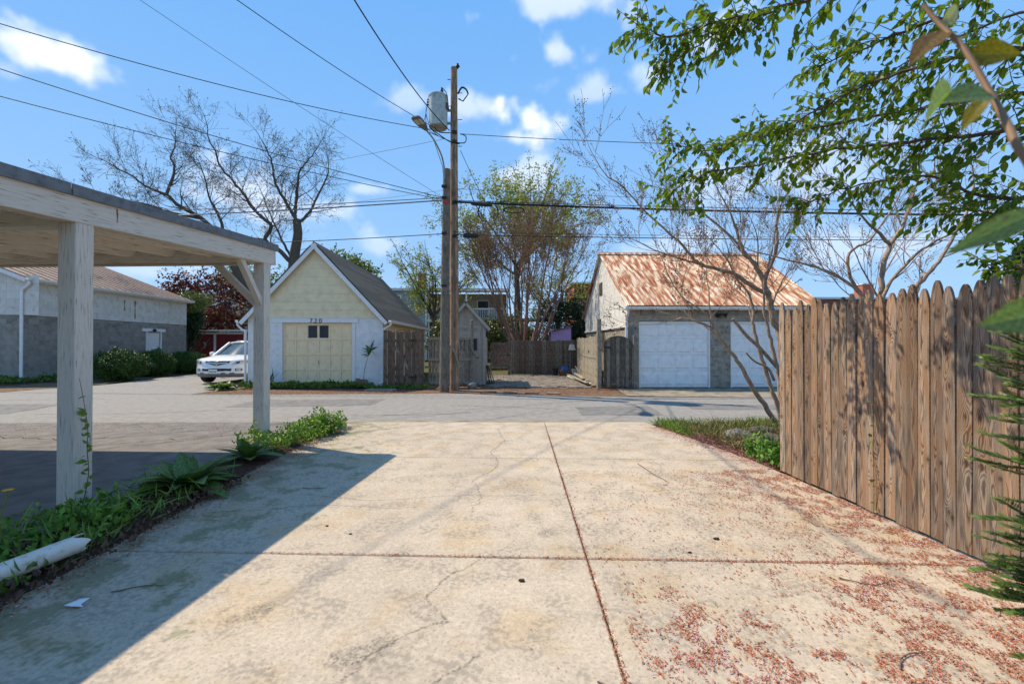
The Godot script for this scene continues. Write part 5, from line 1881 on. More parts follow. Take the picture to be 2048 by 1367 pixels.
	var gl := MB.new()
	for q in [[-0.06], [0.06]]:
		gl.box(Vector3(q[0], -0.004, 0.40), Vector3(0.095, 0.008, 0.20))
	for i in gl.v.size():
		gl.v[i] = xf * gl.v[i]
		gl.n[i] = xf.basis * gl.n[i]
	part(la, "lens", gl, plain(lin(0.55, 0.53, 0.45), 0.2))


func wire(label: String, a: Vector3, b: Vector3, sag: float, r := 0.008, m: Material = null, n := 28) -> void:
	var p := PackedVector3Array()
	for k in n + 1:
		var t := float(k) / n
		p.push_back(a.lerp(b, t) - Vector3.UP * sag * 4.0 * t * (1.0 - t))
	var mb := MB.new()
	mb.tube(p, taper(n + 1, r, r), 5)
	solo("overhead_wire", mb, m if m else M.wire, label, "wire")


func make_wires() -> void:
	rng.seed = 205
	var top := Vector3(-1.60, 8.0, -13.70)
	var mid := Vector3(-1.62, 5.86, -13.62)
	var low := Vector3(-1.62, 4.84, -13.62)
	wire("black service wire reaching the pole just under the lamp head from over the carport", Vector3(-12.6, 7.75, -6.6), Vector3(-2.15, 8.05, -13.6), 0.35, 0.010)
	wire("black wire climbing steeply from the lamp head over the driveway side", Vector3(-7.4, 8.75, -5.6), Vector3(-2.05, 8.1, -13.6), 0.25, 0.009)
	wire("twisted black service drop passing below the transformer toward the driveway", Vector3(-3.2, 8.0, -5.2), Vector3(-1.62, 8.08, -13.7), 0.40, 0.014)
	wire("thin grey line crossing the bare tree steeply down to the old pole", Vector3(-10.2, 10.2, -8.4), Vector3(-1.85, 5.95, -13.5), 0.1, 0.006, M.wire_grey)
	wire("black cable crossing the middle of the bare tree to the old pole", Vector3(-14.2, 7.75, -6.4), Vector3(-1.80, 5.92, -13.5), 0.30, 0.010)
	wire("black cable crossing the foot of the bare tree, lower than its neighbour", Vector3(-15.2, 7.3, -7.0), Vector3(-1.80, 5.86, -13.5), 0.25, 0.010)
	wire("thin wire rising from behind the carport roof to below the transformer", Vector3(-26.0, 7.6, -20.5), Vector3(-1.75, 7.85, -13.75), 0.45, 0.007, M.wire_grey)
	wire("thick pale communications cable running west along the alley", Vector3(-34.0, 6.4, -17.5), mid + Vector3(-0.2, -0.02, 0.1), 0.45, 0.020, M.wire_grey)
	wire("second communications cable just above the thick pale one", Vector3(-34.0, 6.75, -17.7), mid + Vector3(-0.2, 0.06, 0.1), 0.40, 0.012)
	wire("single cable passing in front of the cream garage peak", Vector3(-26.0, 5.2, -16.2), low + Vector3(-0.15, 0, 0), 0.35, 0.013)
	wire("faint wire between the cables west of the old pole", Vector3(-30.0, 6.3, -22.0), Vector3(-1.75, 6.15, -13.5), 0.3, 0.005, M.wire_grey)
	wire("thin wire running east from the tall pole over the willowy tree", Vector3(-1.30, 8.05, -13.85), Vector3(24.0, 7.7, -12.2), 0.45, 0.010)
	wire("thin strand above the bundled cable east of the poles", Vector3(-1.40, 6.3, -13.8), Vector3(26.0, 6.1, -12.2), 0.45, 0.006)
	wire("heavy black bundled cable running east from the poles", mid + Vector3(0.1, 0, -0.1), Vector3(26.0, 5.2, -12.0), 0.22, 0.034)
	wire("black messenger strand tied to the heavy bundled cable", mid + Vector3(0.1, 0.05, -0.1), Vector3(26.0, 5.36, -12.0), 0.20, 0.010)
	wire("lower black cable running east below the bundled cable", low + Vector3(0.1, 0, -0.1), Vector3(26.0, 4.5, -12.1), 0.12, 0.013)
	wire("second lower strand beside the splice box running east", low + Vector3(0.1, 0.09, -0.1), Vector3(26.0, 4.64, -12.2), 0.14, 0.006)
	wire("drop wire hanging down from the pole toward the grey row house", Vector3(-1.30, 7.55, -13.9), Vector3(2.0, 2.9, -21.0), 0.2, 0.009)
	wire("slack drop wire beside the old pole going down to the row house", Vector3(-1.85, 5.7, -13.5), Vector3(-5.0, 6.6, -39.5), 0.5, 0.008)
	# connector tails and slack loops at the poles
	var tails := [[Vector3(-2.15, 8.05, -13.6), Vector3(-1.95, 7.88, -13.5), Vector3(-1.62, 7.72, -13.66), Vector3(-1.32, 7.72, -13.82)], [Vector3(-2.05, 8.1, -13.6), Vector3(-1.9, 7.95, -13.55), Vector3(-1.62, 8.0, -13.68)], [Vector3(-1.30, 8.05, -13.85), Vector3(-1.12, 7.95, -13.8), Vector3(-1.16, 7.75, -13.8), Vector3(-1.45, 7.72, -13.72)]]
	for k in tails.size():
		var p := smooth_line(tails[k], 5)
		var mb := MB.new()
		mb.tube(p, taper(p.size(), 0.016, 0.016), 5)
		solo("cable_tail", mb, M.wire, "" + ["long", "short", "hooked"][k] + " black connector tail where service wires meet the tall pole", "cable", Vector3.ZERO, Basis(), "connector tails at the tall pole")
	for c in [[Vector3(-0.42, 5.55, -13.72), 0.30, 0.012, "round slack loop of cable beside the tall pole"], [Vector3(0.38, 5.60, -13.64), 0.30, 0.022, "flattened black cable coil hung under the heavy bundled cable"]]:
		var mb := MB.new()
		for turn in 3:
			var p := PackedVector3Array()
			for k in 25:
				var a := TAU * k / 24.0
				p.push_back(Vector3(cos(a) * (c[1] + 0.012 * turn), sin(a) * (c[1] if c[2] < 0.02 else 0.075) - 0.01 * turn, 0.03 * turn + 0.04 * sin(a)))
			mb.tube(p, taper(25, c[2] * 0.7, c[2] * 0.7), 5, false)
		solo("cable_coil", mb, M.wire, c[3], "cable", c[0])
	var sp := MB.new()
	sp.lathe([Vector2(0.0, -0.24), Vector2(0.06, -0.23), Vector2(0.075, -0.18), Vector2(0.075, 0.18), Vector2(0.06, 0.23), Vector2(0.0, 0.24)], 12, Transform3D(Basis(Vector3.BACK, PI / 2 - 0.03), Vector3.ZERO))
	solo("splice_case", sp, M.black_metal, "black splice case on the lower cable beside the tall pole", "splice case", Vector3(-0.95, 4.80, -13.66))
	var sp2 := MB.new()
	sp2.lathe([Vector2(0.0, -0.34), Vector2(0.05, -0.32), Vector2(0.06, -0.2), Vector2(0.06, 0.22), Vector2(0.045, 0.32), Vector2(0.0, 0.34)], 12, Transform3D(Basis(Vector3.BACK, PI / 2 - 0.08), Vector3.ZERO))
	solo("splice_case", sp2, M.black_metal, "longer black splice case under the heavy bundled cable", "splice case", Vector3(-0.62, 5.76, -13.62))


# ---------------------------------------------------------------- parked car
func grid(mb: MB, nu: int, nv: int, f: Callable, flip := false) -> void:
	var p := []
	for j in nv + 1:
		var row := PackedVector3Array()
		for i in nu + 1:
			row.push_back(f.call(float(i) / nu, float(j) / nv))
		p.append(row)
	var nr := []
	for j in nv + 1:
		var row := PackedVector3Array()
		for i in nu + 1:
			var du: Vector3 = p[j][mini(i + 1, nu)] - p[j][maxi(i - 1, 0)]
			var dv: Vector3 = p[mini(j + 1, nv)][i] - p[maxi(j - 1, 0)][i]
			var q := du.cross(dv).normalized()
			row.push_back(-q if flip else q)
		nr.append(row)
	for j in nv:
		for i in nu:
			var a: Vector3 = p[j][i]
			var b: Vector3 = p[j][i + 1]
			var c: Vector3 = p[j + 1][i + 1]
			var d: Vector3 = p[j + 1][i]
			if flip:
				mb.tri_n(a, c, b, nr[j][i], nr[j + 1][i + 1], nr[j][i + 1])
				mb.tri_n(a, d, c, nr[j][i], nr[j + 1][i], nr[j + 1][i + 1])
			else:
				mb.tri_n(a, b, c, nr[j][i], nr[j][i + 1], nr[j + 1][i + 1])
				mb.tri_n(a, c, d, nr[j][i], nr[j + 1][i + 1], nr[j + 1][i])


func curve_at(tab: Array, x: float) -> float:
	for k in tab.size() - 1:
		if x <= tab[k + 1][0]:
			var t: float = clampf((x - tab[k][0]) / (tab[k + 1][0] - tab[k][0]), 0.0, 1.0)
			return lerpf(tab[k][1], tab[k + 1][1], t)
	return tab[tab.size() - 1][1]


func nose(x: float, y: float) -> Vector3:
	var ax := absf(x) / 0.97
	var set_back := 0.34 * pow(ax, 3.4) + 0.05 * ax * ax
	var lean := curve_at([[0.24, 0.15], [0.32, 0.05], [0.42, 0.0], [0.58, 0.0], [0.64, 0.025], [0.72, 0.04], [0.86, 0.075], [0.93, 0.13], [0.97, 0.22], [1.0, 0.30]], y)
	return Vector3(x, y, -set_back - lean)


func make_suv() -> void:
	var t := thing("parked_suv", "white sport utility car with amber corner lamps parked beside the cream garage", "car", Vector3(-10.22, 0, -16.0))
	t.scale = Vector3(0.97, 0.94, 0.98)
	var paint := plain(lin(0.70, 0.69, 0.665), 0.35)
	paint.clearcoat_enabled = true
	paint.clearcoat = 0.8
	paint.clearcoat_roughness = 0.06
	var dark := plain(lin(0.02, 0.02, 0.022), 0.6)
	var plastic := plain(lin(0.16, 0.165, 0.17), 0.6)
	var chrome := plain(lin(0.62, 0.62, 0.62), 0.18, 0.9)
	var glass := plain(lin(0.06, 0.09, 0.10), 0.04)
	glass.metallic_specular = 0.7
	var hw := 0.97
	# front fascia
	var fa := MB.new()
	grid(fa, 32, 20, func(u: float, v: float) -> Vector3: return nose(lerpf(-hw, hw, u), lerpf(0.40, 0.97, v)))
	part(t, "front_fascia", fa, paint)
	var va := MB.new()
	grid(va, 32, 6, func(u: float, v: float) -> Vector3: return nose(lerpf(-hw, hw, u), lerpf(0.26, 0.40, v)) + Vector3(0, 0, 0.006))
	part(t, "front_valance", va, plastic)
	# bonnet
	var bo := MB.new()
	grid(bo, 24, 14, func(u: float, v: float) -> Vector3:
		var x := lerpf(-hw, hw, u)
		var n0 := nose(x, 0.97)
		var z := lerpf(n0.z, -1.25, v)
		var ax := absf(x) / hw
		return Vector3(lerpf(x, x * 0.965, v), 0.97 + 0.115 * sin(v * PI * 0.5) + 0.022 * (1.0 - ax * ax) * minf(v * 5.0, 1.0) - 0.05 * pow(ax, 6.0) * minf(v * 3.0, 1.0), z))
	part(t, "bonnet", bo, paint)
	# flanks with wheel openings: panels between heights, cut round the arches
	for s in [-1.0, 1.0]:
		var fl := MB.new()
		var wz := [-0.88, -3.62]
		grid(fl, 60, 14, func(u: float, v: float) -> Vector3:
			var z := lerpf(nose(hw, 0.6).z - 0.005, -4.68, u)
			var lo := 0.30
			for w in wz:
				var dz: float = absf(z - w)
				if dz < 0.43:
					lo = maxf(lo, 0.36 + sqrt(0.43 * 0.43 - dz * dz))
			var y := lerpf(lo, curve_at([[0.30, 0.90], [0.45, 0.955], [0.8, 1.0], [1.25, 1.035]], -z), v)
			var bulge := curve_at([[0.30, 0.90], [0.45, 0.955], [0.66, 0.97], [0.86, 0.965], [0.98, 0.945], [1.04, 0.925]], y)
			return Vector3(s * (bulge if z < -0.45 else lerpf(hw, bulge, clampf((z + 0.35) / -0.2, 0.0, 1.0))), y, z), s < 0)
		part(t, "flank", fl, paint)
		# greenhouse glass and pillars on each side
		var gs := MB.new()
		grid(gs, 14, 5, func(u: float, v: float) -> Vector3: return Vector3(s * lerpf(0.90, 0.70, v), lerpf(1.05, 1.57, v), lerpf(lerpf(-1.42, -2.05, v), lerpf(-4.45, -4.15, v), u)), s < 0)
		part(t, "side_window", gs, glass)
		for pz in [[-1.28, -1.98, 0.07], [-2.62, -2.70, 0.05], [-3.55, -3.58, 0.06], [-4.50, -4.18, 0.08]]:
			var pm := MB.new()
			pm.tube(pts([Vector3(s * 0.915, 1.03, pz[0]), Vector3(s * 0.705, 1.59, pz[1])]), taper(2, pz[2], pz[2] * 0.8), 6)
			part(t, "pillar", pm, paint if absf(pz[2] - 0.05) > 0.011 else dark)
		# mirror
		var mi := MB.new()
		mi.lathe([Vector2(0.0, -0.10), Vector2(0.07, -0.08), Vector2(0.10, 0.0), Vector2(0.07, 0.08), Vector2(0.0, 0.10)], 10, Transform3D(Basis(Vector3.BACK, PI / 2).scaled(Vector3(1, 1, 0.7)), Vector3(s * 1.06, 1.13, -1.42)))
		part(t, "mirror", mi, paint)
		# wheels
		for w in wz:
			var xf := Transform3D(Basis(Vector3.BACK, -PI / 2 * s), Vector3(s * 0.72, 0.36, w))
			var ty := MB.new()
			ty.lathe([Vector2(0.24, 0.0), Vector2(0.32, 0.0), Vector2(0.352, 0.02), Vector2(0.362, 0.06), Vector2(0.362, 0.18), Vector2(0.352, 0.22), Vector2(0.31, 0.24), Vector2(0.25, 0.232), Vector2(0.235, 0.2)], 28, xf)
			var wh := part(t, "wheel", ty, plain(lin(0.018, 0.018, 0.018), 0.85))
			var ri := MB.new()
			ri.lathe([Vector2(0.24, 0.21), Vector2(0.20, 0.19), Vector2(0.08, 0.215), Vector2(0.0, 0.22)], 24, xf)
			part(wh, "rim", ri, chrome)
			for k in 5:
				var a := TAU * k / 5.0
				var sp := MB.new()
				sp.box(Vector3(cos(a) * 0.14, 0.215, sin(a) * 0.14), Vector3(0.2, 0.03, 0.05), Basis(Vector3.UP, -a), 0.004)
				for i in sp.v.size():
					sp.v[i] = xf * sp.v[i]
					sp.n[i] = xf.basis * sp.n[i]
				part(wh, "spoke", sp, chrome)
	# floor pan, arch liners
	bx(t, "floor_pan", Vector3(0, 0.46, -2.45), Vector3(1.36, 0.22, 4.2), plastic)
	bx(t, "engine_bay", Vector3(0, 0.66, -0.92), Vector3(1.36, 0.42, 0.86), plastic)
	# windscreen, roof, tail
	var ws := MB.new()
	grid(ws, 16, 8, func(u: float, v: float) -> Vector3:
		var q := lerpf(-1.0, 1.0, u)
		return Vector3(q * lerpf(0.86, 0.66, v), lerpf(1.07, 1.60, v), lerpf(-1.22, -1.98, v) - 0.13 * q * q))
	part(t, "windscreen", ws, glass)
	var ro := MB.new()
	grid(ro, 14, 12, func(u: float, v: float) -> Vector3:
		var q := lerpf(-1.0, 1.0, u)
		return Vector3(q * 0.74, 1.60 + 0.07 * sin(minf(v * 1.6, 1.0) * PI * 0.5) - 0.055 * pow(absf(q), 3.0) - 0.05 * pow(v, 4.0), lerpf(-1.96 - 0.13 * q * q, -4.4, v)))
	part(t, "roof", ro, paint)
	var hdr := MB.new()
	hdr.tube(smooth_line([Vector3(-0.70, 1.575, -2.08), Vector3(-0.4, 1.61, -2.0), Vector3(0, 1.62, -1.97), Vector3(0.4, 1.61, -2.0), Vector3(0.70, 1.575, -2.08)], 4), taper(17, 0.045, 0.045), 8)
	part(t, "roof_header", hdr, paint)
	for s in [-1.0, 1.0]:
		var rr := MB.new()
		rr.tube(pts([Vector3(s * 0.64, 1.66, -2.3), Vector3(s * 0.64, 1.70, -2.5), Vector3(s * 0.64, 1.70, -3.9), Vector3(s * 0.64, 1.65, -4.1)]), taper(4, 0.018, 0.018), 6)
		part(t, "roof_rail", rr, plastic)
		var wi := MB.new()
		wi.tube(pts([Vector3(s * 0.1, 1.09, -1.24), Vector3(s * 0.5 + 0.1, 1.11, -1.30)]), taper(2, 0.010, 0.008), 5)
		part(t, "wiper", wi, dark)
	var ta := MB.new()
	grid(ta, 16, 12, func(u: float, v: float) -> Vector3:
		var q := lerpf(1.0, -1.0, u)
		return Vector3(q * lerpf(0.93, 0.72, clampf((v - 0.5) * 2.0, 0.0, 1.0)), lerpf(0.3, 1.6, v), -4.68 - 0.08 * (1.0 - q * q) + 0.3 * pow(maxf(v - 0.5, 0.0) * 2.0, 1.5)))
	part(t, "tailgate", ta, paint)
	# lamps, grille, intake: patches that follow the fascia, slightly proud
	var patch := func(poly: Array, off: float) -> MB:
		var p2 := PackedVector2Array()
		var cen := Vector2.ZERO
		for q in poly:
			p2.push_back(Vector2(q[0], q[1]))
			cen += Vector2(q[0], q[1]) / poly.size()
		var mb := MB.new()
		var m := p2.size()
		for k in m:
			var a := p2[k]
			var b := p2[(k + 1) % m]
			for r in 4:
				var r0 := r / 4.0
				var r1 := (r + 1) / 4.0
				for e in 4:
					var e0 := e / 4.0
					var e1 := (e + 1) / 4.0
					var c := []
					for w in [[r0, e0], [r1, e0], [r1, e1], [r0, e1]]:
						var g := cen.lerp(a.lerp(b, w[1]), w[0])
						c.append(nose(g.x, g.y) + Vector3(signf(g.x) * off * 0.4 * pow(absf(g.x), 3.0), 0, off))
					if r == 0:
						mb.tri(c[0], c[1], c[2])
					else:
						mb.quad(c[0], c[1], c[2], c[3])
		return mb
	for s in [-1.0, 1.0]:
		var fl := func(a: Array) -> Array:
			var o := []
			for q in a:
				o.append([q[0] * s, q[1]])
			if s < 0:
				o.reverse()
			return o
		var hl: MeshInstance3D = part(t, "headlight", patch.call(fl.call([[0.50, 0.735], [0.80, 0.765], [0.955, 0.80], [0.955, 0.875], [0.80, 0.90], [0.62, 0.875]]), 0.006), plain(lin(0.42, 0.44, 0.46), 0.12, 0.3))
		part(hl, "reflector", patch.call(fl.call([[0.64, 0.785], [0.74, 0.795], [0.74, 0.87], [0.64, 0.855]]), 0.010), plain(lin(0.06, 0.065, 0.075), 0.1, 0.4))
		part(hl, "amber_marker", patch.call(fl.call([[0.84, 0.79], [0.95, 0.81], [0.95, 0.868], [0.84, 0.88]]), 0.010), plain(lin(0.62, 0.17, 0.03), 0.2))
		var fg: MeshInstance3D = part(t, "fog_lamp", patch.call(fl.call([[0.64, 0.50], [0.83, 0.51], [0.83, 0.60], [0.64, 0.60]]), 0.006), dark)
		part(fg, "lens", patch.call(fl.call([[0.665, 0.52], [0.79, 0.525], [0.80, 0.585], [0.665, 0.585]]), 0.010), plain(lin(0.5, 0.52, 0.54), 0.15, 0.3))
	var gr: MeshInstance3D = part(t, "grille", patch.call([[-0.42, 0.80], [0.0, 0.70], [0.42, 0.80], [0.46, 0.885], [-0.46, 0.885]], 0.005), dark)
	part(gr, "chrome_bar", patch.call([[-0.38, 0.80], [0.0, 0.775], [0.38, 0.80], [0.38, 0.835], [0.0, 0.815], [-0.38, 0.835]], 0.014), chrome)
	# round emblem with two leaning bars and a cross bar
	var em := MB.new()
	var ring := PackedVector3Array()
	for k in 19:
		var a := TAU * k / 18.0
		ring.push_back(Vector3(cos(a) * 0.072, sin(a) * 0.06, 0))
	em.tube(ring, taper(19, 0.010, 0.010), 6, false)
	em.box(Vector3(-0.02, 0, 0), Vector3(0.014, 0.09, 0.012), Basis(Vector3.BACK, -0.35))
	em.box(Vector3(0.02, 0, 0), Vector3(0.014, 0.09, 0.012), Basis(Vector3.BACK, 0.35))
	em.box(Vector3(0, -0.008, 0), Vector3(0.03, 0.012, 0.012))
	part(gr, "emblem", em, chrome, nose(0, 0.80) + Vector3(0, 0, 0.03))
	part(t, "air_intake", patch.call([[-0.52, 0.50], [0.52, 0.50], [0.54, 0.60], [-0.54, 0.60]], 0.005), dark)
	for x in [-0.55, -0.2, 0.25, 0.55]:
		part(t, "lower_vent", patch.call([[x - 0.09, 0.405], [x + 0.09, 0.405], [x + 0.07, 0.435], [x - 0.07, 0.435]], 0.009), dark)
	# number plate: its characters cannot be read in the photograph, only that there are seven
	var pl := part(t, "number_plate", box_mesh(Vector3(0.31, 0.16, 0.008), 0.002), plain(lin(0.70, 0.69, 0.64), 0.5), nose(-0.1, 0.5) + Vector3(0, -0.01, 0.02))
	for k in 7:
		var hgt: float = [0.07, 0.062, 0.07, 0.066, 0.07, 0.06, 0.07][k]
		bx(pl, "character", Vector3(-0.115 + k * 0.036 + (0.012 if k > 2 else 0.0), -0.008, 0.005), Vector3([0.02, 0.012, 0.022, 0.02, 0.012, 0.02, 0.018][k], hgt, 0.003), plain(lin(0.05, 0.05, 0.06), 0.6))


# ---------------------------------------------------------------- paved yard and its clutter
func rock_mesh(s: Vector3, sd: int) -> MB:
	var nz := FastNoiseLite.new()
	nz.seed = sd
	nz.frequency = 0.9
	nz.fractal_octaves = 3
	var mb := MB.new()
	grid(mb, 16, 10, func(u: float, v: float) -> Vector3:
		var a := -TAU * u
		var e := lerpf(-PI * 0.5, PI * 0.5, v)
		var d := Vector3(cos(a) * cos(e), sin(e), sin(a) * cos(e))
		var r := 1.0 + 0.5 * nz.get_noise_3dv(d * 1.3 + Vector3(sd, 0, 0))
		return d * r * s * 0.5)
	return mb


func make_yard() -> void:
	rng.seed = 206
	# old pavers, unevenly settled
	var pad := Node3D.new()
	pad.name = "paved_yard"
	pad.set_meta("kind", "structure")
	add_child(pad)
	part(pad, "bedding", flat(ragged([[-0.7, -14.7], [3.1, -14.1], [3.2, -20.7], [-0.55, -20.7]], 0.4, 0.06, 12), -0.016), M.dirt)
	var pm := []
	for k in 3:
		pm.append(tri(lin(0.30 + 0.03 * k, 0.255 + 0.026 * k, 0.21 + 0.02 * k), M.blotch, Vector3(0.9, 0.9, 0.9), 0.95, M.fine, Vector3(2, 2, 2), M.bumpy, 0.4))
	for j in 20:
		for i in 13:
			var x := -0.45 + i * 0.275 + (0.13 if j % 2 == 1 else 0.0)
			var z := -14.72 - j * 0.292 + (x - 1.2) * 0.10 + rnd(-0.015, 0.015)
			if x > 3.05 or rng.randf() < (0.25 if j == 0 else 0.02) or z < -20.55:
				continue
			var s := Vector3(snappedf(rnd(0.245, 0.268), 0.01), 0.05, snappedf(rnd(0.255, 0.278), 0.01))
			bx(pad, "paver", Vector3(x, -0.008 + rnd(-0.004, 0.014), z), s, pm[rng.randi() % 3], 0.008, Basis(Vector3.UP, rnd(-0.05, 0.05)) * Basis(Vector3.RIGHT, rnd(-0.02, 0.02)) * Basis(Vector3.BACK, rnd(-0.02, 0.02)))
	# floor lamp put out by the fence
	var la := thing("floor_lamp", "discarded floor lamp with cream shade by the back fence", "lamp", Vector3(3.26, 0.02, -20.3))
	var sh := MB.new()
	sh.lathe([Vector2(0.175, 0.0), Vector2(0.11, 0.27), Vector2(0.106, 0.27), Vector2(0.171, 0.002)], 20)
	part(la, "lamp_shade", sh, tri(lin(0.66, 0.62, 0.53), M.fine, Vector3(3, 3, 3), 0.9), Vector3(0, 1.15, 0))
	var po := MB.new()
	po.lathe([Vector2(0.0, 0.0), Vector2(0.13, 0.0), Vector2(0.13, 0.02), Vector2(0.02, 0.04), Vector2(0.014, 0.06), Vector2(0.014, 1.3), Vector2(0.0, 1.31)], 12)
	part(la, "stand", po, M.black_metal)
	# crate, blue tub, white pot, black bucket
	var cr := thing("crate", "low brown wooden crate on the pavers under the blue tub", "crate", Vector3(2.88, 0.02, -19.95))
	var cm := tri(lin(0.22, 0.12, 0.07), M.grain, Vector3(0.6, 5, 5), 0.9)
	for k in 2:
		for s in [-1.0, 1.0]:
			bx(cr, "slat", Vector3(0, 0.06 + k * 0.105, s * 0.16), Vector3(0.48, 0.095, 0.015), cm, 0.002)
			bx(cr, "slat", Vector3(s * 0.232, 0.06 + k * 0.105, 0), Vector3(0.015, 0.095, 0.30), cm, 0.002)
	bx(cr, "base", Vector3(0, 0.02, 0), Vector3(0.46, 0.012, 0.3), cm)
	bx(cr, "lid", Vector3(0, 0.222, 0), Vector3(0.46, 0.012, 0.32), cm)
	var tub := thing("tub", "bright blue plastic tub set on the brown crate", "tub", Vector3(2.88, 0.249, -19.95))
	var tm := MB.new()
	tm.box(Vector3(0, 0.085, 0), Vector3(0.24, 0.17, 0.2), Basis(), 0.02)
	part(tub, "body", tm, plain(lin(0.02, 0.16, 0.55), 0.4))
	var rim := MB.new()
	rim.box(Vector3(0, 0.178, 0), Vector3(0.27, 0.025, 0.23), Basis(), 0.008)
	part(tub, "rim", rim, plain(lin(0.02, 0.13, 0.48), 0.4))
	var pot := MB.new()
	pot.lathe([Vector2(0.0, 0.0), Vector2(0.09, 0.0), Vector2(0.13, 0.28), Vector2(0.14, 0.28), Vector2(0.14, 0.31), Vector2(0.12, 0.31), Vector2(0.10, 0.1), Vector2(0.0, 0.1)], 16)
	solo("bucket", pot, tri(lin(0.55, 0.56, 0.57), M.blotch, Vector3(2, 2, 2), 0.5), "pale grey bucket beside the blue tub", "bucket", Vector3(3.28, 0.02, -19.7))
	var bk := MB.new()
	bk.lathe([Vector2(0.0, 0.0), Vector2(0.12, 0.0), Vector2(0.145, 0.29), Vector2(0.155, 0.29), Vector2(0.155, 0.32), Vector2(0.135, 0.32), Vector2(0.11, 0.05), Vector2(0.0, 0.05)], 18)
	solo("bucket", bk, plain(lin(0.02, 0.022, 0.026), 0.5), "black plastic bucket beside the brown crate", "bucket", Vector3(2.44, 0.02, -20.0))
	# loose planks along the pale fence
	for k in 5:
		var l: float = [4.1, 3.9, 4.3, 3.6, 3.2][k]
		var mb := MB.new()
		mb.box(Vector3.ZERO, Vector3(0.13, 0.035, l), Basis(), 0.004)
		var at := Vector3(2.98 - 0.07 * (k % 3) + 0.03 * k, 0.045 + 0.042 * k, -16.75 - 0.1 * k)
		solo("plank", mb, [M.pale_wood, M.white_trim, M.pale_wood, M.grey_wood_b, M.pale_wood][k], ["weathered plank lying lowest in the pile along the pale fence", "white painted plank second in the pile along the pale fence", "plank in the middle of the pile along the pale fence", "grey plank fourth up in the pile along the pale fence", "topmost short plank of the pile along the pale fence"][k], "plank", at, Basis(Vector3.UP, 0.07 - 0.035 * k) * Basis(Vector3.BACK, 0.05 * (k - 2)), "planks piled along the pale fence")
	var stick := MB.new()
	stick.tube(pts([Vector3(2.95, 0.25, -15.8), Vector3(2.75, 0.62, -16.4)]), taper(2, 0.013, 0.009), 5)
	solo("stick", stick, M.pale_wood, "thin bare stick poking up from the plank pile", "stick")
	# dark panels leaning on the shed's side
	for k in 3:
		var mb := MB.new()
		mb.box(Vector3(0, 0.34, 0), Vector3(0.025, 0.72, 0.55 - 0.08 * k), Basis(), 0.003)
		solo("leaning_panel", mb, [M.black_metal, M.dark_wood, M.grey_wood][k], ["black panel leaning directly on the narrow shed wall", "dark brown panel leaning second from the narrow shed", "grey panel leaning outermost against the narrow shed"][k], "panel", Vector3(-0.42 + 0.09 * k, 0.0, -15.8 - 0.1 * k), Basis(Vector3.BACK, 0.16 + 0.08 * k), "panels leaning on the shed")
	# stones
	var st := tri(lin(0.24, 0.20, 0.17), M.blotch, Vector3(1.6, 1.6, 1.6), 0.95, M.fine, Vector3(3, 3, 3), M.bumpy, 0.8)
	var st2 := tri(lin(0.40, 0.38, 0.35), M.blotch, Vector3(1.6, 1.6, 1.6), 0.95, M.fine, Vector3(3, 3, 3), M.bumpy, 0.8)
	var st3 := tri(lin(0.30, 0.185, 0.13), M.blotch, Vector3(1.6, 1.6, 1.6), 0.95, M.fine, Vector3(3, 3, 3), M.bumpy, 0.8)
	var rocks := [
		[Vector3(-4.72, 0.11, -14.85), Vector3(0.50, 0.36, 0.4), st3, "rounded brown rock beside the cream garage downspout"],
		[Vector3(-0.95, 0.08, -14.35), Vector3(0.32, 0.26, 0.3), st2, "grey lump of stone at the foot of the capped post"],
		[Vector3(3.40, 0.10, -6.30), Vector3(0.42, 0.17, 0.3), st2, "pale flat stone edging the corner bed"],
		[Vector3(3.68, 0.09, -6.00), Vector3(0.46, 0.17, 0.32), st, "broad brown grey stone in the corner bed near the fence"],
		[Vector3(3.42, 0.08, -7.25), Vector3(0.26, 0.12, 0.2), st2, "small pale stone half sunk in the grass"],
		[Vector3(3.88, 0.10, -6.55), Vector3(0.55, 0.16, 0.25), st, "long low stone behind the others in the corner bed"],
		[Vector3(3.72, 0.06, -5.72), Vector3(0.2, 0.12, 0.16), st3, "small tan stone beside the broad one in the corner bed"],
	]
	for k in rocks.size():
		solo("rock", rock_mesh(rocks[k][1], 300 + k), rocks[k][2], rocks[k][3], "rock", rocks[k][0])
	bx(self, numbered("splash_slab"), Vector3(-3.75, 0.0, -13.75), Vector3(0.9, 0.07, 0.42), M.apron, 0.01, Basis(Vector3.UP, -0.1))
	tag(get_node("splash_slab"), "pale concrete slab lying in the verge before the dark gate", "slab")
	for k in 4:
		var o := bx(self, numbered("kerb_brick"), Vector3(-0.35 + k * 0.62, -0.005, -13.18 + k * 0.13), Vector3(0.40, 0.05, 0.14), [st3, M.apron, st3, M.apron][k], 0.01, Basis(Vector3.UP, -0.15 - 0.05 * k))
		tag(o, ["reddish kerb brick by the tall pole's foot", "pale kerb slab next along the alley edge from the tall pole", "reddish kerb brick farther along the yard entrance", "pale kerb slab at the yard entrance beyond the second brick"][k], "brick", "kerb pieces along the alley")


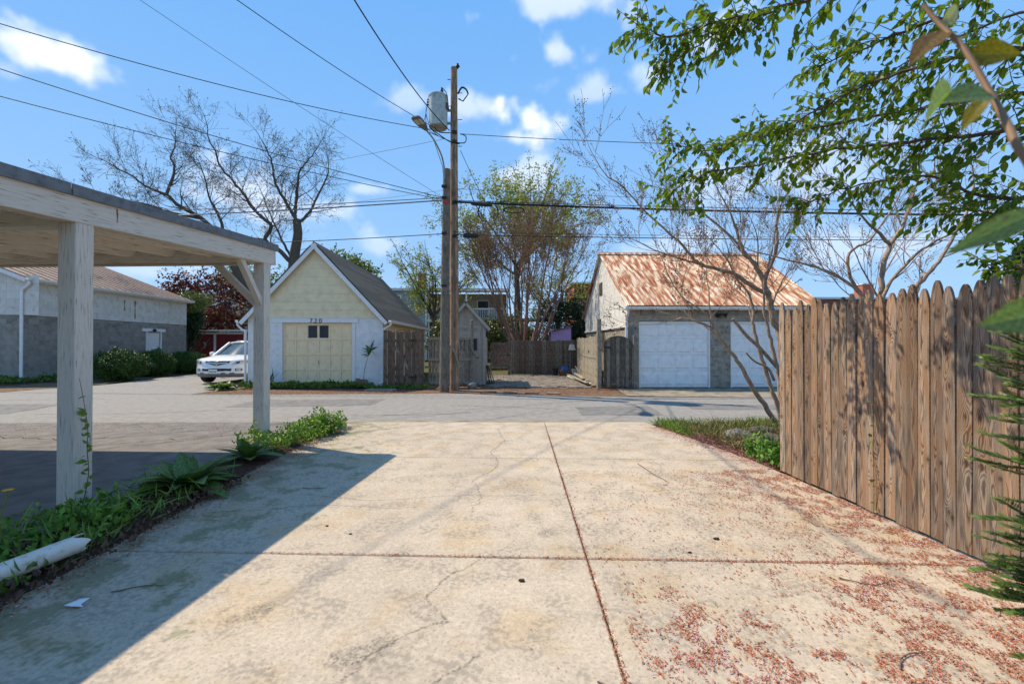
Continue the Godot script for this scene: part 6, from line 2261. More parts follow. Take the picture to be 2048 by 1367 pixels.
# ---------------------------------------------------------------- clutter by the drive
func make_clutter() -> void:
	rng.seed = 207
	# broken length of white downpipe in the bed: open, torn end
	var pipe := MB.new()
	var ax := (Vector3(-2.70, 0.13, -2.95) - Vector3(-3.0, 0.09, -2.05)).normalized()
	var xf := Transform3D(along(ax), Vector3(-3.0, 0.09, -2.05))
	var ln := 0.95
	var sides := 22
	for k in sides:
		var a0 := TAU * k / sides
		var a1 := TAU * (k + 1) / sides
		var e0 := ln - 0.075 * absf(sin(a0 * 1.5 + 0.6)) - 0.012 * sin(a0 * 5.0)
		var e1 := ln - 0.075 * absf(sin(a1 * 1.5 + 0.6)) - 0.012 * sin(a1 * 5.0)
		var d0 := Vector3(cos(a0), 0, sin(a0))
		var d1 := Vector3(cos(a1), 0, sin(a1))
		for r in [0.056, 0.051]:
			var q := [xf * (d0 * r), xf * (d1 * r), xf * (d1 * r + Vector3.UP * e1), xf * (d0 * r + Vector3.UP * e0)]
			if r > 0.053:
				pipe.quad(q[1], q[0], q[3], q[2])
			else:
				pipe.quad(q[0], q[1], q[2], q[3])
		pipe.quad(xf * (d0 * 0.056 + Vector3.UP * e0), xf * (d0 * 0.051 + Vector3.UP * e0), xf * (d1 * 0.051 + Vector3.UP * e1), xf * (d1 * 0.056 + Vector3.UP * e1))
	solo("broken_pipe", pipe, tri(lin(0.66, 0.65, 0.60), ntex(81, 0.03, [0.0, 0.2, 0.34, 1.0], [Color(0.72, 0.65, 0.56), Color(0.88, 0.85, 0.8), Color(0.96, 0.95, 0.93), Color(1, 1, 1)], 5), Vector3(0.8, 0.8, 0.8), 0.5), "broken white plastic downpipe lying in the weeds", "pipe")
	var scrap := MB.new()
	var sc := [Vector3(-0.05, 0.012, 0.01), Vector3(-0.01, 0.02, -0.035), Vector3(0.05, 0.03, -0.03), Vector3(0.03, 0.012, 0.0), Vector3(0.06, 0.01, 0.02), Vector3(0.0, 0.015, 0.025)]
	for k in range(1, 5):
		scrap.tri(sc[0], sc[k + 1], sc[k])
		scrap.tri(sc[0] - Vector3(0, 0.002, 0), sc[k] - Vector3(0, 0.002, 0), sc[k + 1] - Vector3(0, 0.002, 0))
	solo("plastic_scrap", scrap, plain(lin(0.7, 0.71, 0.72), 0.5), "crumpled white scrap beside the broken pipe", "litter", Vector3(-2.28, 0.004, -2.42))
	# twigs and dry leaf bits lying on the concrete
	var tw := [
		[[1.02, -1.82, 1.16, -1.74, 1.20, -1.64, 1.17, -1.56], "curved dry twig lying on the slab beside the long joint"], [[1.60, -5.15, 1.64, -4.75, 1.70, -4.45], "straight reddish twig lying toward the alley"],
		[[1.72, -1.86, 1.80, -1.94, 1.92, -1.96], "hooked grey twig among the red litter"], [[-1.95, -4.35, -1.80, -4.33, -1.70, -4.36], "small brown twig in the carport shade"],
		[[2.02, -2.6, 2.16, -2.52, 2.28, -2.55], "short dark twig close to the fence foot"], [[-2.2, -2.55, -2.05, -2.62, -1.95, -2.6], "crooked twig at the edge of the weeds"],
	]
	for k in tw.size():
		var a: Array = tw[k][0]
		var p := []
		for q in range(0, a.size(), 2):
			p.append(Vector3(a[q] - (0.62 if k == 0 else 0.0), 0.007, a[q + 1]))
		var sp := smooth_line(p, 4)
		for q in sp.size():
			sp[q] += Vector3(rnd(-0.006, 0.006), rnd(0, 0.004), rnd(-0.006, 0.006))
		var mb := MB.new()
		mb.tube(sp, taper(sp.size(), 0.0040, 0.0020), 5)
		solo("twig", mb, M.brown_wood, tw[k][1], "twig")
	for p in [[0.12, -2.62, 0.015, "dark curled leaf lying alone on the centre slab"], [1.55, -3.15, 0.016, "dark brown leaf lying between joint and fence"], [1.27, -2.95, 0.010, "tiny dark husk near the crossing of the joints"], [-1.35, -3.45, 0.009, "dark pellet in the carport shade"], [-1.12, -3.3, 0.009, "second dark pellet in the carport shade"]]:
		var mb := rock_mesh(Vector3(p[2] * 2.6, p[2], p[2] * 1.6), int(p[2] * 9000))
		solo("dry_leaf", mb, M.soil, p[3], "leaf", Vector3(p[0], p[2] * 0.45, p[1]))


# ---------------------------------------------------------------- growing trees
func vecs(a: Array) -> Array:
	var o := []
	for q in a:
		o.append(Vector3(q[0], q[1], q[2]))
	return o


func sides_for(r: float) -> int:
	return 9 if r > 0.1 else (6 if r > 0.03 else (4 if r > 0.008 else 3))


# a branch and its offspring; twig ends are collected in `tips` as [place, direction]
func grow(mb: MB, p: Vector3, d: Vector3, length: float, r: float, lvl: int, P: Dictionary, tips: Array) -> void:
	var n: int = P.seg
	var line := PackedVector3Array([p])
	var dirs := [d]
	var cur := d.normalized()
	for i in n:
		cur = (cur + rand_dir() * float(P.wob) + Vector3.UP * float(P.up)).normalized()
		p += cur * length / n
		line.push_back(p)
		dirs.append(cur)
	var r1 := maxf(r * float(P.taper), float(P.rmin))
	mb.tube(line, taper(n + 1, r, r1), sides_for(r), false)
	if lvl >= int(P.lev):
		tips.append([p, cur])
		if P.get("mid", false):
			for i in range(1, n):
				tips.append([line[i], dirs[i]])
		return
	var kids := rng.randi_range(P.kids[0], P.kids[1])
	for k in kids:
		var i := clampi(int(rnd(P.t0, 1.0) * n + 0.5), 1, n)
		var side := dirs[i].cross(rand_dir()).normalized() as Vector3
		var a: float = rnd(P.ang[0], P.ang[1])
		var nd: Vector3 = (dirs[i] * cos(a) + side * sin(a)).normalized()
		grow(mb, line[i], nd, length * rnd(P.lr[0], P.lr[1]), maxf(r1 * rnd(0.5, 0.75), float(P.rmin)), lvl + 1, P, tips)
	grow(mb, p, cur, length * rnd(P.lr[0], P.lr[1]), r1, lvl + 1, P, tips)


# a limb along given points, with offspring sprouting from it
func limb(mb: MB, a: Array, r0: float, r1: float, every: float, P: Dictionary, tips: Array, len0: float, start := 0.25, lean := Vector3.UP * 0.4) -> void:
	var line := smooth_line(vecs(a), 4)
	for i in range(1, line.size() - 1):
		line[i] += rand_dir() * r0 * 0.25
	var rad := PackedFloat32Array()
	var total := 0.0
	for i in line.size():
		rad.push_back(lerpf(r0, r1, float(i) / (line.size() - 1)))
		if i > 0:
			total += line[i].distance_to(line[i - 1])
	mb.tube(line, rad, sides_for(r0) + 1, true)
	var done := 0.0
	var next := total * start
	for i in range(1, line.size()):
		done += line[i].distance_to(line[i - 1])
		if done >= next:
			next = done + every * rnd(0.6, 1.4)
			var t := (line[i] - line[i - 1]).normalized()
			var side := t.cross(rand_dir()).normalized()
			var d := (t * rnd(0.3, 0.9) + side + lean).normalized()
			grow(mb, line[i], d, len0 * rnd(0.6, 1.2), maxf(rad[i] * 0.42, float(P.rmin)), 0, P, tips)
	var e := (line[line.size() - 1] - line[line.size() - 2]).normalized()
	grow(mb, line[line.size() - 1], e, len0, r1, 0, P, tips)


# one leaf: folded along the midrib, drooping to its tip; length 1 along +y
func leaf_mesh(w: float, fold := 0.25, droop := 0.25, n := 4) -> ArrayMesh:
	var mb := MB.new()
	var mid := []
	var wid := []
	for i in n + 1:
		var t := float(i) / n
		mid.append(Vector3(0, t, -droop * t * t))
		wid.append(w * sin(PI * pow(t, 0.8)) * (1.0 - 0.15 * t))
	for i in n:
		for s in [-1.0, 1.0]:
			var a: Vector3 = mid[i]
			var b: Vector3 = mid[i + 1]
			var ca: Vector3 = a + Vector3(s * wid[i], 0, fold * wid[i])
			var cb: Vector3 = b + Vector3(s * wid[i + 1], 0, fold * wid[i + 1])
			if s > 0:
				mb.quad(a, ca, cb, b, Vector2(0.5, a.y), Vector2(1, a.y), Vector2(1, b.y), Vector2(0.5, b.y))
			else:
				mb.quad(ca, a, b, cb, Vector2(0, a.y), Vector2(0.5, a.y), Vector2(0.5, b.y), Vector2(0, b.y))
	return mb.mesh()


# a few small leaves in a tuft, for crowns seen from farther off
func tuft_mesh(n: int, size: float, w: float, spread: float, sd: int) -> ArrayMesh:
	rng.seed = sd
	var mb := MB.new()
	for k in n:
		var d := rand_dir()
		var b := along(d, rnd(0, TAU))
		var o := rand_dir() * spread * rnd(0.2, 1.0)
		var s := size * rnd(0.7, 1.25)
		var p0 := o
		var p1 := o + b * Vector3(w * s, 0.45 * s, 0.08 * s)
		var p2 := o + b * Vector3(0, s, 0)
		var p3 := o + b * Vector3(-w * s, 0.45 * s, 0.08 * s)
		mb.tri(p0, p1, p2)
		mb.tri(p0, p2, p3)
	return mb.mesh()


func tint(a: Color, b: Color) -> Color:
	var t := rng.randf()
	var k := rnd(0.8, 1.2)
	var c := a.lerp(b, t)
	return Color(c.r * k, c.g * k, c.b * k)


func pm(seg: int, wob: float, up: float, taper_: float, rmin: float, lev: int, kids: Array, t0: float, ang: Array, lr: Array, mid := false) -> Dictionary:
	return {"seg": seg, "wob": wob, "up": up, "taper": taper_, "rmin": rmin, "lev": lev, "kids": kids, "t0": t0, "ang": ang, "lr": lr, "mid": mid}


# tufts scattered at twig ends
func tufts_at(tips: Array, chance: float, jitter: float, smin: float, smax: float, ca: Color, cb: Color, xs: Array, cols: Array) -> void:
	for t in tips:
		if rng.randf() > chance:
			continue
		xs.append(Transform3D(rand_basis().scaled(Vector3.ONE * rnd(smin, smax)), t[0] + rand_dir() * jitter * rng.randf()))
		cols.append(tint(ca, cb))


# foliage filling a lumpy volume; denser toward its surface
func tufts_in(center: Vector3, rad: Vector3, n: int, lumps: int, smin: float, smax: float, ca: Color, cb: Color, xs: Array, cols: Array, inner := 0.55) -> void:
	var ls := []
	for k in lumps:
		ls.append([rand_dir() * rnd(0.35, 0.75), rnd(0.35, 0.55)])
	for k in n:
		var l: Array = ls[rng.randi() % lumps]
		var u: Vector3 = l[0] + rand_dir() * float(l[1]) * rnd(inner, 1.0)
		xs.append(Transform3D(rand_basis().scaled(Vector3.ONE * rnd(smin, smax)), center + u * rad))
		cols.append(tint(ca, cb))


func make_trees() -> void:
	var lm := leaf_mat(0.6, 0.55)
	M.leaf = lm
	var bark_brown := uvm(lin(0.14, 0.112, 0.085), M.grain, Vector2(3, 0.7), 0.95, M.grain, 0.8)
	var bark_myrtle := uvm(lin(0.43, 0.31, 0.225), M.grain, Vector2(4, 0.8), 0.8)
	var bark_red := uvm(lin(0.28, 0.155, 0.11), M.grain, Vector2(4, 0.8), 0.8)
	var bark_cherry := uvm(lin(0.13, 0.095, 0.075), M.grain, Vector2(4, 0.8), 0.85)
	M.bark = bark_brown
	# --- big bare tree behind the cream garage
	rng.seed = 401
	var t := thing("bare_tree", "large spreading tree with bare gnarled limbs behind the cream garage", "tree", Vector3.ZERO)
	var mb := MB.new()
	var tips := []
	var P := pm(4, 0.22, 0.03, 0.5, 0.006, 3, [2, 3], 0.15, [0.4, 1.05], [0.6, 0.88], false)
	var trunks := [
		[[[-13.03, -0.1, -26.32], [-12.64, 2.88, -26.31], [-12.32, 5.80, -26.30], [-12.23, 6.84, -26.30], [-12.05, 7.96, -26.29], [-12.14, 8.82, -26.30]], 0.36, 0.22],
		[[[-13.38, -0.1, -26.33], [-13.97, 2.88, -26.34], [-14.62, 4.41, -26.36], [-15.83, 6.13, -26.39], [-16.63, 7.90, -26.40]], 0.34, 0.22],
	]
	for q in trunks:
		var line := smooth_line(vecs(q[0]), 4)
		mb.tube(line, taper(line.size(), q[1], q[2]), 12, true)
	part(t, "trunk", mb, bark_brown)
	mb = MB.new()
	var limbs := [
		[[[-12.14, 8.64, -26.30], [-11.90, 8.73, -26.29], [-11.37, 9.26, -26.28], [-11.05, 10.22, -26.57], [-10.58, 11.65, -26.86], [-10.53, 12.29, -26.96]], 0.17, 0.05],
		[[[-12.14, 8.82, -26.30], [-12.23, 8.99, -26.30], [-12.14, 10.12, -26.30], [-11.91, 11.04, -25.99], [-11.67, 11.66, -25.79], [-11.15, 12.24, -25.77], [-10.55, 12.90, -25.56]], 0.16, 0.04],
		[[[-12.08, 8.64, -26.30], [-12.41, 9.26, -26.30], [-12.83, 10.16, -25.91], [-13.08, 10.89, -25.62], [-13.09, 11.85, -25.32], [-13.35, 12.45, -25.33], [-13.58, 13.01, -25.13]], 0.16, 0.04],
		[[[-12.32, 6.13, -26.30], [-12.59, 6.70, -26.51], [-13.19, 7.63, -26.82], [-13.76, 8.59, -27.14], [-14.32, 9.71, -27.35], [-14.92, 10.98, -27.56]], 0.14, 0.04],
		[[[-12.26, 6.13, -26.30], [-12.88, 6.84, -25.91], [-13.57, 7.44, -25.53], [-13.09, 8.10, -25.32], [-13.43, 8.53, -25.33], [-14.00, 9.04, -25.34], [-14.60, 9.87, -25.36], [-15.34, 10.78, -25.37], [-16.10, 11.68, -25.39], [-16.33, 12.45, -25.40], [-16.67, 13.19, -25.40], [-16.84, 14.10, -25.41]], 0.2, 0.04],
		[[[-16.63, 7.90, -26.40], [-17.51, 8.79, -26.03], [-18.41, 9.33, -25.65], [-19.09, 9.95, -25.46], [-19.92, 10.28, -25.28], [-20.60, 10.79, -25.10], [-21.84, 11.52, -24.93]], 0.2, 0.05],
		[[[-19.09, 9.95, -25.46], [-18.89, 11.02, -25.66], [-18.88, 11.72, -25.76], [-19.13, 12.28, -25.86], [-19.05, 13.12, -26.06], [-19.17, 14.01, -26.26]], 0.13, 0.04],
		[[[-16.33, 7.31, -26.40], [-16.89, 8.69, -26.91], [-17.45, 9.68, -27.22], [-18.01, 10.54, -27.44], [-18.32, 11.60, -27.65], [-18.93, 12.92, -27.86]], 0.15, 0.04],
		[[[-17.51, 8.79, -26.03], [-18.83, 8.93, -25.46], [-20.12, 9.33, -24.99], [-21.66, 9.38, -24.72], [-22.71, 9.85, -24.55]], 0.13, 0.04],
	]
	for q in limbs:
		limb(mb, q[0], q[1] * 0.68, q[2] * 0.5, 0.26, P, tips, 0.92, 0.12)
	part(t, "limbs", mb, bark_brown)
	var xs := []
	var cols := []
	tufts_at(tips, 0.5, 0.12, 0.45, 0.95, Color(0.15, 0.12, 0.05), Color(0.22, 0.20, 0.07), xs, cols)
	many(t, "leaf_buds", tuft_mesh(4, 0.075, 0.3, 0.05, 1), lm, xs, cols)
	# --- many-stemmed bare crape myrtle behind the yard
	rng.seed = 402
	t = thing("myrtle_tree", "tall many stemmed reddish crape myrtle behind the back yard fence", "tree", Vector3.ZERO)
	mb = MB.new()
	var stems := MB.new()
	tips = []
	var P2 := pm(4, 0.10, 0.05, 0.62, 0.007, 4, [1, 3], 0.35, [0.22, 0.55], [0.62, 0.85], true)
	var base := Vector3(1.25, 0, -22.6)
	for k in 17:
		var a := TAU * k / 17.0 + rnd(-0.2, 0.2)
		var o := Vector3(cos(a), 0, sin(a)) * rnd(0.12, 0.42)
		var d := (Vector3.UP + Vector3(cos(a), 0, sin(a)) * rnd(0.05, 0.55)).normalized()
		var l1 := base + o + d * 2.1 + rand_dir() * 0.15
		var sp := smooth_line([base + o * 0.9, base + o * 1.05 + Vector3.UP * 0.9 + rand_dir() * 0.05, l1], 4)
		stems.tube(sp, taper(sp.size(), rnd(0.10, 0.15), 0.06), 8, true)
		grow(mb, l1, d, rnd(2.0, 2.5), 0.055, 0, P2, tips)
	part(t, "trunk", stems, bark_red)
	part(t, "branches", mb, bark_red)
	xs = []
	cols = []
	tufts_at(tips, 0.95, 0.25, 0.7, 1.5, Color(0.19, 0.12, 0.055), Color(0.24, 0.19, 0.07), xs, cols)
	many(t, "crown", tuft_mesh(5, 0.06, 0.3, 0.08, 2), lm, xs, cols)
	# --- willowy yellow-green tree farther back
	for q in [[Vector3(1.0, 0, -29.5), 16.0, 411, "airy yellow green tree rising behind the reddish crape myrtle", 3.2], [Vector3(-5.0, 0, -33.0), 8.5, 412, "drooping yellow green tree in front of the grey row house", 2.3], [Vector3(4.2, 0, -33.0), 8.5, 413, "pale green spring tree behind the lilac playhouse", 2.2]]:
		rng.seed = q[2]
		t = thing("spring_tree", q[3], "tree", q[0])
		mb = MB.new()
		tips = []
		var P3 := pm(4, 0.16, 0.02, 0.6, 0.008, 3, [2, 4], 0.2, [0.4, 0.95], [0.55, 0.8], true)
		var tl := smooth_line([Vector3.ZERO, Vector3(0.15, q[1] * 0.2, 0), Vector3(-0.05, q[1] * 0.42, 0.1)], 4)
		var tr := MB.new()
		tr.tube(tl, taper(tl.size(), 0.26, 0.16), 10)
		part(t, "trunk", tr, bark_brown)
		for k in 7:
			var a := TAU * k / 7.0 + rnd(-0.3, 0.3)
			grow(mb, tl[tl.size() - 1 - (k % 3)], (Vector3.UP * rnd(0.7, 1.8) + Vector3(cos(a), 0, sin(a))).normalized(), q[4] * rnd(0.85, 1.15), 0.09, 0, P3, tips)
		part(t, "branches", mb, bark_brown)
		xs = []
		cols = []
		for rep in (2 if q[2] == 411 else 1):
			tufts_at(tips, 0.8 if q[2] == 411 else 0.45, 0.5, 0.9, 1.9, Color(0.27, 0.32, 0.04), Color(0.42, 0.42, 0.07), xs, cols)
		many(t, "crown", tuft_mesh(5, 0.11, 0.26, 0.16, 3), lm, xs, cols)
	# leafy trees showing over roofs
	for q in [[Vector3(-11.2, 0, -32.0), Vector3(2.6, 2.0, 2.2), 6.2, 421, "fresh green tree showing over the cream garage roof", Color(0.12, 0.20, 0.03), Color(0.26, 0.30, 0.05)], [Vector3(-22.5, 0, -40.0), Vector3(4.0, 2.6, 2.5), 6.6, 422, "light green tree far behind the dark red maple", Color(0.11, 0.20, 0.05), Color(0.20, 0.28, 0.08)]]:
		rng.seed = q[3]
		t = thing("leafy_tree", q[4], "tree", q[0])
		mb = MB.new()
		mb.tube(pts([Vector3.ZERO, Vector3(0.1, q[2] * 0.5, 0), Vector3(0, q[2], 0)]), taper(3, 0.24, 0.1), 8)
		part(t, "trunk", mb, bark_brown)
		mb = MB.new()
		tips = []
		for k in 12:
			var a := TAU * k / 12.0
			grow(mb, Vector3(0, q[2] * rnd(0.55, 0.95), 0), (Vector3.UP * rnd(0.1, 0.8) + Vector3(cos(a), 0, sin(a))).normalized(), q[1].x * 0.5, 0.05, 1, pm(3, 0.2, 0.05, 0.6, 0.008, 3, [2, 3], 0.2, [0.4, 0.9], [0.5, 0.7], true), tips)
		part(t, "branches", mb, bark_brown)
		xs = []
		cols = []
		tufts_in(Vector3(0, q[2], 0), q[1], 1500, 14, 0.7, 1.4, q[5], q[6], xs, cols, 0.3)
		many(t, "crown", tuft_mesh(6, 0.14, 0.32, 0.18, 4), lm, xs, cols)
	# --- dark red maple
	rng.seed = 403
	t = thing("maple_tree", "dark red leaved maple behind the red shed", "tree", Vector3(-21.2, 0, -31.5))
	mb = MB.new()
	tips = []
	mb.tube(smooth_line([Vector3.ZERO, Vector3(0.1, 1.2, 0), Vector3(-0.1, 2.2, 0.1)], 4), taper(9, 0.2, 0.14), 8)
	part(t, "trunk", mb, bark_brown)
	mb = MB.new()
	for k in 10:
		var a := TAU * k / 10.0
		grow(mb, Vector3(-0.05, rnd(1.5, 2.3), 0.1), (Vector3.UP * rnd(0.3, 1.0) + Vector3(cos(a), 0, sin(a))).normalized(), 1.6, 0.06, 0, pm(4, 0.2, 0.03, 0.6, 0.008, 2, [2, 3], 0.3, [0.4, 0.9], [0.5, 0.75]), tips)
	part(t, "branches", mb, bark_brown)
	xs = []
	cols = []
	tufts_in(Vector3(0, 4.1, 0), Vector3(4.6, 2.7, 2.6), 3200, 24, 0.7, 1.4, Color(0.11, 0.022, 0.02), Color(0.20, 0.05, 0.03), xs, cols, 0.2)
	tufts_in(Vector3(1.6, 3.2, 0.6), Vector3(2.2, 1.2, 1.6), 260, 8, 0.6, 1.1, Color(0.32, 0.10, 0.03), Color(0.25, 0.09, 0.03), xs, cols, 0.4)
	many(t, "crown", tuft_mesh(6, 0.13, 0.38, 0.15, 5), lm, xs, cols)
	# --- dark glossy evergreens
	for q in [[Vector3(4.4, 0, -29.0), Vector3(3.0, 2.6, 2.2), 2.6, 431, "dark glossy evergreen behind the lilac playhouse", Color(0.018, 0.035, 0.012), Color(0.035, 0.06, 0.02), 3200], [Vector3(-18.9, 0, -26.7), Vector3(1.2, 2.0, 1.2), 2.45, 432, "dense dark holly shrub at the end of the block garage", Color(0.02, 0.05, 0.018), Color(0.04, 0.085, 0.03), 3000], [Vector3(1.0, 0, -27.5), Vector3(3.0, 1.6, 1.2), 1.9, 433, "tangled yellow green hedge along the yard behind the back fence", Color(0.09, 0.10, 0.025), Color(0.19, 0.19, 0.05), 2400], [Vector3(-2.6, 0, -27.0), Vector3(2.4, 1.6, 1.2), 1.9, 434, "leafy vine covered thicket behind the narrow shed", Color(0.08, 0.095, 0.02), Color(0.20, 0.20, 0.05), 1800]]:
		rng.seed = q[3]
		t = thing("evergreen_shrub", q[4], "shrub", q[0])
		mb = MB.new()
		tips = []
		for k in 7:
			var a := TAU * k / 7.0
			grow(mb, Vector3(cos(a), 0, sin(a)) * 0.15, (Vector3.UP + Vector3(cos(a), 0, sin(a)) * 0.5).normalized(), q[2] * 0.6, 0.06, 1, pm(3, 0.15, 0.1, 0.6, 0.008, 2, [2, 3], 0.2, [0.4, 0.8], [0.5, 0.7]), tips)
		part(t, "stems", mb, bark_brown)
		xs = []
		cols = []
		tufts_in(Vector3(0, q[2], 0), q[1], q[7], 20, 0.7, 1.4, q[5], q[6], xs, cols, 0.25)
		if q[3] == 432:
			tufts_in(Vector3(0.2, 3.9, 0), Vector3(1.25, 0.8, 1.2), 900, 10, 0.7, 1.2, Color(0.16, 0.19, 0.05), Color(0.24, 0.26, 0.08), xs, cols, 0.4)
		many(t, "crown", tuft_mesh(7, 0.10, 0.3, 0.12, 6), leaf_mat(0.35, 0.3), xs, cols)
	# --- clipped round bushes along the side drive
	for q in [[Vector3(-15.4, 0, -18.1), 0.92, 0.62, 441, "clipped round boxwood bush at the alley end of the side drive"], [Vector3(-16.0, 0, -20.6), 0.82, 0.60, 442, "clipped boxwood bush in front of the white side door"], [Vector3(-15.9, 0, -22.6), 0.80, 0.55, 443, "clipped boxwood bush beside the parked car's nose and the holly"]]:
		rng.seed = q[3]
		t = thing("round_bush", q[4], "bush", q[0], 0.0, "clipped bushes along the side drive")
		mb = MB.new()
		tips = []
		for k in 8:
			var a := TAU * k / 8.0
			grow(mb, Vector3(cos(a), 0, sin(a)) * 0.08, (Vector3.UP + Vector3(cos(a), 0, sin(a)) * 0.9).normalized(), 0.4, 0.02, 1, pm(3, 0.2, 0.1, 0.6, 0.005, 2, [2, 3], 0.2, [0.4, 0.8], [0.5, 0.7]), tips)
		part(t, "stems", mb, bark_brown)
		xs = []
		cols = []
		var bn := FastNoiseLite.new()
		bn.seed = q[3]
		bn.frequency = 1.6
		for k in 4200:
			var d := rand_dir()
			var rr := rnd(0.72, 1.03) * (1.0 + 0.36 * bn.get_noise_3dv(d * 1.4))
			xs.append(Transform3D(rand_basis().scaled(Vector3.ONE * rnd(0.7, 1.3)), Vector3(0, q[2] * 0.95, 0) + d * rr * Vector3(q[1], q[2], q[1])))
			cols.append(tint(Color(0.03, 0.075, 0.013), Color(0.07, 0.135, 0.022)))
		many(t, "crown", tuft_mesh(8, 0.045, 0.34, 0.05, 7), leaf_mat(0.4, 0.35), xs, cols)
	# --- spruce beyond the tall fence
	rng.seed = 451
	t = thing("spruce_tree", "blue green spruce top showing over the tall picket fence", "tree", Vector3(30.5, 0, -25.0))
	mb = MB.new()
	mb.tube(pts([Vector3.ZERO, Vector3(0, 7.2, 0)]), taper(2, 0.22, 0.03), 8)
	part(t, "trunk", mb, bark_brown)
	xs = []
	cols = []
	for k in 1500:
		var y := 7.2 * pow(rng.randf(), 0.8)
		var a := rnd(0, TAU)
		var rr := (7.5 - y) * 0.36 * rnd(0.45, 1.05)
		xs.append(Transform3D(along(Vector3(cos(a), -0.15, sin(a)), rnd(0, TAU)).scaled(Vector3.ONE * rnd(0.8, 1.5)), Vector3(cos(a) * rr, y, sin(a) * rr)))
		cols.append(tint(Color(0.035, 0.06, 0.05), Color(0.07, 0.10, 0.08)))
	many(t, "crown", tuft_mesh(9, 0.28, 0.08, 0.08, 8), lm, xs, cols)
	# --- bare crape myrtle stems at the end of the tall fence
	rng.seed = 461
	t = thing("myrtle_tree", "leaning bare tan stems of crape myrtle at the end of the tall picket fence", "tree", Vector3.ZERO)
	stems = MB.new()
	mb = MB.new()
	tips = []
	var P4 := pm(5, 0.13, 0.05, 0.55, 0.0032, 3, [1, 3], 0.25, [0.3, 0.75], [0.55, 0.85], true)
	var near := [
		[[[4.65, -0.04, -7.24], [4.42, 0.32, -7.20], [4.14, 0.70, -7.15], [3.90, 1.08, -7.11], [3.75, 1.29, -7.11], [3.59, 1.47, -7.07], [3.42, 1.70, -7.02], [3.39, 1.87, -7.02], [3.35, 2.09, -7.02]], 0.045, 0.012, 0.75],
		[[[3.42, 1.68, -7.02], [3.15, 1.76, -6.93], [2.88, 1.82, -6.88], [2.74, 1.80, -6.84]], 0.022, 0.008, 0.5],
		[[[3.42, 1.70, -7.02], [3.23, 1.92, -6.92], [3.11, 2.00, -6.93], [2.82, 2.17, -6.83], [2.67, 2.39, -6.84], [2.49, 2.71, -6.74]], 0.018, 0.006, 0.3],
		[[[4.70, -0.05, -7.29], [4.65, 0.32, -7.29], [4.56, 0.60, -7.29], [4.46, 0.92, -7.30], [4.35, 1.24, -7.30], [4.29, 1.50, -7.30], [4.23, 1.78, -7.30], [4.23, 1.97, -7.30], [4.20, 2.17, -7.30], [4.11, 2.30, -7.25], [3.91, 2.49, -7.21], [3.70, 2.79, -7.11]], 0.042, 0.012, 0.6],
		[[[4.80, -0.07, -7.39], [4.74, 0.59, -7.39], [4.71, 0.96, -7.39], [4.65, 1.24, -7.39], [4.57, 1.57, -7.39], [4.52, 1.80, -7.39], [4.47, 2.06, -7.40], [4.49, 2.51, -7.39], [4.62, 3.02, -7.39]], 0.042, 0.012, 0.6],
		[[[4.94, -0.09, -7.48], [4.90, 0.80, -7.49], [4.83, 1.55, -7.49], [4.73, 1.76, -7.49], [4.67, 2.03, -7.49], [4.60, 2.29, -7.49], [4.52, 2.53, -7.49], [4.43, 2.71, -7.50], [4.32, 2.89, -7.50], [4.20, 2.97, -7.50], [3.98, 3.45, -7.41]], 0.075, 0.022, 0.55],
		[[[4.60, 2.29, -7.49], [4.23, 2.43, -7.40], [3.93, 2.59, -7.31], [3.69, 2.64, -7.26], [3.37, 2.72, -7.22], [3.20, 2.77, -7.13], [3.01, 2.94, -7.08], [2.85, 3.09, -7.03], [2.36, 3.47, -6.95], [1.90, 3.89, -6.86], [1.62, 4.03, -6.76]], 0.042, 0.008, 0.2],
		[[[3.37, 2.72, -7.22], [2.89, 2.83, -7.13], [2.56, 2.90, -7.04], [2.12, 3.07, -6.95]], 0.02, 0.007, 0.2],
		[[[4.52, 2.53, -7.49], [4.70, 3.0, -7.40], [4.66, 3.6, -7.3], [4.9, 4.2, -7.2]], 0.03, 0.01, 0.2],
		[[[4.43, 2.71, -7.50], [4.1, 3.3, -7.7], [3.6, 3.8, -7.8], [3.2, 4.2, -7.7]], 0.028, 0.008, 0.2],
	]
	for q in near:
		limb(stems, q[0], q[1], q[2], 0.33, P4, tips, 0.55, q[3], Vector3.UP * 0.7)
	for q in [[[[4.77, 0.97, -7.44], [4.35, 1.35, -7.30], [4.11, 1.54, -7.25], [3.96, 1.69, -7.21], [3.84, 1.84, -7.21]], 0.032, 0.026], [[[4.58, 0.81, -7.29], [4.45, 1.02, -7.25], [4.20, 1.13, -7.20], [4.00, 1.28, -7.11]], 0.024, 0.012]]:
		var line := smooth_line(vecs(q[0]), 4)
		stems.tube(line, taper(line.size(), q[1], q[2]), 7, true)
	part(t, "stems", stems, bark_myrtle)
	xs = []
	for k in tips:
		if rng.randf() < 0.3:
			for e in 3:
				xs.append(Transform3D(rand_basis().scaled(Vector3.ONE * rnd(0.6, 1.1)), k[0] + rand_dir() * 0.07 * rng.randf()))
	var pod := MB.new()
	pod.lathe([Vector2(0, -0.008), Vector2(0.007, -0.004), Vector2(0.0075, 0.004), Vector2(0, 0.009)], 5)
	many(t, "seed_pods", pod.mesh(), plain(lin(0.05, 0.035, 0.025), 0.9), xs)
	# --- its neighbour behind the fence
	rng.seed = 462
	t = thing("myrtle_tree", "smooth brown crape myrtle stems rising from behind the picket tops", "tree", Vector3.ZERO)
	stems = MB.new()
	tips = []
